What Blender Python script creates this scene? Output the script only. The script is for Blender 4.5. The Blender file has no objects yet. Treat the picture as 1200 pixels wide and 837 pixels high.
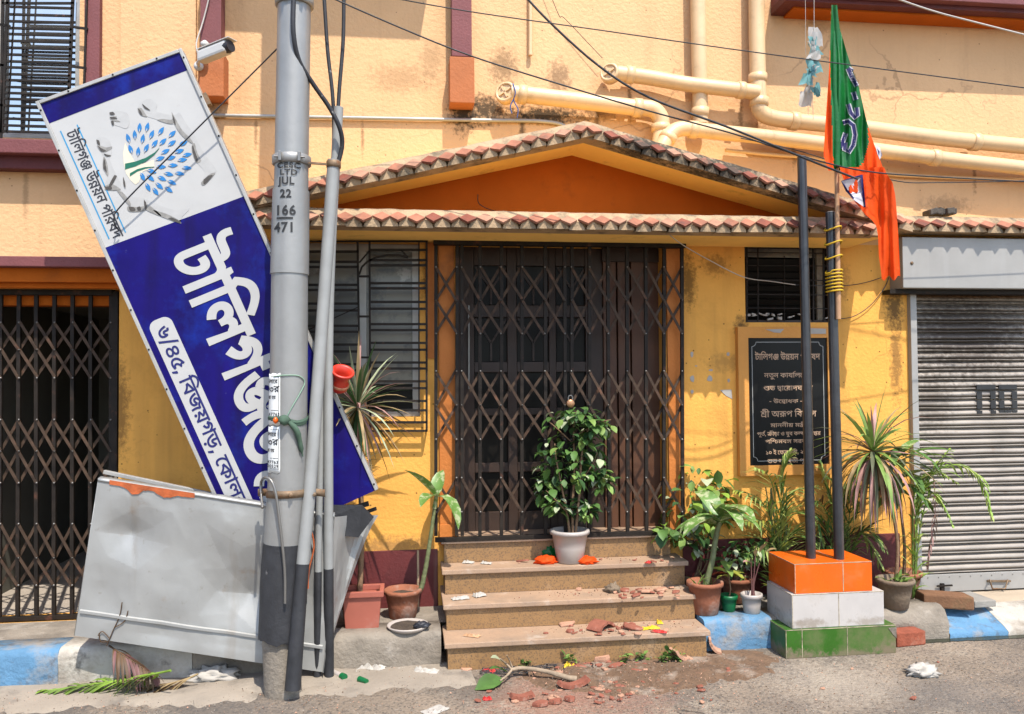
import bpy, bmesh, math, random
from mathutils import Vector, Matrix, noise
from mathutils.geometry import tessellate_polygon, delaunay_2d_cdt

random.seed(7)
R = random.Random(11)
rad = math.radians
scene = bpy.context.scene
COL = scene.collection

# ------------------------------------------------------------------ camera, sky, sun, exposure
CAM = Vector((0.0, -5.5, 1.7))
FPX = 950.0                      # focal length in pixels of the 1200 px wide photograph
YAW, PITCH, ROLL = rad(7.3), rad(1.6), rad(-0.45)
CROT = Matrix.Rotation(-YAW, 3, 'Z') @ Matrix.Rotation(rad(90) + PITCH, 3, 'X') @ Matrix.Rotation(ROLL, 3, 'Z')
cd = bpy.data.cameras.new('camera')
cd.sensor_width = 36.0
cd.lens = FPX / 1200.0 * 36.0
cd.clip_start, cd.clip_end = 0.05, 2000.0
cam = bpy.data.objects.new('camera', cd)
cam.matrix_world = Matrix.Translation(CAM) @ CROT.to_4x4()
COL.objects.link(cam)
scene.camera = cam

SUN_EL, SUN_AZ = rad(60.0), rad(17.0)          # azimuth to the right of straight behind the camera
SDIR = Vector((math.sin(SUN_AZ) * math.cos(SUN_EL), -math.cos(SUN_AZ) * math.cos(SUN_EL), math.sin(SUN_EL)))
world = bpy.data.worlds.new('World')
scene.world = world
world.use_nodes = True
wt = world.node_tree
sky = wt.nodes.new('ShaderNodeTexSky')
sky.sky_type = 'NISHITA'
sky.sun_disc = False
sky.sun_elevation = SUN_EL
sky.sun_rotation = math.atan2(SDIR.x, SDIR.y)
bgn = wt.nodes['Background']
bgn.inputs['Strength'].default_value = 0.15
wt.links.new(sky.outputs[0], bgn.inputs['Color'])
sl = bpy.data.lights.new('sun', 'SUN')
sl.energy = 2.65
sl.angle = rad(0.5)
sl.color = (1.0, 0.95, 0.87)
so = bpy.data.objects.new('sun', sl)
so.rotation_euler = SDIR.to_track_quat('Z', 'Y').to_euler()
so.location = (2, -6, 8)
COL.objects.link(so)
vs = scene.view_settings
vs.view_transform = 'Standard'
vs.look = 'None'
vs.exposure = 1.48
vs.gamma = 1.0
vs.use_curve_mapping = False
scene.cycles.max_bounces = 6
scene.cycles.use_denoising = True


def ray(u, v):
    return CROT @ Vector((u - 600.0, 418.5 - v, -FPX))


def W(u, v, y=0.0):
    """the point of the vertical plane Y = y that shows at photograph pixel (u, v)"""
    d = ray(u, v)
    return CAM + d * ((y - CAM.y) / d.y)


def G(u, v, z=0.0):
    """the point of the level plane Z = z that shows at photograph pixel (u, v)"""
    d = ray(u, v)
    return CAM + d * ((z - CAM.z) / d.z)


# ------------------------------------------------------------------ materials
def lin(h, k=.58):
    """sRGB 0-255 triple as sunlit paint shows it, to a linear base colour"""
    return tuple(k * ((c / 255) / 12.92 if c / 255 <= .04045 else ((c / 255 + .055) / 1.055) ** 2.4) for c in h)


def mat(name, col, rough=.7, metal=0.0, var=.15, vscale=4.0, bump=0.0, bscale=60.0, bdist=.01,
        stain=None, streak=None, speck=None, spec=.35, rvar=0.0, trans=0.0, coat=0.0, blots=(), dots=None, crack=None):
    m = bpy.data.materials.new(name)
    m.use_nodes = True
    nt = m.node_tree
    N, L = nt.nodes, nt.links
    b = N['Principled BSDF']
    tc = N.new('ShaderNodeTexCoord')

    def nz(scale, detail=5.0, mp=None, rgh=.55):
        n = N.new('ShaderNodeTexNoise')
        n.inputs['Scale'].default_value = scale
        n.inputs['Detail'].default_value = detail
        n.inputs['Roughness'].default_value = rgh
        if mp:
            k = N.new('ShaderNodeMapping')
            k.inputs['Scale'].default_value = mp
            L.new(tc.outputs['Object'], k.inputs['Vector'])
            L.new(k.outputs[0], n.inputs['Vector'])
        else:
            L.new(tc.outputs['Object'], n.inputs['Vector'])
        return n.outputs[0]

    def ramp(src, a, c):
        r = N.new('ShaderNodeMapRange')
        r.inputs['From Min'].default_value = a
        r.inputs['From Max'].default_value = c
        r.clamp = True
        L.new(src, r.inputs['Value'])
        return r.outputs[0]

    def mix(f, a, c, amt=1.0):
        x = N.new('ShaderNodeMix')
        x.data_type = 'RGBA'
        if amt != 1.0:
            q = N.new('ShaderNodeMath')
            q.operation = 'MULTIPLY'
            q.inputs[1].default_value = amt
            L.new(f, q.inputs[0])
            f = q.outputs[0]
        L.new(f, x.inputs[0])
        for s, sock in ((a, x.inputs[6]), (c, x.inputs[7])):
            if isinstance(s, tuple):
                sock.default_value = (*s[:3], 1)
            else:
                L.new(s, sock)
        return x.outputs[2]

    lo = tuple(max(0, c * (1 - var)) for c in col)
    hi = tuple(min(1, c * (1 + var)) for c in col)
    c = mix(ramp(nz(vscale), .3, .7), lo, hi)
    if stain:
        for (sc, ss, a, e, amt) in stain:
            c = mix(ramp(nz(ss, 8.0, rgh=.65), a, e), c, sc, amt)
    if streak:
        sc, ss, a, e, amt = streak
        c = mix(ramp(nz(ss, 6.0, (1, 1, .07)), a, e), c, sc, amt)
    if speck:
        sc, ss, a, e, amt = speck
        v = N.new('ShaderNodeTexVoronoi')
        v.inputs['Scale'].default_value = ss
        L.new(tc.outputs['Object'], v.inputs['Vector'])
        c = mix(ramp(v.outputs['Color'], a, e), c, sc, amt)
    if dots:
        # pocks and nail holes: small dark spots at scattered places
        sc, ss, rad_, dens, amt = dots
        v = N.new('ShaderNodeTexVoronoi')
        v.inputs['Scale'].default_value = ss
        L.new(tc.outputs['Object'], v.inputs['Vector'])
        w1 = ramp(v.outputs['Distance'], rad_, rad_ * .55)
        sp = N.new('ShaderNodeSeparateColor')
        L.new(v.outputs['Color'], sp.inputs[0])
        w2 = ramp(sp.outputs[0], 1 - dens, 1 - dens + .02)
        q = N.new('ShaderNodeMath')
        q.operation = 'MULTIPLY'
        L.new(w1, q.inputs[0])
        L.new(w2, q.inputs[1])
        c = mix(q.outputs[0], c, sc, amt)
    if crack:
        sc, ss, wd, amt = crack
        v = N.new('ShaderNodeTexVoronoi')
        v.feature = 'DISTANCE_TO_EDGE'
        v.inputs['Scale'].default_value = ss
        ad = N.new('ShaderNodeVectorMath')
        ad.operation = 'ADD'
        q = N.new('ShaderNodeTexNoise')
        q.inputs['Scale'].default_value = ss * 2.5
        q.inputs['Detail'].default_value = 6
        L.new(tc.outputs['Object'], q.inputs['Vector'])
        sc3 = N.new('ShaderNodeVectorMath')
        sc3.operation = 'SCALE'
        sc3.inputs['Scale'].default_value = .55 / ss
        L.new(q.outputs['Color'], sc3.inputs[0])
        L.new(tc.outputs['Object'], ad.inputs[0])
        L.new(sc3.outputs[0], ad.inputs[1])
        L.new(ad.outputs[0], v.inputs['Vector'])
        q2 = N.new('ShaderNodeMath')
        q2.operation = 'MULTIPLY'
        L.new(ramp(v.outputs['Distance'], wd, wd * .3), q2.inputs[0])
        L.new(ramp(nz(ss * .9, 2.0), .52, .62), q2.inputs[1])
        c = mix(q2.outputs[0], c, sc, amt)
    for (pos, sx, sz, sc, amt) in blots:
        # a placed stain or painted shade: an oval round pos, eaten into by noise
        k = N.new('ShaderNodeMapping')
        k.inputs['Location'].default_value = (-pos[0] / sx, -pos[1] / sx, -pos[2] / sz)
        k.inputs['Scale'].default_value = (1 / sx, 1 / sx, 1 / sz)
        L.new(tc.outputs['Object'], k.inputs['Vector'])
        d = N.new('ShaderNodeVectorMath')
        d.operation = 'LENGTH'
        L.new(k.outputs[0], d.inputs[0])
        a_ = N.new('ShaderNodeMath')
        a_.operation = 'MULTIPLY_ADD'
        L.new(nz(26.0, 9.0, None, .75), a_.inputs[0])
        a_.inputs[1].default_value = -2.4
        L.new(d.outputs['Value'], a_.inputs[2])
        c = mix(ramp(a_.outputs[0], -.42, -.95), c, sc, amt)
    L.new(c, b.inputs['Base Color'])
    b.inputs['Roughness'].default_value = rough
    if rvar:
        r = N.new('ShaderNodeMapRange')
        r.inputs['To Min'].default_value = max(.05, rough - rvar)
        r.inputs['To Max'].default_value = min(1, rough + rvar)
        L.new(nz(7.0), r.inputs['Value'])
        L.new(r.outputs[0], b.inputs['Roughness'])
    b.inputs['Metallic'].default_value = metal
    b.inputs['Specular IOR Level'].default_value = spec
    b.inputs['Coat Weight'].default_value = coat
    if bump:
        k = N.new('ShaderNodeBump')
        k.inputs['Strength'].default_value = bump
        k.inputs['Distance'].default_value = bdist
        L.new(nz(bscale, 6.0), k.inputs['Height'])
        L.new(k.outputs[0], b.inputs['Normal'])
    if trans:
        t = N.new('ShaderNodeBsdfTranslucent')
        L.new(c, t.inputs['Color'])
        x = N.new('ShaderNodeMixShader')
        x.inputs[0].default_value = trans
        L.new(b.outputs[0], x.inputs[1])
        L.new(t.outputs[0], x.inputs[2])
        L.new(x.outputs[0], N['Material Output'].inputs['Surface'])
    return m


SOOT = (.035, .028, .02)
M = {}
M['peach'] = mat('peach_stucco', (.58, .352, .180), .85, spec=.12, dots=((.16, .09, .05), 16, .10, .35, .8), var=.08, vscale=1.4, bump=.55, bscale=38, bdist=.012,
                 stain=[((.36, .21, .10), 2.2, .56, .80, .3), ((.07, .05, .035), 3.1, .68, .80, .4)],
                 crack=((.16, .09, .05), .8, .007, .4), streak=((.32, .19, .09), 5.0, .56, .80, .45),
                 blots=[(W(543, 132), .16, .22, SOOT, .95), (W(570, 128), .22, .16, SOOT, .9), (W(590, 78), .16, .22, (.10, .06, .03), .6), (W(640, 135), .45, .10, SOOT, .95),
                        (W(655, 92), .14, .20, (.12, .07, .04), .65), (W(470, 92), .34, .16, (.20, .12, .06), .38), (W(505, 70), .12, .22, (.20, .12, .06), .35), (W(612, 150), .035, .2, SOOT, .8), (W(700, 142), .03, .16, (.1, .06, .03), .8), (W(738, 118), .03, .22, (.14, .08, .04), .8), (W(868, 135), .03, .2, (.14, .08, .04), .7), (W(930, 178), .03, .18, (.14, .08, .04), .7), (W(1142, 205), .03, .2, (.14, .08, .04), .7), (W(1000, 196), .025, .16, (.14, .08, .04), .7), (W(425, 160), .02, .2, (.14, .08, .04), .6), (W(300, 155), .02, .2, (.14, .08, .04), .6), (W(190, 240), .03, .3, (.2, .12, .06), .5), (W(30, 225), .03, .3, (.2, .12, .06), .5), (W(700, 130), .25, .10, (.10, .06, .03), .7),
                        (W(245, 130), .12, .2, (.14, .08, .04), .6), (W(880, 150), .3, .08, (.16, .09, .04), .6), (W(1110, 240), .3, .10, (.14, .09, .05), .5), (W(960, 30), .2, .1, (.2, .12, .06), .4)])
M['yellow'] = mat('ochre_stucco', (.66, .325, .070), .85, spec=.12, dots=((.07, .035, .012), 17, .12, .45, .85), var=.10, vscale=1.6, bump=.5, bscale=42, bdist=.010,
                  stain=[((.25, .12, .03), 2.6, .56, .8, .4), ((.06, .04, .025), 24, .70, .78, .75)],
                  crack=((.16, .08, .03), 1.0, .007, .35), streak=((.24, .13, .04), 6.0, .52, .78, .5),
                  blots=[(W(506, 330), .10, .35, (.13, .05, .012), .8), (W(806, 330), .10, .30, (.07, .035, .012), .75), (W(838, 310), .16, .12, (.12, .06, .02), .6), (W(868, 382), .08, .10, SOOT, .8), (W(1048, 360), .12, .22, SOOT, .8),
                         (W(1050, 420), .08, .5, (.12, .06, .025), .7), (W(140, 480), .10, .5, (.10, .05, .02), .7), (W(850, 425), .22, .10, (.22, .12, .04), .5), (W(460, 640), .5, .10, (.20, .11, .05), .6), (W(760, 640), .8, .12, (.20, .10, .04), .5), (W(985, 330), .12, .2, (.16, .08, .03), .5)])
M['orange'] = mat('orange_paint', lin((222, 132, 56)), .7, var=.12, vscale=3, bump=.35, bscale=45,
                  stain=[((.09, .04, .02), 5.0, .58, .75, .55), ((.03, .02, .015), 18, .68, .76, .7)])
M['dkorange'] = mat('burnt_orange_paint', (.37, .085, .008), .8, spec=.1, var=.14, vscale=2.2, bump=.3, bscale=45,
                    stain=[((.07, .03, .015), 4.0, .58, .78, .5)])
M['finfoot'] = mat('clay_orange_paint', lin((204, 122, 72)), .8, var=.12, vscale=3, bump=.4, bscale=45, stain=[((.10, .05, .03), 6, .58, .75, .5)])
M['frameorange'] = mat('light_orange_paint', lin((240, 166, 78)), .7, var=.1, vscale=3, bump=.3, bscale=45, stain=[((.12, .06, .03), 7, .60, .75, .5)])
M['soffit'] = mat('soffit_paint', (.93, .58, .17), .8, spec=.15, var=.10, vscale=2.5, bump=.3, bscale=40,
                  stain=[((.12, .06, .02), 5.0, .58, .78, .5)])
M['maroon'] = mat('maroon_paint', lin((112, 46, 44)), .6, var=.2, vscale=4, bump=.3, bscale=50,
                  stain=[((.35, .27, .2), 9.0, .66, .78, .45), ((.03, .015, .015), 5, .55, .75, .4)],
                  streak=((.33, .24, .18), 9, .66, .84, .35))
M['mauve'] = mat('mauve_paint', lin((138, 78, 78)), .7, var=.14, vscale=4, bump=.3, bscale=60)
M['tile'] = mat('terracotta_tile', lin((182, 118, 90)), .75, var=.28, vscale=9, bump=.3, bscale=80,
                stain=[((.05, .045, .035), 6.0, .54, .72, .7)],
                blots=[(W(760, 172, -.55), .35, .16, SOOT, .9), (W(850, 198, -.55), .45, .18, SOOT, .9), (W(940, 225, -.55), .4, .2, SOOT, .8), (W(990, 264, -.55), .35, .06, (.05, .03, .02), .8)])
M['tileb'] = mat('faded_terracotta_tile', lin((192, 142, 114)), .8, var=.25, vscale=12, bump=.3, bscale=80, stain=[((.06, .05, .04), 7, .56, .72, .7)])
M['tilec'] = mat('dark_terracotta_tile', lin((150, 82, 62)), .8, var=.25, vscale=12, bump=.3, bscale=80, stain=[((.04, .035, .03), 7, .5, .7, .8)])
M['mortar'] = mat('lime_mortar', lin((200, 170, 134)), .9, var=.18, vscale=7, bump=.6, bscale=60,
                  stain=[((.04, .04, .03), 8.0, .50, .68, .8)],
                  blots=[(W(760, 172, -.55), .40, .18, SOOT, .95), (W(850, 198, -.55), .5, .2, SOOT, .95), (W(940, 225, -.55), .45, .2, SOOT, .9)])
M['pvc'] = mat('cream_pipe_paint', lin((250, 210, 158)), .42, var=.06, vscale=5, spec=.5,
               stain=[((.26, .16, .08), 6, .54, .76, .5), ((.10, .07, .045), 15, .64, .76, .5)], bump=.12, bscale=18)
M['iron'] = mat('black_painted_iron', (.013, .009, .006), .65, var=.4, vscale=14, spec=.22,
                stain=[((.14, .055, .03), 11, .60, .72, .55)], bump=.15, bscale=90)
M['ironrust'] = mat('rust_worn_iron', (.046, .027, .016), .7, var=.5, vscale=16, spec=.25, stain=[((.16, .07, .04), 9, .56, .70, .6)])
M['wood'] = mat('brown_door_wood', (.026, .012, .006), .55, var=.25, vscale=6, spec=.4, streak=((.03, .015, .008), 30, .45, .7, .7))
M['plank'] = mat('plank_wood', lin((104, 64, 38), .6), .55, var=.22, vscale=5, spec=.4, streak=((.06, .03, .014), 26, .45, .72, .6))
M['glassdark'] = mat('dark_window_glass', (.006, .005, .004), .35, var=.2, spec=.12)
M['glasssky'] = mat('reflective_window_glass', (.52, .50, .46), .04, metal=.9, var=.06, spec=1.0)
M['glassreflect'] = mat('painted_reflection_glass', lin((122, 116, 102), .62), .3, var=.22, vscale=2.0, spec=.5, stain=[((.045, .045, .042), 2.2, .50, .56, .8), ((.40, .38, .34), 3.5, .60, .66, .5)])  # dark and pale patches painted in for the street's reflection
M['alu'] = mat('aluminium_frame', lin((196, 192, 184)), .45, metal=.3, var=.12, vscale=8, bump=.05)
M['granite'] = mat('speckled_granite', lin((170, 130, 84)), .5, var=.10, vscale=3, spec=.4, bump=.08, bscale=120,
                   speck=((.10, .06, .035), 150, .56, .84, .8), stain=[((.42, .34, .26), 3.0, .55, .78, .4), ((.12, .09, .06), 5.0, .62, .8, .5)])
M['tread'] = mat('worn_granite_tread', lin((196, 162, 132)), .55, var=.12, vscale=3, spec=.35, bump=.1, bscale=90,
                 speck=((.2, .13, .09), 170, .66, .9, .5), stain=[((.20, .15, .11), 4.0, .46, .70, .8), ((.45, .40, .34), 6.0, .58, .72, .5)])
M['asphalt'] = None
M['concrete'] = mat('rough_concrete', lin((158, 146, 130)), .9, var=.2, vscale=5, bump=.7, bscale=45, bdist=.012,
                    stain=[((.08, .065, .05), 4, .48, .68, .7), ((.34, .30, .25), 7, .56, .7, .5)])
M['kerbblue'] = mat('faded_blue_kerb_paint', lin((104, 150, 184)), .85, var=.2, vscale=6, bump=.6, bscale=40, bdist=.012,
                    stain=[((.26, .22, .17), 4, .48, .66, .85), ((.07, .055, .045), 9, .56, .70, .8)])
M['kerbwhite'] = mat('worn_white_kerb_paint', lin((206, 198, 184)), .85, var=.12, vscale=6, bump=.6, bscale=40, bdist=.012,
                     stain=[((.16, .125, .09), 4, .46, .66, .85), ((.06, .05, .04), 9, .58, .7, .7)])
M['dirt'] = mat('brown_dirt', lin((128, 100, 76)), .95, var=.25, vscale=6, bump=.9, bscale=40, bdist=.012,
                stain=[((.34, .28, .22), 5, .52, .68, .65), ((.07, .05, .035), 6, .54, .68, .75), ((.22, .10, .06), 14, .60, .72, .6)], speck=((.05, .035, .025), 60, .7, .9, .5))
M['pole'] = mat('aluminium_painted_steel', lin((170, 168, 163)), .45, metal=.35, var=.10, vscale=5, spec=.5, bump=.12, bscale=45,
                stain=[((.22, .2, .18), 6, .6, .78, .45)])
M['conduit'] = mat('grey_conduit', lin((166, 166, 162)), .5, var=.10, vscale=8, spec=.4, stain=[((.2, .17, .14), 7, .6, .75, .4)])
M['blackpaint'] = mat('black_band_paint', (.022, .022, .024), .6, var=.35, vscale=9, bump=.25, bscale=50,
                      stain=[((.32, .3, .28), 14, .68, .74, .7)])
M['galv'] = mat('galvanised_sheet', lin((186, 185, 180)), .48, metal=.35, var=.12, vscale=3, spec=.5, rvar=.12, bump=.12, bscale=22, bdist=.008,
                stain=[((.20, .11, .05), 4.2, .60, .74, .6), ((.16, .13, .10), 16, .64, .74, .5)],
                streak=((.19, .15, .11), 8, .60, .80, .5))
M['rust'] = mat('orange_rust', lin((192, 98, 52)), .85, var=.3, vscale=18, bump=.3, bscale=60)
M['ruststeel'] = mat('rusty_steel', lin((140, 116, 90)), .6, metal=.3, var=.3, vscale=20, bump=.2, stain=[((.2, .07, .02), 18, .52, .66, .7)])
M['signblue'] = mat('blue_sign_vinyl', (.0055, .0022, .085), .45, var=.35, vscale=2.2, spec=.12, rvar=.1, bump=.2, bscale=5, bdist=.02, stain=[((.005, .022, .22), 3.2, .50, .70, .8), ((.16, .15, .26), 22, .68, .76, .4)], streak=((.006, .002, .03), 10, .50, .74, .7))
M['signblue2'] = mat('bright_blue_sign_vinyl', lin((38, 40, 168)), .35, var=.14, vscale=3, spec=.5)
M['signwhite'] = mat('white_sign_vinyl', lin((208, 206, 202)), .42, var=.04, vscale=4, spec=.25,
                     bump=.15, bscale=5, bdist=.02, stain=[((.36, .34, .31), 2.4, .52, .76, .5), ((.26, .23, .2), 14, .64, .76, .4)])
M['signink'] = mat('black_print', (.02, .02, .025), .5)
M['signnavy'] = mat('navy_print', lin((34, 38, 110)), .45)
M['cyan'] = mat('cyan_print', lin((58, 158, 206)), .45)
M['leafblue'] = mat('blue_leaf_print', lin((42, 132, 200)), .45)
M['treegreen'] = mat('green_print', lin((22, 112, 86)), .45)
M['cream'] = mat('cream_print', lin((240, 230, 204)), .5)
M['grey1'] = mat('light_grey_print', lin((200, 198, 194)), .5, var=.06, vscale=25)
M['grey2'] = mat('mid_grey_print', lin((158, 154, 147)), .5, var=.25, vscale=30)
M['grey3'] = mat('dark_grey_print', lin((84, 78, 71)), .5, var=.3, vscale=30)
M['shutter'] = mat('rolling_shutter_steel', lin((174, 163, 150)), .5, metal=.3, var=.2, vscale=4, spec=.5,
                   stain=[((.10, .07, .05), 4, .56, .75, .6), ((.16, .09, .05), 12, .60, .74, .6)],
                   blots=[(W(1130, 390, .06) - W(1150, 694, .06), .9, .55, (.055, .04, .03), .9), (W(1090, 470, .06) - W(1150, 694, .06), .3, .4, (.06, .045, .03), .6)])  # dark blots paint in the upper slats' shade along with dirt
M['sheet'] = mat('grey_painted_sheet', lin((182, 178, 171)), .55, metal=.15, var=.10, vscale=3, streak=((.33, .32, .30), 9, .54, .8, .4),
                 stain=[((.3, .29, .27), 3, .56, .8, .4)])
M['stencil'] = mat('black_stencil_paint', (.02, .02, .02), .6)
M['plaque'] = mat('polished_black_granite', (.008, .008, .008), .3, var=.2, spec=.12)
M['engrave'] = mat('pale_engraving', lin((214, 176, 142)), .7)
M['engrim'] = mat('grey_engraving', lin((176, 176, 170)), .6)
M['tilered'] = mat('orange_glazed_tile', (.56, .090, .006), .3, rvar=.15, var=.10, vscale=5, spec=.3, stain=[((.40, .17, .07), 7, .54, .74, .4), ((.12, .06, .03), 16, .62, .74, .5)])
MUD = (.16, .12, .08)
M['tilewhite'] = mat('white_glazed_tile', blots=[((-.2, -.2, .2), .2, .05, MUD, .6), ((.2, -.2, .2), .2, .04, MUD, .5), ((-.27, 0, .22), .2, .06, MUD, .5)], col=lin((214, 206, 198)), rough=.3, rvar=.15, var=.08, vscale=5, spec=.45, stain=[((.30, .26, .21), 5, .52, .72, .6), ((.10, .08, .06), 18, .62, .74, .5)])
M['tilegreen'] = mat('green_glazed_tile', blots=[((-.3, -.2, .0), .3, .08, MUD, .85), ((.1, -.2, .0), .35, .06, MUD, .8), ((.33, -.2, .0), .2, .12, MUD, .8), ((-.33, 0, .02), .3, .08, MUD, .8)], col=lin((62, 112, 36)), rough=.35, rvar=.15, var=.16, vscale=5, spec=.25, stain=[((.15, .125, .07), 4, .46, .70, .75), ((.05, .04, .03), 15, .60, .73, .6)])
M['grout'] = mat('pale_grout', lin((196, 180, 150)), .9, var=.3, vscale=20, stain=[((.08, .06, .045), 12, .5, .66, .8)])
M['polepaint'] = mat('black_pole_paint', (.02, .02, .022), .35, var=.3, vscale=16, spec=.5, streak=((.10, .07, .06), 22, .56, .75, .6), bump=.1)
M['bamboo'] = mat('bamboo_stick', lin((206, 158, 116)), .6, var=.15, vscale=14)
M['rope'] = mat('yellow_rope', lin((238, 190, 40)), .6, var=.1)
M['saffron'] = mat('saffron_cloth', lin((250, 92, 30), .8), .6, var=.16, vscale=5, spec=.15, trans=.42, bump=.35, bscale=26, bdist=.01)
M['flaggreen'] = mat('green_satin_cloth', lin((18, 122, 50)), .42, var=.22, vscale=6, spec=.4, trans=.25, bump=.4, bscale=22, bdist=.01)
M['flagwhite'] = mat('white_print_cloth', lin((226, 222, 226)), .5, trans=.15)
M['flagnavy'] = mat('navy_print_cloth', lin((46, 40, 104)), .5, trans=.1)
M['clay'] = mat('terracotta_pot', lin((168, 104, 74)), .85, var=.2, vscale=9, bump=.4, bscale=50, stain=[((.32, .28, .23), 6, .5, .7, .65), ((.05, .05, .03), 8, .6, .75, .6)])
M['clayred'] = mat('red_clay_shard', lin((164, 98, 76)), .85, var=.22, vscale=20, bump=.3, bscale=70, stain=[((.4, .3, .23), 14, .55, .7, .55)])
M['claypink'] = mat('pale_clay_shard', lin((206, 156, 126)), .85, var=.18, vscale=20, bump=.3, bscale=70)
M['greypot'] = mat('grey_cement_pot', lin((142, 122, 100)), .9, var=.2, vscale=8, bump=.5, bscale=50, stain=[((.07, .06, .04), 7, .52, .7, .6)])
M['whitepot'] = mat('white_plastic_pot', lin((206, 194, 184)), .4, var=.05, vscale=6, spec=.45, stain=[((.30, .25, .19), 6, .50, .72, .6)])
M['greenpot'] = mat('green_plastic_pot', lin((18, 112, 62)), .4, var=.1, spec=.45)
M['planter'] = mat('terracotta_plastic', lin((190, 108, 88)), .55, var=.08, vscale=6, stain=[((.3, .22, .18), 6, .56, .75, .4)])
M['soil'] = mat('dark_soil', (.05, .036, .025), .95, var=.3, vscale=30, bump=.9, bscale=70, bdist=.01)
M['redglaze'] = mat('red_painted_clay', lin((226, 62, 40)), .4, var=.12, vscale=9, spec=.5, stain=[((.5, .25, .12), 14, .6, .75, .4)])
M['pinkband'] = mat('gold_painted_band', lin((226, 150, 110)), .5, var=.3, vscale=40)
M['cable'] = mat('black_cable', (.02, .02, .022), .55, var=.3, vscale=12, stain=[((.35, .33, .3), 30, .62, .7, .5)])
M['cablew'] = mat('pale_wire', lin((214, 206, 196)), .6)
M['white'] = mat('white_plastic', lin((226, 224, 218)), .4, var=.05)
M['paper'] = mat('white_paper', lin((198, 190, 178)), .85, var=.08, vscale=20, stain=[((.45, .4, .34), 12, .58, .75, .4)])
M['flyer'] = mat('flyer_paper', lin((232, 232, 226), .8), .85, var=.07, vscale=20, stain=[((.42, .4, .38), 18, .56, .7, .5)])
M['plasticblue'] = mat('pale_blue_plastic_strip', lin((140, 204, 210)), .45, var=.15, vscale=30, trans=.35)
M['plasticwhite'] = mat('white_plastic_strip', lin((226, 224, 220)), .45, trans=.35)
M['brass'] = mat('worn_brass', lin((200, 150, 110)), .4, metal=.6, var=.15)
M['steel'] = mat('dull_steel', lin((150, 146, 140)), .4, metal=.6, var=.15)
M['greencloth'] = mat('dark_green_cloth', lin((84, 108, 88)), .85, var=.2, vscale=20)
M['yellowbit'] = mat('yellow_scrap', lin((240, 196, 30)), .6)
M['redbit'] = mat('red_scrap', lin((206, 48, 40)), .6)
M['brick'] = mat('red_brick', lin((166, 88, 62)), .9, var=.2, vscale=14, bump=.5, bscale=60, stain=[((.3, .2, .14), 8, .55, .72, .5)])
M['slab'] = mat('grey_stone_slab', lin((158, 152, 142)), .8, var=.15, vscale=8, bump=.4, bscale=50)
M['brownslab'] = mat('brown_stone_block', lin((136, 96, 66)), .85, var=.2, vscale=8, bump=.5, bscale=50, stain=[((.06, .07, .03), 7, .56, .72, .5)])
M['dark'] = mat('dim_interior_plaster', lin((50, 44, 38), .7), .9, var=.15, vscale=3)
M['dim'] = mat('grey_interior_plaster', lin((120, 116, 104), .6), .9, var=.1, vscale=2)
M['porchfloor'] = mat('porch_floor', lin((190, 176, 160)), .8, var=.12, vscale=4)
M['palestem'] = mat('pale_cut_stem', lin((172, 150, 124)), .8, var=.25, vscale=26, bump=.3, bscale=60, stain=[((.12, .09, .06), 12, .55, .7, .5)])
M['bark'] = mat('brown_stem', lin((150, 118, 88)), .85, var=.25, vscale=30, bump=.4, bscale=80)
M['greenstem'] = mat('green_ringed_stem', lin((120, 126, 84)), .7, var=.3, vscale=28, bump=.4, bscale=60)
LEAF = {}
for nm, c in (('dark', (66, 100, 54)), ('mid', (98, 136, 66)), ('light', (142, 172, 86)), ('yellow', (176, 178, 74)), ('lime', (156, 190, 74)),
              ('pale', (196, 204, 164)), ('grey', (118, 122, 92)), ('straw', (186, 160, 116)), ('brown', (112, 84, 58)), ('pink', (206, 158, 148)),
              ('purple', (140, 96, 92)), ('red', (172, 74, 52)), ('frond', (128, 156, 74)), ('frondlight', (190, 204, 112))):
    LEAF[nm] = mat(nm + '_leaf', lin(c), .55, var=.32, vscale=9, spec=.3, trans=.22, bump=.12, bscale=40)
LEAF['variegated'] = mat('variegated_leaf', lin((120, 160, 76)), .42, var=.15, vscale=14, spec=.45, trans=.22,
                         stain=[(lin((214, 218, 170)), 26, .50, .58, .8)])


def asphalt():
    m = mat('dusty_asphalt', lin((158, 140, 120)), .92, var=.22, vscale=1.6, bump=1.0, bscale=46, bdist=.016,
            stain=[(lin((124, 112, 100)), 1.1, .44, .60, .8), (lin((192, 176, 154)), 2.1, .54, .66, .7), ((.045, .04, .035), 4, .60, .74, .7), ((.30, .25, .2), 22, .60, .70, .6)],
            speck=((.05, .045, .04), 90, .60, .86, .7), dots=((.34, .30, .26), 46, .22, .3, .8), crack=((.03, .026, .022), .9, .012, .85),
            blots=[(G(640, 818), .55, .3, (.26, .12, .075), .6), (G(720, 815), .5, .3, (.22, .11, .075), .55), (G(560, 805), .3, .2, (.09, .075, .06), .6), (G(250, 830), .7, .2, (.07, .062, .055), .6), (G(60, 826), .5, .16, (.06, .055, .05), .7), (G(980, 800), .6, .25, (.30, .25, .19), .6), (G(1120, 815), .5, .2, (.10, .09, .08), .5)])
    return m


M['asphalt'] = asphalt()


# ------------------------------------------------------------------ mesh helpers
ROOT = {}


def tag(o, label, cat, group=None, kind=None):
    if label:
        o['label'] = label
    if cat:
        o['category'] = cat
    if group:
        o['group'] = group
    if kind:
        o['kind'] = kind
    return o


def thing(name, label, cat, loc, group=None):
    o = bpy.data.objects.new(name, None)
    o.empty_display_size = .1
    o.location = loc
    COL.objects.link(o)
    ROOT[o] = Vector(loc)
    return tag(o, label, cat, group)


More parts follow.
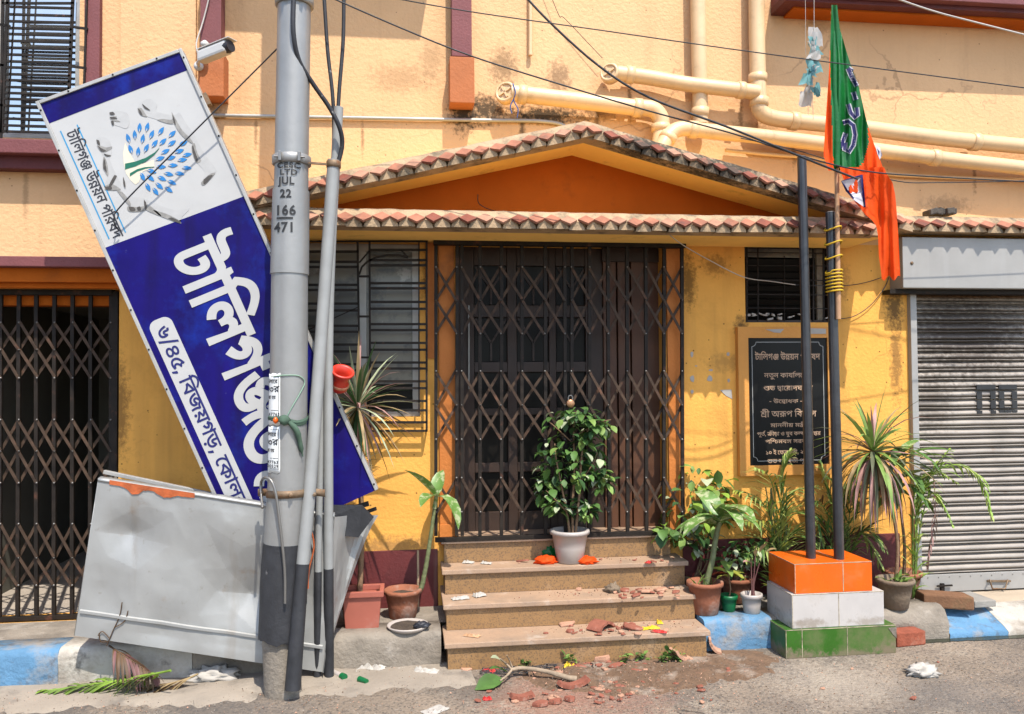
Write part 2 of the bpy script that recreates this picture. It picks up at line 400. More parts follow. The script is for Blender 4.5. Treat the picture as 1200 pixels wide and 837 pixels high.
class MB:
    def __init__(s):
        s.v, s.f, s.m, s.s = [], [], [], []

    def face(s, pts, m=0, smooth=False):
        i = len(s.v)
        s.v += [Vector(p) for p in pts]
        s.f.append(tuple(range(i, i + len(pts))))
        s.m.append(m)
        s.s.append(smooth)
        return s

    def box(s, a, b, m=0):
        (x0, y0, z0), (x1, y1, z1) = a, b
        x0, x1 = sorted((x0, x1)); y0, y1 = sorted((y0, y1)); z0, z1 = sorted((z0, z1))
        return s.hexa([(x0, y0, z0), (x1, y0, z0), (x1, y1, z0), (x0, y1, z0), (x0, y0, z1), (x1, y0, z1), (x1, y1, z1), (x0, y1, z1)], m)

    def hexa(s, p, m=0):
        i = len(s.v)
        s.v += [Vector(q) for q in p]
        for f in ((3, 2, 1, 0), (4, 5, 6, 7), (0, 1, 5, 4), (1, 2, 6, 5), (2, 3, 7, 6), (3, 0, 4, 7)):
            s.f.append(tuple(i + k for k in f)); s.m.append(m); s.s.append(False)
        return s

    def obox(s, c, ax, ay, az, m=0):
        c, ax, ay, az = map(Vector, (c, ax, ay, az))
        return s.hexa([c - ax - ay - az, c + ax - ay - az, c + ax + ay - az, c - ax + ay - az, c - ax - ay + az, c + ax - ay + az, c + ax + ay + az, c - ax + ay + az], m)

    def bar(s, p, q, w, d, m=0, up=(0, -1, 0)):
        """flat bar from p to q, width w across the view and depth d along 'up'"""
        p, q = Vector(p), Vector(q)
        a = (q - p)
        up = Vector(up)
        side = a.cross(up).normalized() * (w / 2)
        u2 = side.cross(a).normalized() * (d / 2)
        return s.obox((p + q) / 2, a / 2, side, u2, m)

    def prism(s, poly, vec, m=0, smooth=False):
        poly = [Vector(p) for p in poly]
        vec = Vector(vec)
        n = len(poly)
        i = len(s.v)
        s.v += poly + [p + vec for p in poly]
        s.f.append(tuple(i + k for k in range(n))); s.m.append(m); s.s.append(False)
        s.f.append(tuple(i + n + k for k in reversed(range(n)))); s.m.append(m); s.s.append(False)
        for k in range(n):
            j = (k + 1) % n
            s.f.append((i + k, i + n + k, i + n + j, i + j)); s.m.append(m); s.s.append(smooth)
        return s

    def tube(s, pts, r, n=8, cap=True, m=0, sub=0):
        pts = [Vector(p) for p in pts]
        if sub:
            pts = smooth_path(pts, sub)
        k = len(pts)
        rs = r if isinstance(r, (list, tuple)) else [r] * k
        if len(rs) != k:
            rs = [rs[0] + (rs[-1] - rs[0]) * i / (k - 1) for i in range(k)] if len(rs) == 2 else [rs[min(len(rs) - 1, int(i * (len(rs) - 1) / (k - 1) + .5))] for i in range(k)]
        base = len(s.v)
        prev = None
        for i, p in enumerate(pts):
            t = (pts[min(i + 1, k - 1)] - pts[max(i - 1, 0)])
            t = t.normalized() if t.length > 1e-9 else Vector((0, 0, 1))
            if prev is None:
                a = Vector((0, 0, 1)) if abs(t.z) < .9 else Vector((1, 0, 0))
                x = t.cross(a).normalized()
            else:
                x = (prev - t * prev.dot(t))
                x = x.normalized() if x.length > 1e-6 else t.orthogonal().normalized()
            prev = x
            y = t.cross(x)
            for q in range(n):
                an = 2 * math.pi * q / n
                s.v.append(p + (x * math.cos(an) + y * math.sin(an)) * rs[i])
        for i in range(k - 1):
            for q in range(n):
                a, b = base + i * n + q, base + i * n + (q + 1) % n
                s.f.append((a, b, b + n, a + n)); s.m.append(m); s.s.append(True)
        if cap:
            s.face([s.v[base + q] for q in reversed(range(n))], m)
            s.face([s.v[base + (k - 1) * n + q] for q in range(n)], m)
        return s

    def lathe(s, c, prof, n=24, m=0, mx=None, wob=None):
        """prof: (radius, height) from one end to the other"""
        c = Vector(c)
        base = len(s.v)
        for (r, z) in prof:
            for q in range(n):
                an = 2 * math.pi * q / n
                rr = r * (1 + (wob(an, z) if wob else 0))
                p = Vector((rr * math.cos(an), rr * math.sin(an), z))
                s.v.append(c + (mx @ p if mx else p))
        for i in range(len(prof) - 1):
            for q in range(n):
                a, b = base + i * n + q, base + i * n + (q + 1) % n
                s.f.append((a, b, b + n, a + n)); s.m.append(m); s.s.append(True)
        e = base + (len(prof) - 1) * n
        s.face([s.v[base + q] for q in reversed(range(n))], m)
        s.face([s.v[e + q] for q in range(n)], m)
        return s

    def grid(s, P, m=0, smooth=True, matf=None):
        """P: rows of points"""
        base = len(s.v)
        nr, nc = len(P), len(P[0])
        for row in P:
            s.v += [Vector(p) for p in row]
        for i in range(nr - 1):
            for j in range(nc - 1):
                a = base + i * nc + j
                s.f.append((a, a + nc, a + nc + 1, a + 1)); s.m.append(matf(i, j) if matf else m); s.s.append(smooth)
        return s

    def build(s, name, mats, parent=None, label=None, cat=None, group=None, kind=None, bevel=0.0, solid=0.0, weld=False):
        if not isinstance(mats, (list, tuple)):
            mats = [mats]
        if parent is not None:
            org = ROOT[parent]
        else:
            xs = [p.x for p in s.v]; ys = [p.y for p in s.v]; zs = [p.z for p in s.v]
            org = Vector(((min(xs) + max(xs)) / 2, (min(ys) + max(ys)) / 2, min(zs)))
            if kind == 'structure':
                org = Vector((0, 0, 0))
        me = bpy.data.meshes.new(name)
        me.from_pydata([p - org for p in s.v], [], s.f)
        for mm in mats:
            me.materials.append(mm)
        for p, mi, sm in zip(me.polygons, s.m, s.s):
            p.material_index = mi
            p.use_smooth = sm
        if bevel or weld:
            bm = bmesh.new()
            bm.from_mesh(me)
            if weld:
                bmesh.ops.remove_doubles(bm, verts=bm.verts, dist=1e-4)
            if bevel:
                es = [e for e in bm.edges if len(e.link_faces) == 2 and e.calc_face_angle(0) > .6]
                bmesh.ops.bevel(bm, geom=es, offset=bevel, segments=2, affect='EDGES', profile=.6, clamp_overlap=True)
            bm.to_mesh(me)
            bm.free()
        me.update()
        o = bpy.data.objects.new(name, me)
        if parent is not None:
            o.parent = parent
            ROOT[o] = org
        else:
            o.location = org
            ROOT[o] = org
        COL.objects.link(o)
        if solid:
            md = o.modifiers.new('thickness', 'SOLIDIFY')
            md.thickness = solid
            md.offset = 0
        return tag(o, label, cat, group, kind)


def smooth_path(pts, sub):
    out = []
    n = len(pts)
    for i in range(n - 1):
        p0, p1, p2, p3 = pts[max(i - 1, 0)], pts[i], pts[i + 1], pts[min(i + 2, n - 1)]
        for k in range(sub):
            t = k / sub
            out.append(.5 * ((2 * p1) + (p2 - p0) * t + (2 * p0 - 5 * p1 + 4 * p2 - p3) * t * t + (3 * p1 - p0 - 3 * p2 + p3) * t ** 3))
    out.append(pts[-1])
    return out


def wallgrid(mb, x0, x1, z0, z1, holes, y0, th, m=0, mr=None):
    """wall slab front at y0, thickness th, with rectangular openings (hx0, hx1, hz0, hz1)"""
    xs = sorted({x0, x1, *[h[0] for h in holes], *[h[1] for h in holes]})
    zs = sorted({z0, z1, *[h[2] for h in holes], *[h[3] for h in holes]})
    xs = [x for x in xs if x0 <= x <= x1]
    zs = [z for z in zs if z0 <= z <= z1]
    for a, b in zip(xs, xs[1:]):
        for c, d in zip(zs, zs[1:]):
            cx, cz = (a + b) / 2, (c + d) / 2
            if any(h[0] < cx < h[1] and h[2] < cz < h[3] for h in holes):
                continue
            mb.face([(a, y0, c), (b, y0, c), (b, y0, d), (a, y0, d)], m)
    mr = m if mr is None else mr
    for (a, b, c, d) in holes:
        y1 = y0 + th
        mb.face([(a, y0, c), (a, y0, d), (a, y1, d), (a, y1, c)], mr)
        mb.face([(b, y0, d), (b, y0, c), (b, y1, c), (b, y1, d)], mr)
        mb.face([(a, y0, d), (b, y0, d), (b, y1, d), (a, y1, d)], mr)
        mb.face([(b, y0, c), (a, y0, c), (a, y1, c), (b, y1, c)], mr)
    return mb


def glyph_contours(s):
    out = []
    for c in s.split('|'):
        v = list(map(int, c.split()))
        x = y = 0
        P = []
        for i in range(0, len(v), 2):
            x += v[i]; y += v[i + 1]
            P.append((x, y))
        out.append(P)
    return out


def area2(P):
    return sum(a[0] * b[1] - b[0] * a[1] for a, b in zip(P, P[1:] + P[:1]))


def fatten(P, w):
    """move a contour outward along its normals by w font units (outer contours run clockwise)"""
    if not w:
        return P
    n = len(P)
    out = []
    for i in range(n):
        a, b, c = Vector(P[i - 1]), Vector(P[i]), Vector(P[(i + 1) % n])
        d1, d2 = (b - a), (c - b)
        if d1.length < 1e-6 or d2.length < 1e-6:
            out.append(P[i]); continue
        n1 = Vector((-d1.y, d1.x)).normalized(); n2 = Vector((-d2.y, d2.x)).normalized()
        q = n1 + n2
        q = q / max(.45, q.length_squared / 2) if q.length > .2 else n1
        out.append((b.x + q.x * w, b.y + q.y * w))
    return out


def winding(x, y, cs):
    w = 0
    for c in cs:
        for (x0, y0), (x1, y1) in zip(c, c[1:] + c[:1]):
            if (y0 <= y) != (y1 <= y):
                if x0 + (y - y0) / (y1 - y0) * (x1 - x0) > x:
                    w += 1 if y1 > y0 else -1
    return w


def text(mb, key, place, fat=0, xmax=1e9, m=0):
    """Bengali line 'key' laid out in font units and put in space by place(x, y, layer)"""
    wid, L = LINES[key]
    for n, (gi, gx) in enumerate(L):
        cs = [fatten(c, fat) for c in glyph_contours(GLYPHS[gi])]
        if gx + max(p[0] for c in cs for p in c) > xmax:
            continue
        vv, ee = [], []
        for c in cs:
            k = len(vv)
            vv += [Vector(p) for p in c]
            ee += [(k + i, k + (i + 1) % len(c)) for i in range(len(c))]
        V, _, F, _, _, _ = delaunay_2d_cdt(vv, ee, [], 0, 1e-3)
        base = len(mb.v)
        mb.v += [place(p.x + gx, p.y, n % 5) for p in V]
        for f in F:
            cx, cy = sum(V[i].x for i in f) / len(f), sum(V[i].y for i in f) / len(f)
            if winding(cx, cy, cs):
                mb.f.append(tuple(base + i for i in f)); mb.m.append(m); mb.s.append(False)
    return mb


def inside(p, poly):
    r = False
    for a, b in zip(poly, poly[1:] + poly[:1]):
        if (a[1] > p[1]) != (b[1] > p[1]) and p[0] < (b[0] - a[0]) * (p[1] - a[1]) / (b[1] - a[1]) + a[0]:
            r = not r
    return r


def latin(mb, s, place, m=0, bold=.022):
    """a line of the built-in font: mesh of its filled outlines put in space by place(x, y, layer)"""
    c = bpy.data.curves.new('lettering', 'FONT')
    c.body = s
    c.align_x = 'CENTER'
    c.resolution_u = 3
    c.offset = bold
    c.space_character = 1.12
    o = bpy.data.objects.new('lettering', c)
    COL.objects.link(o)
    dg = bpy.context.evaluated_depsgraph_get()
    me = bpy.data.meshes.new_from_object(o.evaluated_get(dg))
    base = len(mb.v)
    mb.v += [place(v.co.x, v.co.y, 0) for v in me.vertices]
    for p in me.polygons:
        mb.f.append(tuple(base + k for k in p.vertices)); mb.m.append(m); mb.s.append(False)
    bpy.data.objects.remove(o)
    bpy.data.curves.remove(c)
    bpy.data.meshes.remove(me)
    return mb


# ------------------------------------------------------------------ leaves
def leaf(mb, p, d, L, w, droop=.3, m=0, n=4, fold=.25, prof=None, twist=0.0, up=None):
    p, d = Vector(p), Vector(d).normalized()
    up = Vector(up) if up else Vector((R.uniform(-.3, .3), R.uniform(-.3, .3), 1))
    side = d.cross(up)
    side = side.normalized() if side.length > 1e-4 else d.orthogonal().normalized()
    side = (Matrix.Rotation(twist, 3, d) @ side)
    prof = prof or (.06, .75, 1.0, .7, .04)
    rows = []
    cur = p.copy()
    dd = d.copy()
    k = len(prof)
    for i in range(k):
        t = i / (k - 1)
        nrm = side.cross(dd).normalized()
        hw = w / 2 * prof[i]
        rows.append([cur - side * hw + nrm * hw * fold, cur.copy(), cur + side * hw + nrm * hw * fold])
        dd = (dd + Vector((0, 0, -droop / (k - 1) * (1 + t)))).normalized()
        cur = cur + dd * (L / (k - 1))
    mb.grid(rows, m, True)


STRAP = (.35, .8, 1.0, .85, .5, .04)


def shrub_leaves(mb, crown, n, L, w, mats, droop=.5, seed=1, low=-.2):
    """leaves spread through ellipsoids (centre, radii)"""
    rr = random.Random(seed)
    for k in range(n):
        c, rx, ry, rz = rr.choice(crown)
        while True:
            v = Vector((rr.uniform(-1, 1), rr.uniform(-1, 1), rr.uniform(-1, 1)))
            if .25 < v.length < 1:
                break
        p = Vector(c) + Vector((v.x * rx, v.y * ry, v.z * rz))
        d = Vector((v.x + rr.uniform(-.6, .6), v.y + rr.uniform(-.6, .6), rr.uniform(low, .5)))
        q = rr.choice((rr.uniform(.4, .7), rr.uniform(.7, 1.25), rr.uniform(.8, 1.2)))
        leaf(mb, p, d, L * q, w * q * rr.uniform(.75, 1.15), droop * rr.uniform(.4, 1.5), rr.choice(mats), fold=rr.uniform(.1, .4))


def frond(mb, pts, nl, ll, lw, m=0, stem=.006, mats=None, ang=.9, seed=0, droop=.5):
    """palm frond: rachis through pts, leaflets in two ranks"""
    rr = random.Random(seed)
    path = smooth_path([Vector(p) for p in pts], 6)
    mb.tube(path, [stem, stem * .3], 5, True, m)
    k = len(path)
    for i in range(nl):
        t = .18 + .82 * i / (nl - 1)
        f = t * (k - 1)
        a = min(k - 2, int(f))
        p = path[a].lerp(path[a + 1], f - a)
        tg = (path[a + 1] - path[a]).normalized()
        sd = tg.cross(Vector((0, 0, 1)))
        sd = sd.normalized() if sd.length > 1e-3 else Vector((1, 0, 0))
        for sg in (-1, 1):
            d = tg * (1.1 - .3 * t) + sd * sg * ang * rr.uniform(.8, 1.2) + Vector((0, 0, rr.uniform(-.1, .35)))
            sz = math.sin(math.pi * (.15 + .8 * t)) * rr.uniform(.85, 1.1)
            leaf(mb, p, d, ll * max(.25, sz), lw, droop * rr.uniform(.6, 1.5), rr.choice(mats) if mats else m, prof=STRAP, fold=.2)


def rosette(mb, c, n, L, w, lo, hi, mats, droop=.5, seed=0, axis=(0, 0, 1), squash=1.0):
    rr = random.Random(seed)
    for i in range(n):
        an = 2.39996 * i + rr.uniform(-.2, .2)
        el = lo + (hi - lo) * ((i + .5) / n) + rr.uniform(-.12, .12)
        d = Vector((math.cos(an) * math.cos(el), math.sin(an) * math.cos(el) * squash, math.sin(el)))
        q = rr.uniform(.75, 1.1)
        leaf(mb, Vector(c) + d * .015, d, L * q, w * rr.uniform(.8, 1.15), droop * rr.uniform(.5, 1.6), rr.choice(mats), prof=STRAP, fold=.35)


def pot(name_mats, c, r0, r1, h, rim=.02, parent=None, n=26, lip=1.12, name='pot', wob=None):
    """flower pot: outside, rim and inside as one turned mesh; c is the middle of its foot"""
    mb = MB()
    rt = r1 * lip
    prof = [(r0 * .9, 0), (r0, .006), (r0 + (r1 - r0) * .5, h * .5 - rim * .3), (r1, h - rim * 1.4), (rt, h - rim * 1.3), (rt * 1.01, h - rim * .5), (rt * .985, h), (r1 * .93, h), (r1 * .86, h - .045), (.001, h - .04)]
    mb.lathe(c, prof, n, wob=wob)
    return mb.build(name, name_mats, parent)


def soil(c, r, parent, h=.0):
    mb = MB()
    P = []
    for i in range(5):
        P.append([Vector(c) + Vector((r * i / 4 * math.cos(a * math.pi / 8), r * i / 4 * math.sin(a * math.pi / 8), h + .008 * noise.noise(Vector((i * .9, a * .7, c[0] * 9))))) for a in range(17)])
    mb.grid(P)
    return mb.build('soil', M['soil'], parent)
GLYPHS = [
 '577 622 0 -71 -405 0 0 -346 1 -37 4 -25 5 -15 7 -11 23 -16 32 -5 26 2 24 6 24 11 22 14 21 15 18 18 18 21 15 22 12 23 8 23 5 24 2 24 -4 28 -12 21 -21 12 -32 4 -12 0 -14 -2 -14 -2 -13 -3 -11 71 19 4 21 4 21 2 22 1 35 -3 31 -11 26 -18 19 -26 10 -22 5 -26 2 -30 -3 -39 -10 -38 -16 -38 -21 -35 -24 -31 -28 -27 -25 -20 -27 -17 -29 -14 -29 -11 -32 -7 -34 -2 -34 3 -29 8 -25 13 -19 15 -15 21 -11 25 -6 21 -4 27 -1 34 0 360 -105 0 0 71|395 622 -5 35 -14 24 -25 13 -36 5 -94 0 -40 1 -34 3 -27 5 -32 12 -28 16 -24 23 -16 29 -8 21 -4 24 -2 26 0 13 2 12 1 14 2 14 74 -5 -3 -19 -1 -19 1 -21 4 -18 5 -16 9 -12 17 -14 23 -10 21 -4 25 -2 30 -1 78 0 33 -1 28 -3 23 -4 29 -11 24 -18 15 -19 11 -25 7 -30 3 -38',
 '276 622 0 -71 -105 0 0 -551 -77 0 0 469 -15 31 -21 27 -26 18 -34 6 -8 0 0 71 15 0 25 -4 25 -12 23 -19 19 -28 -2 23 -1 17 0 14 0 75 54 0 22 -66',
 '276 622 0 -71 -105 0 0 -551 -77 0 0 551 -104 0 0 71 92 0 -16 20 -16 20 -16 21 -14 21 23 38 25 36 25 34 28 30 30 25 34 21 38 16 42 10 48 3 35 -1 34 -5 32 -7 33 -10 31 -12 32 -16 31 -17 32 -20 32 -21 32 -24 34 -26 34 -27 -42 -54 -44 35 -42 31 -39 27 -36 23 -35 18 -35 15 -34 10 -36 6 -37 2 -35 -2 -32 -6 -28 -11 -26 -14 -24 -18 -20 -21 -20 -24 -17 -26 -17 -29 10 -16 12 -17 15 -18 17 -20',
 '741 622 0 -71 -105 0 0 -551 -77 0 0 335 6 -26 -23 29 -24 22 -25 14 -28 5 -15 -1 -16 -4 -14 -8 -12 -13 -7 -19 -3 -27 0 -19 2 -17 -65 -5 -4 26 -8 23 -10 21 -20 25 -24 18 -27 11 -29 4 -25 -3 -21 -7 -17 -13 -12 -15 -8 -19 -2 -21 3 -25 10 -23 17 -20 22 -18 28 -15 33 -14 -27 -74 -31 11 -29 14 -26 16 -24 19 -20 21 -16 24 -12 27 -8 29 -2 32 2 29 8 25 12 24 16 20 20 16 23 14 25 10 27 6 29 2 34 -2 30 -7 27 -11 25 -15 23 -21 22 -26 -15 -1 15 29 23 22 30 13 30 4 34 -3 28 -11 27 -17 30 -23 -9 -15 -1 21 -1 21 -1 21 0 22 0 84 -569 0 0 71',
 '484 0 0 425 21 -63 -23 32 -22 29 -20 25 -21 23 -19 21 -19 17 -28 21 -29 14 -30 9 -31 3 -33 -3 -29 -9 -23 -16 -21 -19 -19 -21 -18 -23 -14 -8 18 12 25 9 31 7 36 2 29 -2 25 -6 20 -10 25 -20 17 -25 11 -28 3 -27 -4 -38 -14 -35 -22 -32 -32 -31 -41 -31 -51 -30 -51 73 35 16 32 17 28 18 22 21 14 23 4 25 -4 20 -13 17 -21 11 -28 4 -25 -1 -23 -5 -24 -8 -25 -11 -81 66 21 33 22 30 23 27 24 24 26 20 26 16 29 12 30 7 32 2 32 -2 31 -6 28 -9 28 -14 27 -18 27 -21 26 -25 26 -29 27 -33 -18 11 -2 18 -1 25 -2 29 0 30 0 103 53 0 23 -66 106 0 0 -71 -105 0 0 -551',
 '384 626 26 -1 23 -5 21 -6 26 -16 20 -22 12 -27 4 -34 -3 -30 -9 -28 -16 -27 -20 -24 -24 -24 -28 -22 -28 -21 -22 -20 -16 -20 -5 -23 3 -17 8 -13 14 -9 19 -3 25 3 24 9 24 14 27 22 76 -27 7 -22 5 -23 3 -26 1 -26 -6 -44 -17 -38 -28 -32 -39 -24 -50 -15 -61 -5 -32 2 -32 5 -32 8 -32 13 -32 19 -32 25 -31 31 -29 40 -28 48 -26 57 -24 68 -22 79 77 22 18 -68 19 -59 20 -50 22 -41 22 -34 24 -27 23 -22 25 -16 25 -11 25 -7 26 -5 26 -1 36 3 31 7 25 14 18 18 11 24 4 28 -1 13 -2 14 -4 15 -7 17 60 7 -23 -18 -24 -17 -24 -15 -26 -12 -30 -7 -34 -2 -35 3 -29 11 -25 17 -18 22 -11 25 -4 29 4 33 12 28 19 25 23 22 24 19 25 19 27 21 24 21 16 22 5 24 -5 20 -6 11 -12 9 -16 7 -24 2 -34 -3 -30 -10 -26 -15 -20 -18 -13 -18 -4 -17 2 -13 7 -12 10 -10 14 -9 -53 -60 -30 22 -19 25 -10 26 -3 24 4 27 13 28 20 27 26 25 21 14 22 13 25 11 25 8 26 4|673 627 36 -3 31 -10 25 -16 18 -21 11 -25 4 -29 -3 -23 -9 -24 -18 -23 -26 -22 -23 -13 -29 -12 -35 -10 -16 64 34 10 27 12 16 17 6 22 -4 17 -10 12 -17 7 -22 2 -31 -4 -30 -12 -30 -21 -28 -26 -25 -30 -22 -34 -57 36 24 32 24 29 23 25 24 22 24 18 25 14 26 11 28 6|658 250 -25 2 -24 5 -23 8 -20 11 -20 13 -17 16 -16 17 -15 19 -13 20 -12 21 -11 21 -9 22 54 65 10 -37 12 -33 13 -28 16 -23 18 -19 20 -14 22 -10 23 -6 25 -2 22 3 20 8 15 16 5 25 -4 20 -13 18 -21 15 -29 12 55 36 21 -10 21 -13 18 -16 15 -20 10 -23 3 -26 -4 -29 -12 -26 -20 -24 -28 -19 -37 -11|744 144 2 -26 4 -36 6 -26 6 -24 8 -23 -71 -16 -9 29 -7 30 -6 29 -4 29 -3 28 -1 27 1 29 4 26 6 24 13 31 14 25 30 24 50 -52 -15 -21 -11 -20 -8 -21 -7 -32',
 '508 622 -5 35 -15 24 -24 13 -36 5 -140 0 -40 1 -34 3 -26 5 -33 12 -28 16 -24 23 -17 29 -7 21 -5 24 -1 26 0 13 1 13 2 13 2 14 74 -5 -3 -21 -1 -17 1 -21 3 -18 6 -16 9 -12 17 -14 23 -10 20 -4 25 -2 31 -1 124 0 33 -1 28 -3 23 -4 29 -11 24 -18 15 -19 11 -25 7 -30 3 -38|722 622 0 -71 -366 0 0 -179 2 -25 7 -17 11 -11 17 -3 19 3 20 9 22 16 23 22 16 19 18 22 18 26 60 9 20 -32 16 -32 13 -33 10 -33 6 -34 2 -33 -3 -41 -9 -37 -16 -35 -21 -31 -27 -26 -32 -22 -39 -16 -43 -10 -49 -3 -43 3 -41 7 -39 13 -37 19 -35 24 -33 32 -31 38 -29 45 -28 53 -26 60 -24 69 -22 78 76 20 25 -87 26 -74 28 -62 31 -52 33 -41 36 -31 39 -21 43 -13 47 -4 49 4 41 14 33 22 25 29 14 35 5 39 -1 29 -5 25 -6 23 -15 29 -18 24 46 19 -20 -32 -21 -28 -20 -24 -21 -20 -21 -17 -22 -13 -31 -12 -31 -4 -22 2 -21 4 -19 9 -15 11 -15 17 -12 23 -6 20 -4 29 -1 36 0 158 -289 0 0 71',
 '614 622 0 -71 -105 0 0 -358 -77 0 0 120 13 -60 -27 31 -27 29 -27 27 -27 23 -27 20 -28 16 -27 12 -27 8 -28 2 -30 -4 -23 -12 -14 -19 -5 -25 4 -21 12 -20 21 -19 33 -16 -37 -71 -32 17 -28 21 -23 24 -18 27 -10 30 -4 33 5 36 13 32 22 25 30 19 22 8 25 5 26 2 36 -2 33 -7 32 -10 29 -15 29 -18 27 -21 26 -24 26 -25 26 -28 -18 1 -1 19 -1 21 -1 22 0 22 0 123 -442 0 0 71|224 204 35 -2 33 -8 31 -12 29 -16 27 -19 26 -23 25 -27 25 -28 24 -31 -17 -80 -22 30 -24 29 -24 27 -24 25 -26 21 -26 18 -26 14 -28 8 -28 3 -26 -3 -20 -10 -11 -14 -4 -20 4 -18 11 -16 20 -13 29 -12 -35 -69 -31 14 -27 18 -21 20 -17 24 -10 26 -4 27 5 35 14 29 22 23 27 16 31 11|509 203 0 -246 -77 0 0 74 3 43 -2 24 -1 24 0 25 0 25 0 30',
 '636 622 0 -71 -105 0 0 -551 -77 0 -29 36 -31 33 -33 29 -36 27 -39 24 -43 21 -47 18 -53 14 -59 10 -36 91 21 14 22 13 22 13 23 13 23 12 23 12 24 12 23 11 23 11 -27 19 -29 17 -32 16 -34 14 -39 12 -43 10 31 68 2 -19 -91 0 0 71|454 551 -319 0 -21 9 28 -8 28 -11 28 -13 28 -15 26 -16 26 -17 22 -16 20 -16 16 -16 5 -56 -24 -11 -26 -12 -25 -12 -26 -13 -26 -12 -24 -13 -24 -13 -21 -12 -20 -13 -12 15 55 -10 50 -13 46 -17 41 -20 38 -23 35 -25 32 -28 31 -29 29 -32 -13 -4 -1 22 -1 23 -1 24 0 23|180 -6 -23 4 -19 12 -14 18 -4 24 4 24 14 19 19 13 23 4 23 -4 19 -13 14 -19 4 -24 -4 -24 -14 -18 -19 -12',
 '614 622 0 -71 -105 0 0 -551 -77 0 0 243 16 -56 -23 30 -24 27 -25 26 -26 23 -27 20 -27 16 -27 12 -27 8 -26 2 -34 -5 -28 -14 -20 -25 -6 -33 5 -28 16 -24 17 -13 21 -13 27 -12 -38 -71 -38 19 -32 22 -26 26 -19 30 -11 32 -4 35 3 31 7 27 14 23 17 20 20 16 23 13 24 9 25 5 25 2 34 -2 31 -6 30 -10 28 -13 27 -17 26 -19 24 -22 24 -24 23 -26 -14 -4 -3 23 -1 23 -1 22 0 23 0 180 -442 0 0 71',
 '726 622 0 -71 -105 0 0 -551 -77 0 0 396 22 -64 -27 38 -25 34 -23 30 -22 27 -22 23 -21 20 -20 16 -20 14 -21 10 -32 9 -35 3 -26 -2 -24 -5 -22 -8 -22 -11 -19 -13 -19 -16 -18 -17 -16 -18 -16 -19 -8 -2 16 9 16 6 16 4 18 1 35 -3 29 -11 21 -17 15 -23 9 -26 3 -29 -1 -21 -3 -15 -17 6 12 13 11 12 11 12 13 12 12 12 13 13 124 116 49 -53 -284 -268 -59 55 82 78 -36 -43 -30 -23 14 18 11 18 8 21 3 24 -4 23 -11 17 -18 11 -26 4 -16 -1 -15 -3 -15 -6 -16 -8 -76 72 27 34 27 31 28 27 28 25 30 21 30 16 31 13 33 7 35 3 36 -2 34 -7 31 -12 30 -16 29 -21 28 -25 28 -31 30 -34 30 -40 -18 5 -3 25 -1 27 -1 29 0 31 0 130 53 0 23 -66',
 '606 622 0 -71 -105 0 0 -551 -77 0 -22 39 -28 37 -32 34 -37 32 -40 29 -44 25 -46 21 -49 15 -50 11 -39 96 65 37 66 35 68 33 69 30 70 26 72 24 -23 -42 0 69 -434 0 0 71|424 474 21 -28 -52 -18 -53 -20 -55 -24 -55 -25 -51 -27 -49 -28 37 -10 38 -14 40 -17 40 -21 37 -24 36 -28 32 -31 27 -34 21 -37 -9 0 -2 23 -1 23 -2 25 0 30|185 -6 -23 4 -20 12 -13 18 -4 24 4 24 13 19 20 13 23 4 23 -4 20 -13 13 -19 4 -24 -4 -24 -13 -18 -20 -12',
 '643 622 0 -71 -105 0 0 -551 -77 0 -33 37 -34 33 -34 30 -36 27 -40 24 -42 20 -47 17 -53 14 -58 10 -36 91 34 21 37 21 38 21 40 21 41 19 42 19 59 7 2 -56 -34 -15 -34 -16 -36 -17 -35 -18 -31 -18 -29 -17 47 -11 43 -13 40 -15 38 -19 34 -20 32 -22 31 -24 29 -25 27 -27 0 17 -1 18 -1 18 0 19 0 141 4 22 -1 24 -2 26 -1 25 0 25 0 117 -471 0 0 71|77 569 41 -14 42 -13 41 -16 43 -18 41 -22 41 -23 39 -25 37 -27 35 -28 31 -28 -1 -91 -27 28 -29 26 -31 26 -34 25 -35 23 -37 22 -38 20 -38 18 -38 16 -38 14 -38 11 -36 9',
 '613 622 0 -71 -454 0 0 -298 -14 20 28 29 30 28 33 27 35 25 37 24 39 22 41 21 43 19 44 18 65 -64 -12 -23 -10 -23 -8 -22 -7 -22 -6 -23 -5 -24 -3 -25 -1 -27 -1 -28 1 -32 3 -32 4 -30 7 -31 9 -34 11 -36 -75 -17 -11 38 -9 38 -8 37 -6 38 -3 38 -1 40 1 27 2 25 3 25 7 34 10 31 10 25 11 21 12 -5 -38 -16 -37 -19 -36 -21 -36 -23 -35 -25 -35 -28 -35 -30 -36 -33 -36 -35 -59 40 0 336 -92 0 0 71',
 '347 39 -34 2 -33 7 -32 10 -31 16 -29 22 -28 28 -27 35 -25 42 -24 50 -23 58 -21 67 -19 76 75 23 14 -63 16 -55 16 -49 17 -43 18 -37 19 -32 21 -25 22 -21 23 -16 26 -10 26 -7 28 -2 40 4 35 13 28 22 21 30 13 39 4 48 -1 28 -5 24 -7 22 -11 27 -10 19 40 1 -12 -28 -13 -25 -14 -21 -23 -27 -27 -19 -28 -11 -32 -4 -20 1 -18 5 -17 8 -15 11 -14 17 -11 22 -6 20 -3 26 -1 33 0 51 -1 22 -4 17 -7 12 -13 8 -18 5 -26 2 9 76 37 -3 31 -6 24 -10 19 -14 12 -17 8 -20 4 -24 2 -28 0 -92 2 -22 6 -16 11 -10 17 -3 16 2 16 7 15 13 16 20 11 18 10 22 11 28 56 14 17 -27 15 -29 12 -32 9 -33 5 -32 2 -31 -3 -42 -7 -39 -13 -36 -17 -32 -23 -28 -29 -22 -34 -17 -40 -10',
 '315 792 82 0 -262 -917 -83 0',
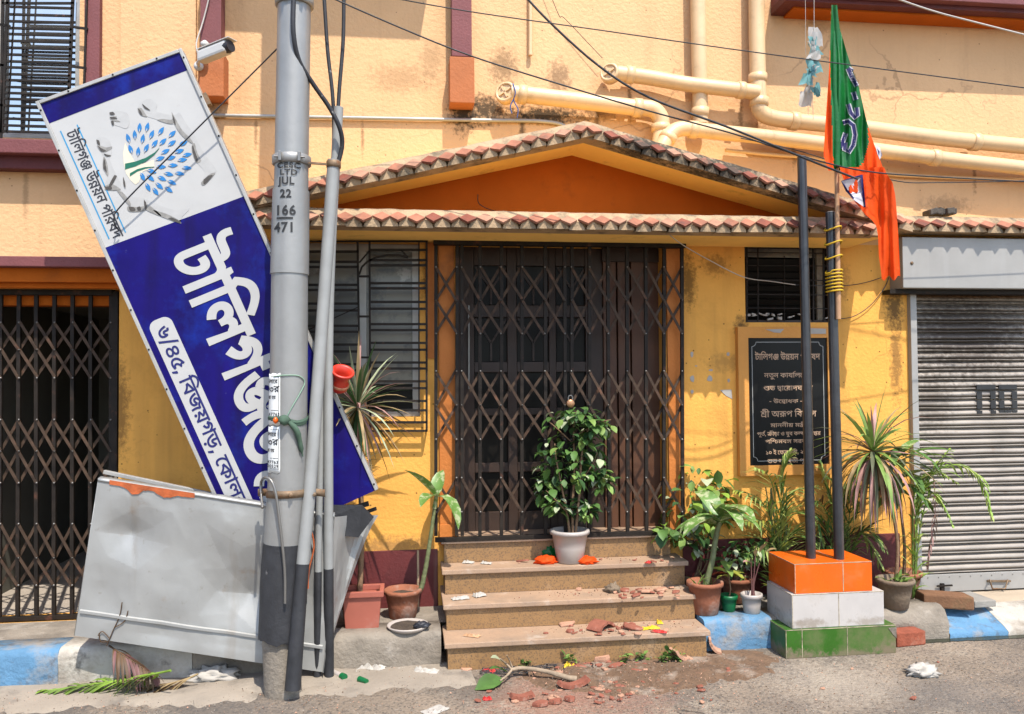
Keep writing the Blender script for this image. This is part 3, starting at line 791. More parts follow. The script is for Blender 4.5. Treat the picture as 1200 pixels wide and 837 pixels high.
 '296 0 -70 5 -59 16 -45 26 -34 35 -19 41 -7 47 4 36 14 32 22 28 32 26 42 24 53 21 0 -25 -33 16 -29 15 -25 15 -21 14 -17 17 -14 17 -12 30 -4 35 3 26 8 25 15 24 19 21 25 19 29 15 34 12 39 7 44 2 53 -2 45 -8 37 -12 30 -15 24 -19 18 -20 12 -23 8 -23 2 -24 -2 -26 -7 -24 -11 -20 -15 -19 -18 -16 -21 -14 -24 -13 -25 -12 -28 -11 -3 20 48 -19 41 -22 32 -24 25 -28 14 -35 5 -42 -7 -52 -20 -43 -33 -33 -47 -24 -57 -14|296 71 49 3 39 9 29 16 21 21 12 24 4 29 -6 30 -16 25 -17 15 -19 13 -22 12 -24 10 -25 8 -25 6 -46 -14 -39 -16 -29 -19 -22 -22 -13 -24 -4 -28 4 -26 13 -23 22 -20 29 -16 39 -10|297 363 23 7 22 8 22 9 29 17 24 20 16 22 5 25 -9 33 -28 25 -29 12 -36 8 -45 2 -34 -2 -33 -7 -28 -11 -22 -15 -15 -20 -5 -25 4 -23 11 -21 19 -19 27 -16 36 -15',
 '313 0 -49 3 -45 10 -42 16 -37 22 -31 28 -26 35 -19 39 -11 45 -4 50 5 52 15 49 25 45 33 44 43 41 50 39 58 38 65 37 71 36 39 -54 -9 -13 -6 -14 -3 -14 -1 -15 6 -26 18 -21 26 -13 34 -4 7 0 8 1 33 -56 -35 -20 -32 -20 -28 -19 -24 -19 -20 -19 -15 -19 -15 -30 -5 -33 5 -27 16 -26 18 -13 26 -8 35 -3 20 0 16 2 33 -85 -35 -18 -38 -15 -40 -12 -44 -9 -44 -5|320 71 30 1 24 2 22 2 20 4 21 5 23 6 -2 -2 -44 9 -36 15 -28 21 -19 26 -11 29 -4 33 2 25 6 25 10 22 13 23 18 21 21 22 26 22 30 22 33 22 -2 -25 -32 7 -27 12 -20 18 -15 21 -9 23 -3 25 2 21 6 19 9 -14 -48 -26 -44 -27 -40 -30 -35 -31 -30 -33 -25 -34 -18 -36 -10 -38 -4 -40 3 -39 9 -33 16 -27 20 -22 24 -18 28 -13 29 -8 30 -5',
 '190 116 7 -11 -6 -24 -8 -24 -9 -25 -9 -25 -9 -26 -10 -25 -11 -25 -11 -25 -11 -25 -67 0 10 40 9 40 9 41 7 40 7 38 5 36',
 '606 622 0 -71 -105 0 0 -551 -77 0 -22 39 -28 37 -32 34 -37 32 -40 29 -44 25 -46 21 -49 15 -50 11 -39 96 65 37 66 35 68 33 69 30 70 26 72 24 -23 -42 0 69 -434 0 0 71|424 474 21 -28 -52 -18 -53 -20 -55 -24 -55 -25 -51 -27 -49 -28 37 -10 38 -14 40 -17 40 -21 37 -24 36 -28 32 -31 27 -34 21 -37 -9 0 -2 23 -1 23 -2 25 0 30',
 '401 63 -39 2 -37 7 -37 12 -35 17 -34 22 -33 29 -30 34 -29 41 -27 49 -26 55 -23 63 -22 71 76 20 24 -77 25 -66 27 -56 29 -47 33 -37 35 -28 38 -19 42 -12 46 -4 45 4 38 10 29 18 21 25 13 32 4 40 -2 29 -6 24 -8 20 -8 17 60 0 -19 -19 -19 -17 -20 -16 -21 -14 -22 -12 -23 -10 -23 -7 -25 -5 -27 -1 -25 2 -23 5 -21 8 -27 18 -20 26 -9 20 -6 23 -2 25 3 30 11 29 17 31 25 29 35 26 45 24 -21 -1 -25 0 -25 -1 -25 0 -308 0 0 71 937 0 0 -71 -313 0 -23 0 -20 1 -19 1 -17 1 -51 -25 -43 -23 -33 -21 -26 -20 -19 -19 -13 -18 -11 -24 -4 -24 4 -24 12 -16 17 -9 19 -3 24 2 23 6 21 10 21 13 23 17 24 20 86 -31 8 -22 7 -27 4 -31 2 -31 -2 -33 -8 -31 -12 -30 -19 -27 -24 -23 -31 -20 -37 -15 -44 -9|801 205 1 -32 3 -32 4 -30 7 -31 9 -34 11 -36 -75 -17 -11 38 -9 38 -8 37 -6 38 -3 38 -1 40 1 34 3 32 5 29 7 27 8 23 8 21 -48 3 -43 6 -38 11 -34 14 -30 17 -26 21 -23 25 -20 27 -18 31 76 16 18 -27 23 -24 17 -14 22 -12 24 -10 28 -7 32 -5 36 -1 14 0 13 1 14 1 14 1 39 -70 -14 -30 -12 -29 -8 -29 -6 -30 -3 -33',
 '722 622 0 -71 -366 0 0 -179 2 -25 7 -17 11 -11 17 -3 19 3 20 9 22 16 23 22 16 19 18 22 18 26 60 9 20 -32 16 -32 13 -33 10 -33 6 -34 2 -33 -3 -41 -9 -37 -16 -35 -21 -31 -27 -26 -32 -22 -39 -16 -43 -10 -49 -3 -43 3 -41 7 -39 13 -37 19 -35 24 -33 32 -31 38 -29 45 -28 53 -26 60 -24 69 -22 78 76 20 25 -87 26 -74 28 -62 31 -52 33 -41 36 -31 39 -21 43 -13 47 -4 49 4 41 14 33 22 25 29 14 35 5 39 -1 29 -5 25 -6 23 -15 29 -18 24 46 19 -20 -32 -21 -28 -20 -24 -21 -20 -21 -17 -22 -13 -31 -12 -31 -4 -22 2 -21 4 -19 9 -15 11 -15 17 -12 23 -6 20 -4 29 -1 36 0 158 -289 0 0 71|363 -149 -23 4 -20 12 -13 19 -4 23 4 24 13 19 20 13 23 4 23 -4 20 -13 13 -19 4 -24 -4 -23 -13 -19 -20 -12',
 '356 622 0 -71 -20 0 -21 -6 -23 -11 -23 -14 -24 -17 -22 -20 -22 -23 -20 -27 -18 -29 -15 -32 -11 -34 -7 -37 -2 -39 2 -45 8 -38 12 -31 15 -26 18 -20 20 -15 32 -13 32 -5 23 1 19 4 18 7 21 11 35 -61 -27 -17 -30 -11 -31 -6 -31 -2 -40 4 -38 11 -34 18 -29 25 -26 31 -21 36 -15 42 -9 47 -3 51 3 53 11 49 17 46 23 43 28 37 33 33 36 28 39 22 41 17 -64 -33 -19 -2 -20 -1 -22 -1 -25 0 -140 0 0 71',
 '817 622 0 -71 -325 0 0 -62 0 -16 0 -473 -77 0 -22 39 -27 37 -32 35 -36 33 -40 29 -42 25 -46 21 -46 15 -48 9 -39 96 65 36 64 33 65 31 66 28 69 26 71 24 -22 -42 0 76 -425 0 0 71|415 467 21 -29 -34 -10 -36 -13 -36 -14 -35 -16 -36 -16 -35 -16 -33 -17 -31 -16 -30 -16 38 -10 38 -14 40 -18 38 -22 36 -25 34 -29 31 -30 24 -32 19 -34 -8 -2 -2 23 -2 23 -1 25 0 30|761 288 -3 -32 -10 -30 -17 -27 -26 -22 -22 -11 -27 -6 -31 -2 -16 0 -15 1 -14 1 -14 3 6 72 14 -1 20 -1 40 5 22 14 11 20 4 24 -6 34 -17 30 -28 26 -40 23 -51 17 -62 12 3 75 50 -8 46 -13 44 -18 39 -22 34 -26 28 -30 21 -33 13 -36',
 '407 50 -53 5 -51 13 -49 22 -46 33 -42 44 -40 55 -35 68 -33 81 -29 95 76 20 24 -78 26 -68 27 -58 29 -49 32 -39 35 -30 38 -21 42 -13 47 -4 30 1 26 4 23 7 29 13 23 19 16 23 12 25 7 29 2 31 -2 27 -5 26 -9 23 -12 22 -15 18 -18 15 -20 11 -23 7 -25 2 -34 -4 -24 -13 -13 -20 -4 -25 2 -21 3 -12 4 -13 -77 -15 -5 19 -4 18 -3 18 -1 19 5 36 15 30 23 23 31 17 24 8 26 4 28 2 40 -3 36 -10 33 -15 29 -22 25 -26 20 -32 15 -36 9 -39 3 -43 -3 -41 -9 -37 -14 -36 -21 -31 -27 -27 -33 -22 -39 -17 -45 -10|717 622 0 -71 -727 0 0 71',
 '-286 -266 -28 3 -31 9 -30 14 -25 22 -12 19 -8 22 -2 26 4 32 13 27 22 22 29 17 37 11 43 3 41 -3 40 -7 39 -13 38 -16 39 -21 39 -25 41 -28 42 -31 44 -34 -45 -54 -43 35 -41 31 -38 27 -36 23 -35 18 -33 15 -33 11 -32 6 -32 2 -31 -3 -23 -11 -13 -16 -5 -20 5 -24 14 -15 22 -9 24 -3 33 4 27 12 19 17 15 21 10 23 6 25 3 23 1 20 0 67 77 0 0 -53 -2 -30 -5 -35 -5 -25 -9 -25 -12 -24 -15 -22 -19 -20 -23 -16 -28 -14 -34 -7',
 '636 622 0 -71 -105 0 0 -551 -77 0 -29 36 -31 33 -33 29 -36 27 -39 24 -43 21 -47 18 -53 14 -59 10 -36 91 21 14 22 13 22 13 23 13 23 12 23 12 24 12 23 11 23 11 -27 19 -29 17 -32 16 -34 14 -39 12 -43 10 31 68 2 -19 -91 0 0 71|454 551 -319 0 -21 9 28 -8 28 -11 28 -13 28 -15 26 -16 26 -17 22 -16 20 -16 16 -16 5 -56 -24 -11 -26 -12 -25 -12 -26 -13 -26 -12 -24 -13 -24 -13 -21 -12 -20 -13 -12 15 55 -10 50 -13 46 -17 41 -20 38 -23 35 -25 32 -28 31 -29 29 -32 -13 -4 -1 22 -1 23 -1 24 0 23',
 '-254 707 326 210 38 -57 -319 -216',
 '440 629 25 -2 23 -6 20 -11 19 -16 18 -23 17 -29 54 66 61 14 20 -18 19 -21 17 -23 13 -27 8 -29 3 -33 -3 -34 -8 -32 -14 -29 -18 -27 -22 -24 -27 -22 -30 -20 -33 -17 -36 -16 -31 73 42 18 35 19 30 22 21 24 14 30 4 34 -3 25 -8 23 -15 22 -22 19 49 22 -100 -122 -61 -2 -7 32 -10 25 -12 18 -24 18 -29 6 -17 -2 -16 -6 -13 -9 -11 -13 -6 -16 -2 -20 6 -29 18 -23 19 -11 26 -8 33 -3 -5 -77 -34 5 -30 8 -25 12 -21 15 -17 18 -13 21 -9 23 -5 25 -2 27 2 29 6 26 9 22 21 26 25 18 30 11|207 629 35 -4 33 -11 20 -13 18 -16 15 -20 11 -24 7 -28 2 -33 -2 -24 -5 -23 -9 -22 -13 -21 -16 -17 -21 -15 -24 -12 -29 -7 -33 -2 -7 77 35 3 26 8 18 13 16 24 5 24 -5 29 -16 23 -27 13 -38 5 -17 -1 -14 -2 -15 -3 -16 -5 -8 75 20 4 18 3 17 1|519 32 -71 5 -68 14 -64 24 -61 34 -56 46 -51 58 -46 70 -40 84 -34 97 74 23 31 -84 34 -72 38 -61 41 -51 46 -41 50 -31 53 -22 59 -13 63 -4 48 3 41 9 34 14 26 22 16 27 5 35 -3 26 -9 23 -14 19 -19 18 -21 14 -25 12 81 33 28 -18 22 -21 18 -24 13 -27 7 -29 3 -32 -3 -34 -10 -32 -17 -28 -23 -25 -28 -21 -35 -18 -39 -12 -45 -8',
 '422 43 -42 2 -41 7 -39 12 -37 17 -36 23 -33 30 -33 36 -30 44 -28 50 -26 58 -25 67 -23 76 76 20 25 -82 27 -71 29 -60 32 -48 34 -39 38 -29 40 -21 43 -12 47 -4 34 2 30 6 26 11 24 14 19 18 15 20 11 24 7 25 2 28 -2 29 -4 25 -7 23 -9 20 -12 19 -12 15 48 78 23 -36 19 -36 14 -35 10 -35 6 -34 2 -34 -3 -41 -9 -37 -16 -36 -22 -31 -27 -27 -33 -22 -38 -16 -44 -10|384 284 -39 4 -33 10 -27 18 -20 23 -12 29 -4 34 2 23 5 23 7 20 8 18 80 -24 -7 -11 -6 -14 -4 -15 -2 -16 4 -23 11 -16 17 -9 22 -3 21 2 21 6 22 12 24 19 16 19 18 24 19 29 63 10 -8 -54 -18 -28 -19 -26 -19 -22 -21 -18 -21 -16 -22 -12 -24 -9 -26 -5|731 622 0 -71 -741 0 0 71',
 '627 622 0 -71 -468 0 0 -298 -14 20 43 43 48 41 53 37 58 35 62 30 66 27 47 -47 0 -350 -77 -30 0 372 20 -26 -38 -16 -37 -19 -36 -21 -36 -23 -35 -25 -35 -28 -35 -30 -36 -33 -36 -35 -59 40 0 336 -92 0 0 71|522 218 0 -335 -77 0 -25 24 -25 21 -27 18 -26 15 -28 13 -28 10 -29 9 -31 7 -31 6 -36 80 26 15 29 15 31 16 33 17 34 15 34 16 35 14 33 13 31 11|445 146 -22 -9 -24 -9 -25 -11 -26 -11 -25 -12 -24 -11 -33 -16 -28 -15 11 8 37 -10 35 -11 33 -14 33 -17 31 -20 30 -24 -1 18 -1 21 -1 20 0 15',
 '641 622 0 -71 -105 0 0 -551 -77 0 -23 28 -27 28 -32 26 -36 25 -39 21 -42 20 -45 15 -47 10 -50 6 -35 87 22 17 22 15 22 16 23 14 23 15 24 15 57 -8 -23 -6 -19 -1 -36 2 -32 5 -29 8 -24 12 -21 14 -16 18 -11 20 -7 22 -2 25 3 29 10 26 16 23 22 22 29 23 35 24 69 -35 -33 -15 -27 -17 -19 -18 -18 -29 -6 -30 7 -32 19 -20 28 -12 33 -4 23 2 25 6 28 11 31 18 43 -60 -24 -15 -25 -15 -26 -17 -26 -17 -25 -17 -25 -18 -24 -16 -22 -16 -20 -16 -13 17 72 -14 63 -20 53 -25 47 -29 43 -34 39 -37 -1 17 0 19 -1 18 0 19 0 386 -469 0 0 71',
 '49 338 242 0 0 -82 -242 0',
 '606 622 0 -71 -105 0 0 -551 -77 0 -22 39 -28 37 -32 34 -37 32 -40 29 -44 25 -46 21 -49 15 -50 11 -39 96 65 37 66 35 68 33 69 30 70 26 72 24 -23 -42 0 140|424 474 21 -28 -52 -18 -53 -20 -55 -24 -55 -25 -51 -27 -49 -28 37 -10 38 -14 40 -17 40 -21 37 -24 36 -28 32 -31 27 -34 21 -37 -9 0 -2 23 -1 23 -2 25 0 30|240 629 12 0 14 -1 14 -2 13 -2 -6 -72 -15 2 -21 0 -27 -3 -20 -9 -12 -15 -4 -18 6 -24 17 -21 19 -12 28 -14 35 -15 -60 -45 -24 13 -22 13 -20 14 -25 23 -18 25 -11 28 -4 30 3 26 11 25 18 22 25 17 21 8 25 5',
 '702 622 0 -71 -105 0 0 -368 -77 11 0 318 5 20 -3 17 -1 18 -1 19 0 21 0 81 53 0 24 -66|376 629 25 -2 24 -5 23 -8 21 -11 20 -14 18 -17 16 -19 14 -21 12 -23 -4 -105 -22 44 -24 38 -27 30 -29 22 -31 14 -34 4 -35 -5 -28 -17 -18 -26 -6 -37 4 -25 10 -22 19 -18 26 -15 34 -9 44 -5 -7 -77 -41 5 -37 9 -31 13 -25 17 -21 20 -16 24 -11 26 -7 29 -2 31 2 33 7 29 12 26 15 21 19 17 21 12 22 10 24 5|92 629 28 -2 26 -6 26 -9 23 -14 21 -18 17 -22 13 -27 8 -33 3 -37 -2 -27 -7 -26 -11 -25 -16 -23 -20 -20 -25 -17 -31 -13 -35 -7 -41 -3 -6 77 32 2 26 5 22 8 25 15 16 19 9 21 3 21 -6 37 -20 27 -20 14 -27 7 -32 3 -23 -1 -20 -2 -21 -3 -21 -5 -8 75 22 4 23 3 24 1|597 -43 -74 0 -11 27 -14 21 -18 17 -20 12 -25 7 -29 2 -27 -1 -28 -3 -29 -4 -30 -5 -31 -3 -32 -1 -31 2 -32 6 -30 10 -28 14 -23 21 -19 27 -9 22 -5 25 -2 29 0 15 2 15 2 14 2 13 78 -9 -4 -20 -2 -12 0 -14 3 -29 11 -23 15 -15 21 -11 23 -6 27 -2 30 1 27 3 25 4 24 5 27 3 28 1 25 -1 25 -4 23 -7 22 -10 19 -14 17 -18 0 161 77 -1',
 '276 551 -105 0 0 -551 -77 0 0 551 -104 0 0 71 104 0 -6 41 -11 36 -17 32 -21 27 -26 23 -29 19 -34 16 -36 12 -38 9 -42 6 -42 4 -44 1 -38 -1 -33 -2 -31 -3 -37 -8 -28 -11 -17 -14 -6 -17 6 -16 18 -8 25 -4 28 -1 96 0 33 -1 28 -3 23 -5 28 -12 22 -17 16 -21 11 -24 6 -29 2 -36 -67 0 -2 22 -4 17 -7 14 -9 10 -11 7 -14 4 -17 2 -23 1 -99 0 -26 1 -24 1 -22 4 -28 6 -23 9 -21 15 -14 19 -7 21 -3 21 7 36 22 31 36 26 51 19 66 12 81 4 125 -8 104 -24 83 -39 62 -57 40 -75 18 -92 102 0',
 '903 622 0 -71 -105 0 0 -551 -77 0 -21 38 -24 34 -27 32 -29 28 -31 25 -32 23 25 66 26 -16 26 -20 27 -24 25 -25 21 -26 17 -26 -1 15 -1 13 0 13 0 14 -1 14 0 16 0 357 -731 0 0 71|376 91 -45 4 -43 10 -42 18 -40 26 -39 36 -37 47 -36 57 -33 70 -32 83 73 24 24 -65 26 -57 26 -48 27 -41 29 -32 32 -25 34 -17 38 -11 40 -3 34 2 30 6 24 9 29 21 20 27 11 33 4 35 -3 36 -11 32 -18 26 -22 20 -26 12 -30 4 -29 -4 -21 -10 -13 -19 -4 -25 2 -19 6 -22 -76 -15 -6 20 -5 18 -2 18 -1 16 5 34 16 28 23 22 29 16 34 9 35 3 38 -3 34 -9 30 -14 27 -20 22 -24 18 -29 13 -32 8 -36 3 -39 -3 -35 -8 -34 -14 -31 -20 -29 -25 -25 -31 -21 -37 -16 -43 -9|344 465 -10 30 -20 27 -18 14 -24 12 -29 8 24 45 45 -12 34 -15 28 -17 20 -18 14 -20 10 -24 5 -27',
 '779 622 0 -71 -278 0 0 -551 -77 0 -22 39 -28 37 -32 34 -37 32 -40 29 -44 25 -46 21 -49 15 -50 11 -39 96 65 37 66 35 68 33 69 30 70 26 72 24 -23 -42 0 69 -434 0 0 71|424 474 21 -28 -52 -18 -53 -20 -55 -24 -55 -25 -51 -27 -49 -28 37 -10 38 -14 40 -17 40 -21 37 -24 36 -28 32 -31 27 -34 21 -37 -9 0 -2 23 -1 23 -2 25 0 30|689 221 1 -23 2 -24 4 -26 5 -26 7 -27 8 -27 -70 -16 -9 30 -8 29 -6 31 -4 29 -3 27 -1 26 1 33 4 33 6 34 9 30 7 2 -22 -7 -24 -9 -26 -10 -25 -10 -23 -10 -21 -9 0 76 25 10 27 11 29 12 31 11 29 10 28 9 58 -58 -14 -26 -10 -27 -7 -28 -4 -28 -3 -26|185 -6 -23 4 -20 12 -13 18 -4 24 4 24 13 19 20 13 23 4 23 -4 20 -13 13 -19 4 -24 -4 -24 -13 -18 -20 -12',
 '692 622 0 -71 -105 0 0 -307 -77 0 0 268 5 20 -3 17 -1 18 -1 19 0 21 0 81 53 0 24 -66|361 629 25 -2 24 -4 23 -9 21 -11 20 -13 18 -17 16 -19 14 -21 12 -23 -4 -106 -22 44 -24 38 -27 30 -29 22 -31 14 -34 4 -35 -5 -28 -17 -18 -26 -6 -37 4 -25 10 -22 18 -18 27 -15 34 -9 44 -5 -6 -77 -41 5 -37 9 -31 13 -25 17 -21 20 -16 24 -12 26 -7 29 -2 31 2 33 7 29 12 26 15 21 19 17 20 12 23 10 24 5|77 629 27 -2 27 -6 25 -9 24 -14 20 -18 18 -22 13 -27 8 -33 3 -37 -2 -27 -7 -26 -11 -25 -16 -23 -20 -20 -26 -17 -30 -13 -35 -7 -41 -3 -6 77 32 2 26 5 22 8 25 15 16 19 9 21 3 21 -7 37 -19 27 -20 14 -27 7 -32 3 -18 -1 -18 -1 -19 -4 -22 -5 -8 75 24 4 21 3 20 1|587 292 0 -335 -77 0 -25 24 -25 21 -26 18 -27 15 -28 13 -28 10 -29 9 -31 7 -31 6 -36 80 26 15 29 15 31 16 33 17 34 15 35 16 34 14 33 13 31 11|510 220 -22 -9 -24 -9 -25 -11 -26 -11 -25 -12 -24 -11 -33 -16 -28 -15 11 8 37 -10 35 -11 34 -14 32 -17 31 -20 30 -24 -1 18 -1 20 -1 20 0 15',
 '692 622 0 -71 -105 0 0 -551 -77 0 0 353 23 -63 -20 25 -18 21 -15 17 -23 17 -21 5 -14 -2 -12 -6 -13 -12 -14 -19 -11 -17 -13 -23 -16 -28 -17 -31 -17 -27 -15 -22 -23 -28 -23 -18 -28 -11 -32 -4 -26 3 -26 8 -24 15 -24 21 -17 20 -18 23 -18 27 61 37 17 -28 15 -21 13 -14 19 -11 20 -4 17 3 15 8 17 14 17 22 13 19 15 24 15 28 23 33 17 32 17 25 16 17 25 16 28 5 31 -5 28 -14 19 -14 21 -19 22 -23 -20 -1 -3 22 -2 21 -1 21 0 21 0 93 -520 0 0 71|271 271 -7 42 -7 36 -7 30 -8 25 -12 20 -16 17 -19 14 -22 12 -27 9 -31 7 -36 6 -41 6 15 76 54 -20 36 -7 32 -7 27 -9 24 -10 20 -12 18 -14 20 -26 15 -30 7 -24 5 -26 4 -30',
 '632 622 0 -71 -105 0 0 -551 -77 0 0 135 18 -53 -23 34 -24 33 -23 31 -25 28 -25 24 -26 21 -27 16 -29 9 -30 3 -34 -5 -28 -14 -20 -24 -6 -33 6 -30 18 -25 19 -15 23 -13 29 -11 -25 -77 -34 14 -29 15 -25 17 -20 19 -16 19 -12 22 -9 22 -5 22 -2 24 3 30 7 27 14 23 17 20 20 16 23 12 24 10 24 5 25 2 38 -2 36 -8 31 -12 30 -16 26 -20 24 -23 23 -26 21 -27 19 -30 -17 -3 -2 23 -1 23 -1 24 0 25 0 270 -460 0 0 71|299 323 -1 -12 -1 -12 -76 23 -3 36 -7 31 -10 26 -14 21 -19 18 -24 14 -29 12 -35 8 -42 6 13 72 46 -13 31 -4 28 -6 26 -9 24 -12 21 -15 19 -17 16 -20 13 -23 11 -27 7 -29 5 -32',
 '468 308 -32 2 -27 4 -25 8 -24 13 -26 18 -29 24 -22 19 -17 12 -14 7 -15 2 -15 -3 -14 -8 -11 -13 -3 -18 3 -17 9 -16 13 -17 17 -17 -55 -55 -19 18 -16 20 -14 19 -11 22 -7 23 -2 25 4 34 13 27 19 21 24 15 27 9 26 3 26 -2 23 -5 21 -8 20 -12 20 -15 21 -18 22 -19 19 -15 17 -11 24 -10 30 -3 29 4 22 13 14 22 5 32 -2 25 -7 24 -11 23 -15 23 -17 20 -19 18 80 16 16 -16 15 -21 15 -24 11 -26 8 -30 3 -32 -4 -40 -13 -34 -22 -26 -29 -19 -36 -11|703 622 0 -71 -713 0 0 71|456 370 32 -2 27 -5 22 -9 19 -11 18 -17 13 -20 6 -18 4 -23 1 -29 0 -353 -77 0 -8 27 -10 22 -14 17 -26 16 -32 5 -27 -1 -29 -3 -30 -4 -31 -4 -33 -4 -36 -1 -30 2 -33 5 -22 6 -22 9 -21 12 -19 15 -17 20 -15 23 -11 28 -7 33 -2 39 1 22 2 24 3 23 4 21 77 -12 -4 -16 -3 -17 -1 -20 -1 -24 2 -32 7 -26 11 -20 21 -21 27 -12 27 -6 26 -2 29 1 29 4 29 4 28 4 28 3 26 1 31 -3 29 -9 26 -17 21 -26 0 240 -1 23 -4 16 -5 13 -9 9 -20 10 -14 3 -17 1 -25 -2 -24 -8 -23 -11 -19 -15 -17 -16 -13 -16 -8 -18 -3 -16 2 -12 7 -12 14 -7 26 -3 22 1 18 2 7 -69 -11 -3 -14 -3 -17 -1 -21 -1 -27 3 -27 7 -23 14 -18 18 -12 25 -4 31 4 30 13 32 13 20 15 19 19 19 21 16 23 14 25 12 26 9 28 5',
 '-177 -241 -30 3 -31 8 -27 13 -23 20 -15 27 -5 33 4 31 14 25 22 19 28 14 32 9 36 3 0 44 77 0 0 -64 -33 -46 -16 2 -21 0 -30 -2 -22 -8 -13 -12 -5 -18 4 -17 12 -12 18 -7 22 -3 27 2 25 7 24 11 22 15 22 19 21 23 31 -15 34 -17 35 -20 36 -21 34 -22 31 -21 -42 -53 -25 18 -25 17 -25 16 -24 14 -23 13 -21 10 -21 -17 -23 -14 -25 -12 -27 -8 -28 -5',
 '940 622 0 -71 -950 0 0 71|471 528 35 -2 28 -5 23 -9 20 -12 19 -18 13 -22 6 -19 4 -24 1 -28 0 -10 0 -13 0 -14 -1 -14 -2 -14 3 -18 0 -306 -77 0 -8 27 -10 22 -14 17 -27 16 -34 5 -33 -1 -30 -3 -30 -4 -31 -5 -22 -2 -25 -2 -27 0 -32 2 -35 5 -23 6 -23 9 -21 12 -20 15 -17 19 -15 23 -11 28 -7 34 -2 39 1 23 2 24 3 23 4 21 77 -12 -4 -16 -3 -17 -1 -19 -1 -24 2 -33 7 -27 11 -20 22 -21 28 -12 29 -6 28 -2 35 1 31 3 29 5 28 4 28 3 30 1 35 -3 29 -10 26 -16 21 -26 0 276 -1 23 -4 17 -5 12 -9 9 -20 11 -15 2 -18 1 -29 -3 -26 -8 -25 -13 -21 -16 -18 -18 -14 -19 -9 -21 -3 -19 2 -14 7 -13 15 -9 27 -3 25 1 20 3 7 -71 -12 -3 -15 -3 -18 -1 -22 -1 -29 3 -27 8 -24 14 -19 20 -12 28 -4 34 4 33 13 34 14 23 16 21 20 20 22 18 23 15 26 13 27 10 29 6|759 425 38 -4 33 -11 27 -20 21 -25 12 -30 4 -34 -3 -31 -9 -31 -11 -20 -16 -20 -20 -18 -26 -17 -32 -15 -39 -14 -24 72 30 10 26 11 21 13 21 23 7 29 -5 30 -15 19 -21 10 -25 4 -24 -3 -24 -10 -23 -17 -21 -23 -21 -28 -20 -33 -43 37 26 46 28 36 29 29 30 19 34 12',
 '509 629 48 -4 39 -13 32 -22 24 -29 14 -36 5 -42 -3 -31 -8 -29 -14 -26 -18 -24 -22 -22 -27 -20 -30 -18 -33 -16 -36 -15 -31 72 41 16 35 17 29 19 20 21 13 26 4 29 -5 33 -16 23 -26 15 -35 5 -35 -3 -33 -9 -30 -14 -27 -16 -22 -20 -17 -20 -11 -19 -3 -18 3 -15 7 -12 16 -10 29 -7 -21 -74 -35 9 -28 13 -22 17 -16 20 -10 24 -3 27 2 23 7 23 12 23 15 22 19 21 22 21 25 18 28 16 29 13 32 10 33 6|681 225 -7 -52 -20 -44 -34 -37 -46 -28 -56 -16 -65 -6 -46 3 -44 8 -43 14 -41 20 -39 27 -36 33 -35 40 -33 48 -30 56 -29 64 -26 72 -23 80 75 22 28 -90 30 -78 31 -66 35 -55 38 -45 41 -34 46 -24 49 -14 54 -5 40 3 34 9 30 14 23 22 13 27 5 35 -3 25 -8 22 -15 19 -18 17 -22 15 -25 12 80 35 27 -18 23 -20 18 -24 13 -26 8 -29',
 '-10 551 0 71 557 0 0 -71|200 486 31 -2 28 -6 26 -11 24 -16 22 -21 21 -26 -16 -1 15 29 23 22 29 13 32 4 30 -3 29 -7 26 -13 25 -18 25 -22 25 -25 -58 -47 -21 26 -23 20 -25 13 -28 4 -20 -3 -19 -10 -14 -18 -5 -30 0 -16 2 -16 -65 -5 -8 34 -13 28 -19 22 -21 16 -25 10 -26 3 -33 -5 -25 -13 -16 -22 -5 -27 7 -35 21 -26 22 -13 26 -13 30 -12 -27 -74 -30 10 -27 13 -26 14 -22 17 -19 19 -16 22 -12 25 -7 28 -2 31 2 25 7 23 11 21 16 19 18 15 22 13 24 9 26 6',
 '630 622 0 -71 -105 0 0 -551 -77 0 0 425 20 -62 -30 42 -29 36 -28 31 -27 26 -27 21 -26 17 -26 11 -26 7 -27 2 -29 -3 -25 -9 -19 -14 -15 -18 -9 -23 -3 -26 4 -29 12 -25 20 -20 28 -15 25 -8 30 -6 34 -5 -6 -83 -42 6 -40 9 -35 13 -32 18 -28 20 -22 26 -17 28 -10 33 -3 37 3 34 8 31 13 27 18 22 21 19 24 15 27 11 28 6 29 2 34 -2 31 -6 30 -10 28 -14 27 -17 27 -22 27 -24 27 -29 28 -32 -16 4 -3 20 -1 25 -2 28 0 26 0 112 53 0 23 -66',
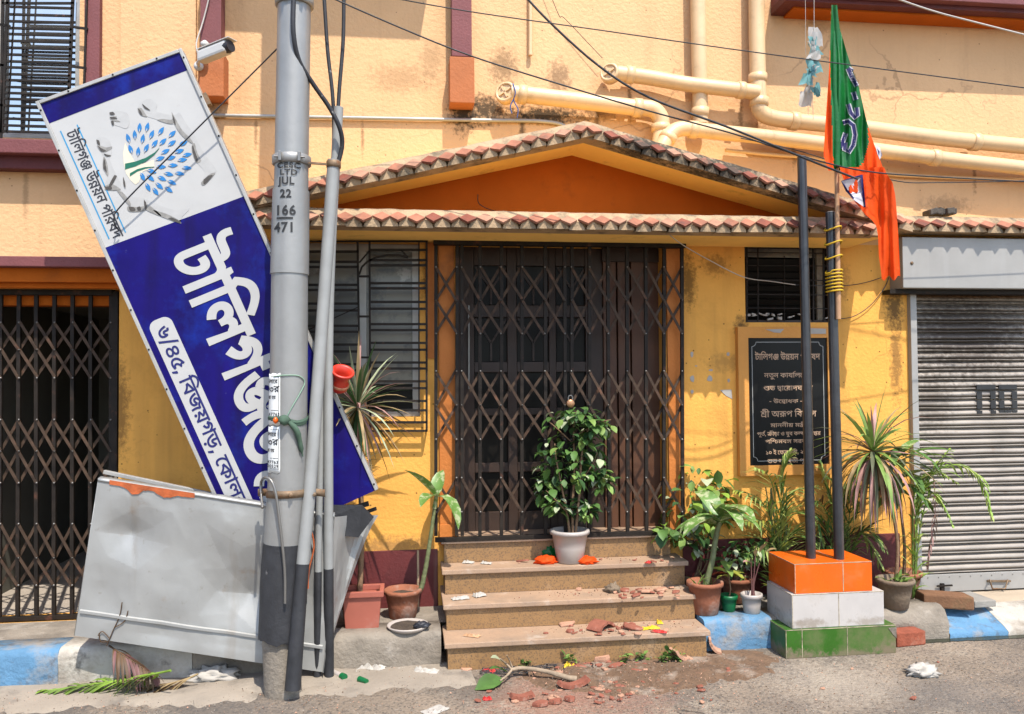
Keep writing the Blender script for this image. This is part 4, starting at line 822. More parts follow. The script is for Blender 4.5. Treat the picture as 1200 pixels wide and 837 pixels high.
 '290 629 40 -3 37 -8 33 -14 31 -19 31 -25 32 -30 32 -37 36 -43 38 -49 -55 -39 -24 33 -22 29 -21 26 -21 23 -19 20 -20 17 -28 21 -30 14 -31 8 -34 3 -25 -1 -23 -4 -23 -6 -31 -13 -29 -16 -26 -18 -24 -20 -8 -1 17 8 17 7 20 4 22 1 32 -3 25 -11 19 -17 13 -21 7 -23 3 -26 -1 -16 -2 -17 -109 -64 19 18 15 18 10 21 3 27 -3 18 -10 17 -17 12 -26 4 -16 -1 -16 -5 -17 -6 -16 -9 -73 72 27 27 27 25 28 23 28 20 30 17 30 13 31 11 33 6|498 474 -282 -236 -54 59 92 71 12 2 11 10 11 10 10 9 11 9 11 10 13 10 118 98|736 622 0 -71 -115 0 0 -343 -77 45 0 143 5 50 -3 25 -1 27 -1 29 0 31 0 130 53 0 23 -66|445 -61 -42 2 -40 6 -39 9 -38 13 -35 18 -34 22 -32 26 -30 32 -28 35 -26 41 -25 47 -22 51 74 26 23 -51 25 -45 27 -41 30 -35 33 -29 38 -22 41 -17 47 -10 52 -3 39 2 33 4 26 8 30 17 20 21 10 25 4 27 -3 26 -9 23 -16 20 -20 16 -24 9 -29 3 -21 -2 -17 -5 -13 -9 -9 -11 -5 -13 -2 -15 2 -18 4 -19 -73 -14 -5 17 -4 18 -1 15 -1 12 5 34 15 28 22 22 29 15 22 7 23 5 24 1 36 -3 33 -8 29 -13 24 -18 21 -20 17 -24 11 -26 8 -27 2 -29 -3 -32 -8 -30 -14 -28 -20 -25 -25 -21 -32 -17 -38 -13 -45 -7',
 '361 629 25 -2 24 -5 23 -8 21 -11 20 -14 18 -17 16 -19 14 -21 12 -23 -4 -105 -22 44 -24 38 -27 30 -29 22 -31 14 -34 4 -35 -5 -28 -17 -18 -26 -6 -37 4 -25 10 -22 18 -18 27 -15 34 -9 44 -5 -7 -77 -41 5 -37 9 -30 13 -26 17 -21 20 -16 24 -11 26 -7 29 -2 31 2 33 7 29 12 26 15 21 19 17 20 12 23 10 24 5|77 629 27 -2 27 -6 25 -9 24 -14 20 -18 18 -22 13 -27 8 -33 3 -37 -2 -27 -7 -26 -11 -25 -16 -23 -20 -20 -26 -17 -30 -13 -35 -7 -41 -3 -6 77 32 2 26 5 22 8 25 15 16 19 9 21 3 21 -7 37 -19 27 -20 14 -27 7 -32 3 -18 -1 -18 -1 -19 -4 -22 -5 -8 75 24 4 21 3 20 1|989 622 0 -71 -405 0 0 -30 -4 -63 2 -16 1 -20 1 -22 0 -22 0 -173 1 -37 4 -25 5 -15 7 -11 23 -16 32 -5 26 2 25 6 23 11 22 14 20 15 19 18 17 20 15 22 11 22 9 22 5 24 2 24 -5 27 -13 16 -23 7 -29 3 -5 0 -29 1 -24 2 -21 4 -27 9 -27 12 -22 14 -21 17 -17 18 -14 21 10 87 14 -23 15 -20 15 -17 26 -22 31 -16 26 -7 29 -5 34 -1 17 0 33 -1 25 -4 19 -6 17 -9 20 -17 14 -22 8 -26 3 -32 -3 -40 -10 -39 -16 -38 -21 -35 -24 -32 -28 -27 -26 -20 -27 -18 -28 -14 -30 -11 -32 -6 -34 -2 -34 3 -29 8 -24 13 -19 15 -15 21 -11 25 -6 21 -4 27 -1 34 0 322 3 19 -2 17 -2 18 -1 19 0 21 0 15',
 '224 87 -24 3 -22 7 -22 13 -21 18 -21 24 -20 29 58 37 19 -26 15 -17 16 -9 18 -3 19 3 16 10 17 17 23 26 13 19 7 18 4 17 1 16 -2 27 -4 24 -8 22 -17 28 -23 20 -28 13 -34 4 -27 -3 -19 -10 -12 -16 -4 -21 3 -22 7 -22 -72 -17 -8 20 -6 20 -2 18 -1 15 5 34 15 27 23 21 29 14 33 8 34 3 37 -3 33 -8 30 -14 26 -19 21 -25 17 -29 13 -35 7 -39 3 -44 -1 -22 -1 -18 -48 28 19 26 20 25 24 23 25 20 30 19 32 17 36 15 40 13 44 10 53 -57 -15 -29 -13 -30 -11 -32 -8 -31 -4 -33 -2 -32 1 -30 3 -31 5 -29 8 -30 8 -31 10 -31 -75 -17 -11 35 -9 35 -7 35 -6 36 -4 36 -1 36 1 26 4 27 6 28 8 28 10 27 12 26 27 -6 -25 -5 -25 -8 -25 -9 -26 -13 -25 -16 -25 -19 -25 -23 -25 -28 -24 -32 -20 -28 -17 -24 -16 -20 -22 -23 -22 -16 -24 -8|70 601 46 -12 34 -15 27 -17 21 -18 14 -20 10 -24 5 -27 -79 -3 -10 30 -20 27 -19 14 -24 12 -29 8|482 431 -42 4 -39 13 -33 21 -30 29 -25 35 -21 41 82 14 14 -35 17 -25 19 -17 19 -10 19 -5 19 -2 31 4 21 12 12 18 4 21 -2 16 -7 13 -9 11 -10 8 87 9 7 -13 5 -13 3 -16 1 -16 -5 -36 -14 -30 -22 -22 -29 -16 -23 -7 -24 -5|736 622 0 -71 -144 0 -11 0 -224 0 -12 0 -355 0 0 71',
 '287 0 -52 4 -41 12 -32 20 -21 26 -14 29 -4 31 3 25 8 24 14 23 21 20 28 17 37 13 29 -77 -27 -8 -18 -10 -10 -13 -3 -16 5 -18 16 -14 25 -10 35 -3 38 3 32 10 26 17 19 22 11 25 4 29 -3 28 -9 25 -16 25 -24 25 -21 18 -26 20 -30 22 -38 28 -33 24 -26 22 -22 20 -16 18 -12 18 -11 26 -4 29 3 24 10 27 17 26 22 25 66 -35 -13 -15 -10 -15 -7 -15 -2 -15 1 -13 3 -12 6 -13 11 -13 16 -15 22 -18 19 -15 23 -16 26 -18 36 -25 31 -24 25 -23 21 -22 16 -23 11 -22 9 -25 4 -27 2 -30 -3 -36 -9 -32 -15 -29 -19 -25 -25 -21 -28 -17 -33 -12 -35 -8',
 '290 91 -40 3 -38 8 -34 13 -31 19 -26 24 -21 30 -16 36 -9 42 -3 47 3 39 8 37 13 35 19 33 25 29 30 24 37 19 43 11 50 4 50 -3 43 -11 36 -17 29 -23 23 -27 17 -31 12 -35 8 -37 2 -40 -3 -39 -8 -37 -13 -36 -20 -32 -25 -29 -31 -23 -36 -19 -44 -10|301 473 -27 -2 -25 -6 -23 -11 -21 -15 -18 -18 -15 -23 -10 -25 -7 -30 -2 -32 1 -27 5 -25 7 -23 18 -30 26 -24 23 -11 27 -7 31 -2 29 2 26 7 24 11 20 16 17 19 14 23 10 25 6 28 2 31 -2 29 -5 27 -8 24 -20 29 -26 22 -23 10 -25 6',
 '358 622 -5 35 -15 24 -24 13 -36 5 -72 0 -41 1 -33 3 -28 5 -32 12 -28 16 -24 23 -16 29 -8 21 -4 24 -2 26 0 13 2 13 1 13 2 14 74 -5 -3 -21 -1 -17 1 -21 4 -18 5 -16 9 -12 17 -14 23 -10 21 -4 25 -2 30 -1 57 0 33 -1 28 -3 23 -4 29 -11 24 -18 15 -19 11 -25 7 -30 3 -38|242 500 49 -3 43 -9 36 -14 29 -20 24 -22 18 -26 13 -27 7 -27 3 -27 -6 -51 -20 -43 -32 -36 -44 -27 -57 -18 -69 -9 10 11 31 -10 31 -12 33 -15 33 -17 34 -18 34 -20 34 -22 32 -23 32 -25 -46 -53 -40 29 -38 27 -36 23 -34 22 -34 19 -33 18 -34 16 -35 15 -37 13 -39 12 -42 12 -46 11 15 69 34 -9 33 -6 24 -2 26 -2 29 0 44 2 36 6 29 9 33 19 21 25 11 27 4 28 -4 33 -13 27 -22 22 -28 15 -33 10 -38 3 -33 -2 -25 -5 -19 -9 -12 -12 -8 -14 -2 -18 2 -16 4 -16 -73 -15 -5 15 -3 16 -2 16 -1 14 6 34 16 29 17 16 20 13 23 10 28 8 29 4|175 465 -10 30 -20 27 -19 14 -24 12 -29 8 24 45 46 -12 34 -15 27 -17 20 -18 15 -20 10 -24 5 -27|540 622 0 -71 -550 0 0 71',
 '848 622 0 -71 -718 0 -16 9 28 -8 28 -11 28 -13 28 -15 26 -16 26 -17 22 -16 20 -16 16 -16 5 -56 -24 -11 -26 -12 -25 -12 -26 -13 -26 -12 -24 -13 -24 -13 -21 -12 -20 -13 -11 17 50 -12 46 -13 41 -16 38 -18 35 -20 33 -22 31 -25 30 -27 29 -30 -1 17 0 18 -1 18 0 19 0 339 13 0 36 -1 36 -3 34 -5 34 -7 32 -10 30 -13 29 -16 26 -19 24 -22 22 -27 17 -29 8 -22 4 -23 2 -25 -3 -32 -11 -30 -17 -27 -26 -22 -22 -11 -27 -6 -31 -2 -15 0 -14 1 -15 1 -14 3 5 71 15 -2 19 0 40 5 24 14 10 21 4 24 -6 33 -17 30 -29 27 -38 23 -47 16 -55 9 0 -434 -77 0 -28 36 -30 32 -33 30 -34 27 -39 23 -41 20 -47 18 -52 14 -57 12 -36 91 21 14 22 13 22 13 23 13 23 12 23 12 24 12 23 11 23 11 -27 19 -29 17 -32 16 -34 14 -39 12 -43 10 31 68 2 -19 -91 0 0 71',
 '673 622 0 -71 -105 0 0 -551 -77 14 -22 36 -28 35 -33 33 -36 30 -40 26 -44 24 -46 20 -48 15 -51 10 -39 96 65 37 66 35 67 33 70 30 70 26 72 24 -23 -42 0 69 -501 0 0 71|491 474 21 -28 -52 -18 -53 -20 -55 -24 -55 -25 -51 -27 -49 -28 37 -10 38 -13 40 -16 40 -20 37 -23 36 -26 32 -30 27 -32 21 -36 -9 0 -2 23 -2 23 -1 25 0 30|568 -117 -75 0 -10 27 -13 22 -16 16 -20 12 -24 8 -27 2 -27 -1 -26 -3 -26 -4 -27 -4 -28 -4 -30 -1 -30 2 -31 5 -29 10 -27 14 -22 21 -18 27 -9 22 -5 25 -2 29 1 19 2 19 3 15 3 13 77 -9 -4 -13 -2 -13 -2 -13 0 -15 3 -30 9 -22 16 -16 20 -10 23 -6 27 -2 26 1 24 4 22 4 22 4 24 3 26 1 26 -2 24 -5 22 -8 29 -19 24 -26 0 91 77 31',
 '127 539 3 22 8 22 13 23 19 25 63 -35 -10 -13 -7 -11 -5 -23 8 -23 12 -8 19 -8 27 -7 39 -8 62 -15 48 -19 34 -25 22 -28 14 -34 4 -39 -6 -42 -19 -38 -31 -33 -41 -27 -52 -18 -62 -9 -20 2 -20 5 40 9 29 -11 30 -13 30 -14 30 -17 30 -17 29 -20 29 -20 29 -21 28 -23 -46 -54 -38 31 -37 27 -34 24 -34 22 -33 18 -33 16 -34 15 -35 13 -37 12 -39 11 -42 11 -46 11 15 71 23 -6 24 -6 24 -4 26 -4 30 -2 34 -1 61 3 46 9 34 15 21 20 14 24 4 28 -3 23 -8 19 -16 17 -24 13 -21 9 -27 7 -32 7 -36 8 -32 9 -26 10 -31 16 -21 20 -13 23',
 '174 315 30 -2 27 -6 25 -9 22 -13 19 -16 15 -19 12 -21 7 -23 2 -25 -3 -36 -10 -31 -18 -26 -24 -26 -3 10 58 9 49 15 40 21 30 26 18 33 6 38 -4 34 -12 30 -14 17 -20 17 -26 16 -34 16 -42 16 -50 15 -56 17 -48 16 -40 15 -31 15 -25 16 -18 18 -16 29 -5 35 3 23 8 23 15 24 22 25 63 -35 -13 -14 -8 -12 -6 -23 5 -24 9 -11 15 -10 23 -12 33 -12 27 -9 34 -11 39 -11 50 -15 43 -16 37 -16 30 -18 26 -18 20 -18 17 -19 12 -20 9 -21 6 -23 3 -23 1 -24 -3 -38 -10 -35 -16 -29 -22 -26 -26 -22 -31 -19 -35 -15 -39 -12 -42 -9 -44 -6 -46 -4 -47 -1 -14 0 -22 68 28 12 23 13 20 15 19 27 6 34 -5 31 -16 24 -25 16 -36 5 -31 -3 -20 -11 -12 -16 -4 -19 3 -22 8 -22 -75 -17 -7 18 -5 17 -4 18 -1 19 4 30 13 27 21 21 29 17 23 7 27 5',
 '495 303 -43 4 -38 12 -32 19 -27 27 -23 33 -20 39 12 2 -9 -32 -13 -32 -18 -29 -24 -24 -28 -17 -35 -5 -28 3 -27 7 -25 15 -25 21 -18 20 -18 23 -19 28 61 36 18 -29 16 -21 14 -13 19 -10 21 -4 23 4 19 12 17 22 13 32 6 29 5 35 2 41 69 0 6 -24 7 -23 8 -22 15 -31 18 -27 21 -22 25 -17 28 -11 33 -3 31 5 22 14 14 22 5 30 -2 25 -7 24 -12 23 -14 23 -17 20 -18 18 80 16 16 -16 15 -21 15 -24 11 -26 8 -30 2 -32 -5 -43 -13 -35 -23 -26 -31 -20 -38 -11|730 622 0 -71 -740 0 0 71|620 369 0 -369 -77 0 -22 25 -24 23 -23 20 -26 19 -26 15 -28 14 -31 13 -33 10 -35 9 -35 78 41 26 45 25 46 25 49 23 51 21 51 17|543 303 -24 -10 -24 -12 -25 -12 -24 -13 -24 -13 -24 -13 -22 -13 -21 -12 -19 -12 6 9 42 -14 39 -16 35 -18 33 -20 29 -22 26 -24 -1 18 -1 21 -1 20 0 15',
 '242 500 49 -3 43 -9 36 -14 29 -20 24 -22 18 -26 13 -27 7 -27 3 -27 -6 -51 -20 -43 -32 -36 -44 -27 -57 -18 -69 -9 10 11 31 -10 31 -12 33 -15 33 -17 34 -18 34 -20 34 -22 32 -23 32 -25 -46 -53 -40 29 -38 27 -36 23 -34 22 -34 19 -33 18 -34 16 -35 15 -37 13 -39 12 -42 12 -46 11 15 69 34 -9 33 -6 24 -2 26 -2 29 0 44 2 36 6 29 9 33 19 21 25 11 27 4 28 -4 33 -13 27 -22 22 -28 15 -33 10 -38 3 -33 -2 -25 -5 -19 -9 -12 -12 -8 -14 -2 -18 2 -16 4 -16 -73 -15 -5 15 -3 16 -2 16 -1 14 6 34 16 29 17 16 20 13 23 10 28 8 29 4|175 465 -10 30 -20 27 -19 14 -24 12 -29 8 24 45 46 -12 34 -15 27 -17 20 -18 15 -20 10 -24 5 -27|540 622 0 -71 -550 0 0 71',
]
LINES = {
 'main': (6152, [(0, 0), (1, 567), (2, 833), (3, 1099), (4, 1830), (5, 2486), (6, 3606), (7, 4318), (8, 4922), (9, 5548)]),
 'org': (9226, [(0, 0), (1, 567), (2, 833), (3, 1099), (4, 1830), (5, 2486), (6, 3606), (7, 4318), (8, 4922), (9, 5548), (10, 6412), (2, 7128), (11, 7394), (12, 7990), (13, 8623)]),
 'addr': (11240, [(14, 0), (15, 592), (16, 1041), (17, 1633), (18, 2225), (2, 2748), (19, 3014), (20, 3610), (8, 4527), (4, 5153), (21, 5809), (18, 6521), (22, 7044), (23, 7390), (1, 8197), (3, 8463), (23, 9194), (1, 10001), (24, 10267), (1, 10974)]),
 'p1': (9226, [(0, 0), (1, 567), (2, 833), (3, 1099), (4, 1830), (5, 2486), (6, 3606), (7, 4318), (8, 4922), (9, 5548), (10, 6412), (2, 7128), (11, 7394), (12, 7990), (13, 8623)]),
 'p2': (6439, [(9, 0), (24, 604), (25, 1311), (9, 1311), (23, 2175), (1, 2982), (26, 3248), (1, 3874), (27, 4140), (3, 4140), (22, 4871), (8, 5217), (11, 5843)]),
 'p3': (6568, [(28, 0), (29, 825), (30, 1806), (1, 2423), (22, 2689), (11, 3035), (1, 3631), (13, 3897), (31, 4500), (1, 5131), (0, 5397), (9, 5964)]),
 'p4': (4544, [(32, 0), (6, 600), (22, 1312), (30, 1658), (1, 2275), (33, 2541), (23, 3137), (32, 4204)]),
 'p5': (6348, [(34, 0), (35, 692), (36, 1218), (37, 2111), (10, 2880), (2, 3856), (19, 4122), (38, 4718), (1, 5400), (39, 5666)]),
 'p6': (4829, [(40, 0), (1, 622), (9, 888), (9, 1492), (35, 2096), (8, 2362), (40, 3248), (41, 3870), (35, 4563)]),
 'p7': (11901, [(10, 0), (42, 716), (24, 716), (27, 1423), (18, 1423), (43, 1946), (35, 2876), (21, 3142), (1, 3854), (44, 4380), (26, 5378), (25, 6004), (19, 6004), (23, 6860), (45, 7667), (26, 8204), (1, 8830), (46, 9096), (13, 9976), (47, 10579), (11, 11305)]),
 'p8': (7112, [(10, 0), (2, 716), (48, 982), (40, 1961), (19, 2583), (49, 3179), (39, 4165), (11, 4847), (23, 5443), (1, 6250), (11, 6516)]),
 'p9': (8726, [(50, 0), (51, 592), (52, 1444), (22, 2234), (53, 2580), (54, 3418), (25, 4081), (8, 4081), (1, 4707), (11, 4973), (35, 5569), (18, 5835), (55, 6358), (51, 6950), (50, 7542), (56, 8134)]),
 'p10': (6936, [(28, 0), (29, 825), (39, 1806), (11, 2488), (57, 3084), (24, 3804), (35, 4511), (10, 5037), (42, 5753), (20, 5753), (1, 6670)]),
 'f1': (2852, [(22, 0), (0, 346), (3, 913), (1, 1644), (22, 1910), (11, 2256)]),
 'f2': (1649, [(22, 0), (24, 346), (11, 1053)]),
 'f3': (3085, [(23, 0), (11, 807), (1, 1403), (58, 1929), (8, 2459)]),
}

# ------------------------------------------------------------------ road, pavement, kerbs
def fx(u, v=400.0, y=0.0):
    return W(u, v, y).x


def fz(v, u=600.0, y=0.0):
    return W(u, v, y).z


PAV = .19                       # top of the pavement above the road
mb = MB()
mb.face([(-150, -150, 0), (150, -150, 0), (150, 60, 0), (-150, 60, 0)])
mb.build('road', M['asphalt'], kind='structure')


def rough_block(mb, x0, x1, y0, y1, z0, z1, nx, amp, seed, rnd=.035, m=0):
    """worn kerb length: rounded top edge and a lumpy face"""
    prof = [(y0, z0), (y0, z0 + (z1 - z0) * .5), (y0, z1 - rnd), (y0 + rnd * .35, z1 - rnd * .3), (y0 + rnd, z1), (y1, z1), (y1, z0)]
    P = []
    for i in range(nx + 1):
        x = x0 + (x1 - x0) * i / nx
        row = []
        for j, (y, z) in enumerate(prof):
            a = amp * noise.noise(Vector((x * 6 + seed, j * .8, seed * 3.1)))
            row.append((x, y + (a if 0 < j < 5 else (a * .6 if j == 0 else 0)), z + (a * .5 if 2 <= j <= 4 else 0)))
        P.append(row)
    mb.grid(P, m)
    mb.face([P[0][k] for k in range(len(prof))], m)
    mb.face([P[-1][k] for k in reversed(range(len(prof)))], m)


KY = -.60
kx = [fx(-260, 770, KY), fx(68, 770, KY), fx(225, 770, KY), fx(521, 770, KY)]
for nm, mm, a, b, sd in (('kerb', 'kerbblue', kx[0], kx[1], 1.0), ('kerb', 'kerbwhite', kx[1] + .002, kx[2], 2.0), ('kerb', 'concrete', kx[2] + .002, kx[3] - .02, 3.0)):
    mb = MB(); rough_block(mb, a, b, KY, KY + .22, -.02, PAV + .012, 22, .014, sd)
    mb.build(nm, M[mm], kind='structure')
mb = MB(); rough_block(mb, kx[3] - .02, fx(524, 770, KY), KY + .02, KY + .2, -.02, PAV, 3, .012, 4)
kr = [fx(826, 745, KY), fx(905, 745, KY), fx(1046, 740, KY), fx(1112, 740, KY), fx(1180, 735, KY), fx(1420, 735, KY)]
for mm, a, b, sd, dz, rn in (('kerbblue', kr[0], kr[1], 5.0, 0, .03), ('concrete', kr[1] + .002, kr[2], 6.0, 0, .03), ('concrete', kr[2] + .002, kr[3], 7.0, .012, .09)):
    mb = MB(); rough_block(mb, a, b, KY, KY + .22, -.02, PAV + dz, 14, .014, sd, rn)
    mb.build('kerb', M[mm], kind='structure')
# the ramped kerb lengths in front of the shop
for mm, a, b, sd in (('kerbblue', kr[3] + .002, kr[4], 8.0), ('kerbwhite', kr[4] + .002, kr[5], 9.0)):
    P = []
    for i in range(15):
        x = a + (b - a) * i / 14
        row = []
        for j, (y, z) in enumerate(((KY, -.02), (KY - .01, .03), (KY + .02, .05), (KY + .22, .135), (KY + .26, .145))):
            q = .012 * noise.noise(Vector((x * 6 + sd, j * .9, sd)))
            row.append((x, y + q, z + q * .6))
        P.append(row)
    mb = MB(); mb.grid(P); mb.build('kerb', M[mm], kind='structure')
mb = MB()
mb.face([(kx[0], KY + .22, PAV), (fx(524, 700, 0), KY + .22, PAV), (fx(524, 700, 0), .02, PAV), (kx[0], .02, PAV)])
mb.build('pavement', M['concrete'], kind='structure')
mb = MB()
mb.face([(fx(795, 700, 0), KY + .22, PAV - .004), (kr[3] - .05, KY + .22, PAV - .004), (kr[3] - .05, .12, PAV - .03), (fx(795, 700, 0), .12, PAV - .004)])
mb.build('pavement', M['concrete'], kind='structure')
mb = MB()
mb.face([(kr[3] - .05, KY + .25, .142), (kr[5], KY + .25, .142), (kr[5], .3, .085), (kr[3] - .05, .3, .085)])
mb.build('pavement', mat('sandy_concrete', lin((206, 186, 160)), .9, var=.12, vscale=4, bump=.4, bscale=50), kind='structure')

# ------------------------------------------------------------------ the building
B = thing('building', 'two storey stucco building with peach upper wall, ochre ground floor and low tiled gable porch', 'building', (0, 0, 0))
ZC = 2.66
XL, XR = -6.0, 7.0
xs = fx(150)
zl = fz(304, 60)
h_left = (fx(-72, 500), fx(139, 500), .18, fz(338, 60))
h_win = (fx(350), fx(492, 380), fz(489, 450), fz(284, 450))
h_door = (fx(534), fx(780), fz(634, 650), fz(286, 650))
h_vent = (fx(873, 330), fx(978, 330), fz(378, 925), fz(286, 925))
h_shut = (fx(1066, 500), fx(1330, 500), -.05, fz(341, 1120))
h_up = (fx(-8, 80), fx(93, 80), fz(162, 40), fz(-120, 40))
mb = MB(); wallgrid(mb, xs, XR, -.1, ZC, [h_win, h_door, h_vent, h_shut], 0, .25); mb.build('wall', M['yellow'], B)
mb = MB(); wallgrid(mb, XL, xs, -.1, zl, [h_left], 0, .25); mb.build('wall', M['yellow'], B)
mb = MB(); wallgrid(mb, XL, xs, zl, 6.4, [h_up], 0, .25); mb.build('wall', M['peach'], B)
mb = MB(); wallgrid(mb, xs, XR, ZC, 6.4, [], 0, .25); mb.build('wall', M['peach'], B)


def room(h, depth, mwall, mfloor, y0=.25, grow=.0, name='room'):
    a, b, c, d = h
    a, b, d = a - grow, b + grow, d + grow * .4
    mb = MB()
    y1 = y0 + depth
    mb.face([(a, y1, c), (b, y1, c), (b, y1, d), (a, y1, d)])
    mb.face([(a, y0, c), (a, y1, c), (a, y1, d), (a, y0, d)])
    mb.face([(b, y1, c), (b, y0, c), (b, y0, d), (b, y1, d)])
    mb.face([(a, y0, d), (b, y0, d), (b, y1, d), (a, y1, d)])
    mb.face([(a, y0, c), (b, y0, c), (b, y1, c), (a, y1, c)], 1)
    if grow:
        hx0, hx1, hz0, hz1 = h
        mb.face([(a, y0, c), (hx0, y0, c), (hx0, y0, d), (a, y0, d)])
        mb.face([(hx1, y0, c), (b, y0, c), (b, y0, d), (hx1, y0, d)])
        mb.face([(hx0, y0, hz1), (hx1, y0, hz1), (hx1, y0, d), (hx0, y0, d)])
    return mb.build(name, [mwall, mfloor], B)


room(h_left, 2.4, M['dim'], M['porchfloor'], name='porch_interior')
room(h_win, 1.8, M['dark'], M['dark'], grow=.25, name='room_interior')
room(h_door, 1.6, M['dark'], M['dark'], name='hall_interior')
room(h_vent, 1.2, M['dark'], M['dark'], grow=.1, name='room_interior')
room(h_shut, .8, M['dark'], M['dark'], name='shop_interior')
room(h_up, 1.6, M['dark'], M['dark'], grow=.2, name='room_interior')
# roof and rear so that no light leaks in
mb = MB()
mb.box((XL, .26, 6.3), (XR, 6, 6.45)); mb.box((XL, 5.9, 0), (XR, 6, 6.3)); mb.box((XL - .05, 0.01, 0), (XL, 6, 6.3)); mb.box((XR, 0.01, 0), (XR + .05, 6, 6.3))
mb.build('shell', M['peach'], B)

# plinth
zp = fz(645, 460)
for a, b in ((fx(141, 650), fx(513, 650)), (fx(800, 650), fx(1054, 650))):
    mb = MB(); mb.box((a, -.012, .1), (b, .02, zp)); mb.build('plinth', M['maroon'], B, bevel=.004)
mb = MB()
for u in (490,):
    mb.box((fx(u - 1.2, 690), -.016, .19), (fx(u + 1.2, 690), -.011, zp - .003))
mb.build('plinth_joint', M['mortar'], B)
# orange jambs beside the folding gate
for a, b in ((514, 533), (781, 799)):
    mb = MB(); mb.box((fx(a), -.022, fz(634, 650)), (fx(b), .0, ZC - .03)); mb.build('door_jamb', M['orange'], B, bevel=.004)
mb = MB(); mb.box((fx(499, 350), -.012, fz(420, 505)), (fx(512.5, 350), 0, ZC - .03)); mb.build('door_jamb', M['orange'], B)
# light metal plate at the foot of the left jamb
mb = MB(); mb.box((fx(515, 615, -.03), -.032, fz(629, 520)), (fx(534, 615, -.03), -.0225, fz(614, 520))); mb.build('jamb_plate', M['orange'], B, bevel=.003)

# ---- ledges of the upper storey, left
def ledge(u0, u1, v0, v1, y, mm, name='ledge', bev=.006):
    mb = MB()
    mb.box((fx(u0, v0, y), y, fz(v1, (u0 + u1) / 2, y)), (fx(u1, v0, y), .0, fz(v0, (u0 + u1) / 2, y)))
    return mb.build(name, M[mm], B, bevel=bev)


ledge(-90, 232, 164, 180.5, -.16, 'mauve', 'window_sill')
ledge(-90, 232, 181.5, 199, -.09, 'maroon', 'window_sill')
ledge(-90, 290, 301, 313, -.17, 'mauve')
ledge(-90, 290, 314, 331, -.10, 'dkorange')
ledge(-90, 290, 331.5, 338, -.05, 'dkorange')
# upright strip beside the upper window, and the broad pilaster
mb = MB(); mb.box((fx(102, 60), -.05, fz(164, 110)), (fx(120, 60), .0, 5.2)); mb.build('window_surround', M['mauve'], B, bevel=.004)
mb = MB(); mb.box((fx(143, 60), -.035, fz(300, 180)), (fx(231, 60), 0, 6.3)); mb.build('pilaster', M['peach'], B, bevel=.004)
# hanging fins with orange feet
for u0, u1, v in ((234, 262, 112), (529, 556, 120)):
    y = -.12
    mb = MB(); mb.box((fx(u0 + .5, 60, y), y, fz(66 if u0 > 400 else 60, u0, y) + .002), (fx(u1 - 3, 60, y), 0, 5.8)); mb.build('hanging_fin', M['mauve'], B, bevel=.005)
    y = -.15
    mb = MB(); mb.box((fx(u0 - 2, 90, y), y, fz(v, u0, y)), (fx(u1, 90, y), 0, fz(66 if u0 > 400 else 60, u0, y))); mb.build('fin_foot', M['finfoot'], B, bevel=.005)
# sunshade slab above the frame on the left, and the hooded ledge on the right
mb = MB(); mb.box((fx(262), -.55, fz(43, 400) + .55 * 1.81), (fx(523), 0, fz(43, 400) + .55 * 1.81 + .12)); mb.build('sunshade', M['mauve'], B)
ledge(926, 1300, -14, 1, -.30, 'mauve', 'window_sill')
ledge(921, 1300, 2, 11, -.24, 'maroon', 'window_sill')
ledge(930, 1300, 11.5, 20, -.16, 'dkorange', 'window_sill')

# ---- gable porch roof
YF = -.55


def tiles(name, P0, P1, n, down=Vector((0, -.72, -.69)), half=.046, seed=1, backfill=.062):
    """a row of pointed clay edging tiles bedded in mortar along the line P0-P1"""
    rr = random.Random(seed)
    P0, P1 = Vector(P0), Vector(P1)
    a = (P1 - P0)
    L = a.length
    a = a / L
    if a.x < 0:
        a = -a; P0, P1 = P1, P0
    down = (down - a * down.dot(a)).normalized()
    nrm = a.cross(down)
    if nrm.z < 0:
        nrm = -nrm
    pitch = L / n
    mt = MB()
    mm = MB()
    for i in range(n):
        c = P0 + a * (pitch * (i + .5 + rr.uniform(-.05, .05))) + nrm * (.015 + rr.uniform(-.004, .006)) + down * (.026 + rr.uniform(-.007, .006))
        hw = pitch * .515 * rr.uniform(.96, 1.0)
        hh = half * rr.uniform(.94, 1.04)
        tilt = rr.uniform(-.16, .16)
        q = [c - a * hw, c + down * hh + a * tilt * hh, c + a * hw, c - down * hh + a * tilt * hh]
        mt.prism(q, -nrm * .016, rr.choice((0, 0, 0, 1, 2)))
        # half-round mouth of each bedded tile underneath
        pts = []
        for k in range(9):
            an = math.pi * k / 8
            pts.append(c + a * (pitch * .5) + a * math.cos(an) * pitch * .47 + Vector((0, .004, -.040 + .052 * math.sin(an))) - nrm * .02 + down * .012)
        mm.prism(pts, Vector((0, .07, 0)), 1)
    # mortar bed
    e0, e1 = P0 - a * .01, P1 + a * .01
    dn = Vector((0, 0, -1))
    for (b0, b1) in ((e0, e1),):
        sec = [(-backfill, .010), (-.055, .007), (-.01, .000), (.022, -.012)]
        rows = []
        m_ = max(8, n * 3)
        for i in range(m_ + 1):
            p = b0.lerp(b1, i / m_)
            row = [p + down * s + nrm * (q + .006 * noise.noise(p * 14 + Vector((s * 30, 0, 0)))) for s, q in sec]
            row.append(p + down * .012 + Vector((0, .022, -.030)))
            row.append(p + down * .014 + Vector((0, .022, -.058)))
            row.append(p + Vector((0, .09, -.075)))
            rows.append(row)
        mm.grid(rows, 0, False)
    mo = mm.build('roof_edge', [M['mortar'], M['mortar']], B)
    mt.build(name, [M['tile'], M['tileb'], M['tilec']], mo, bevel=.0015)
    return mo


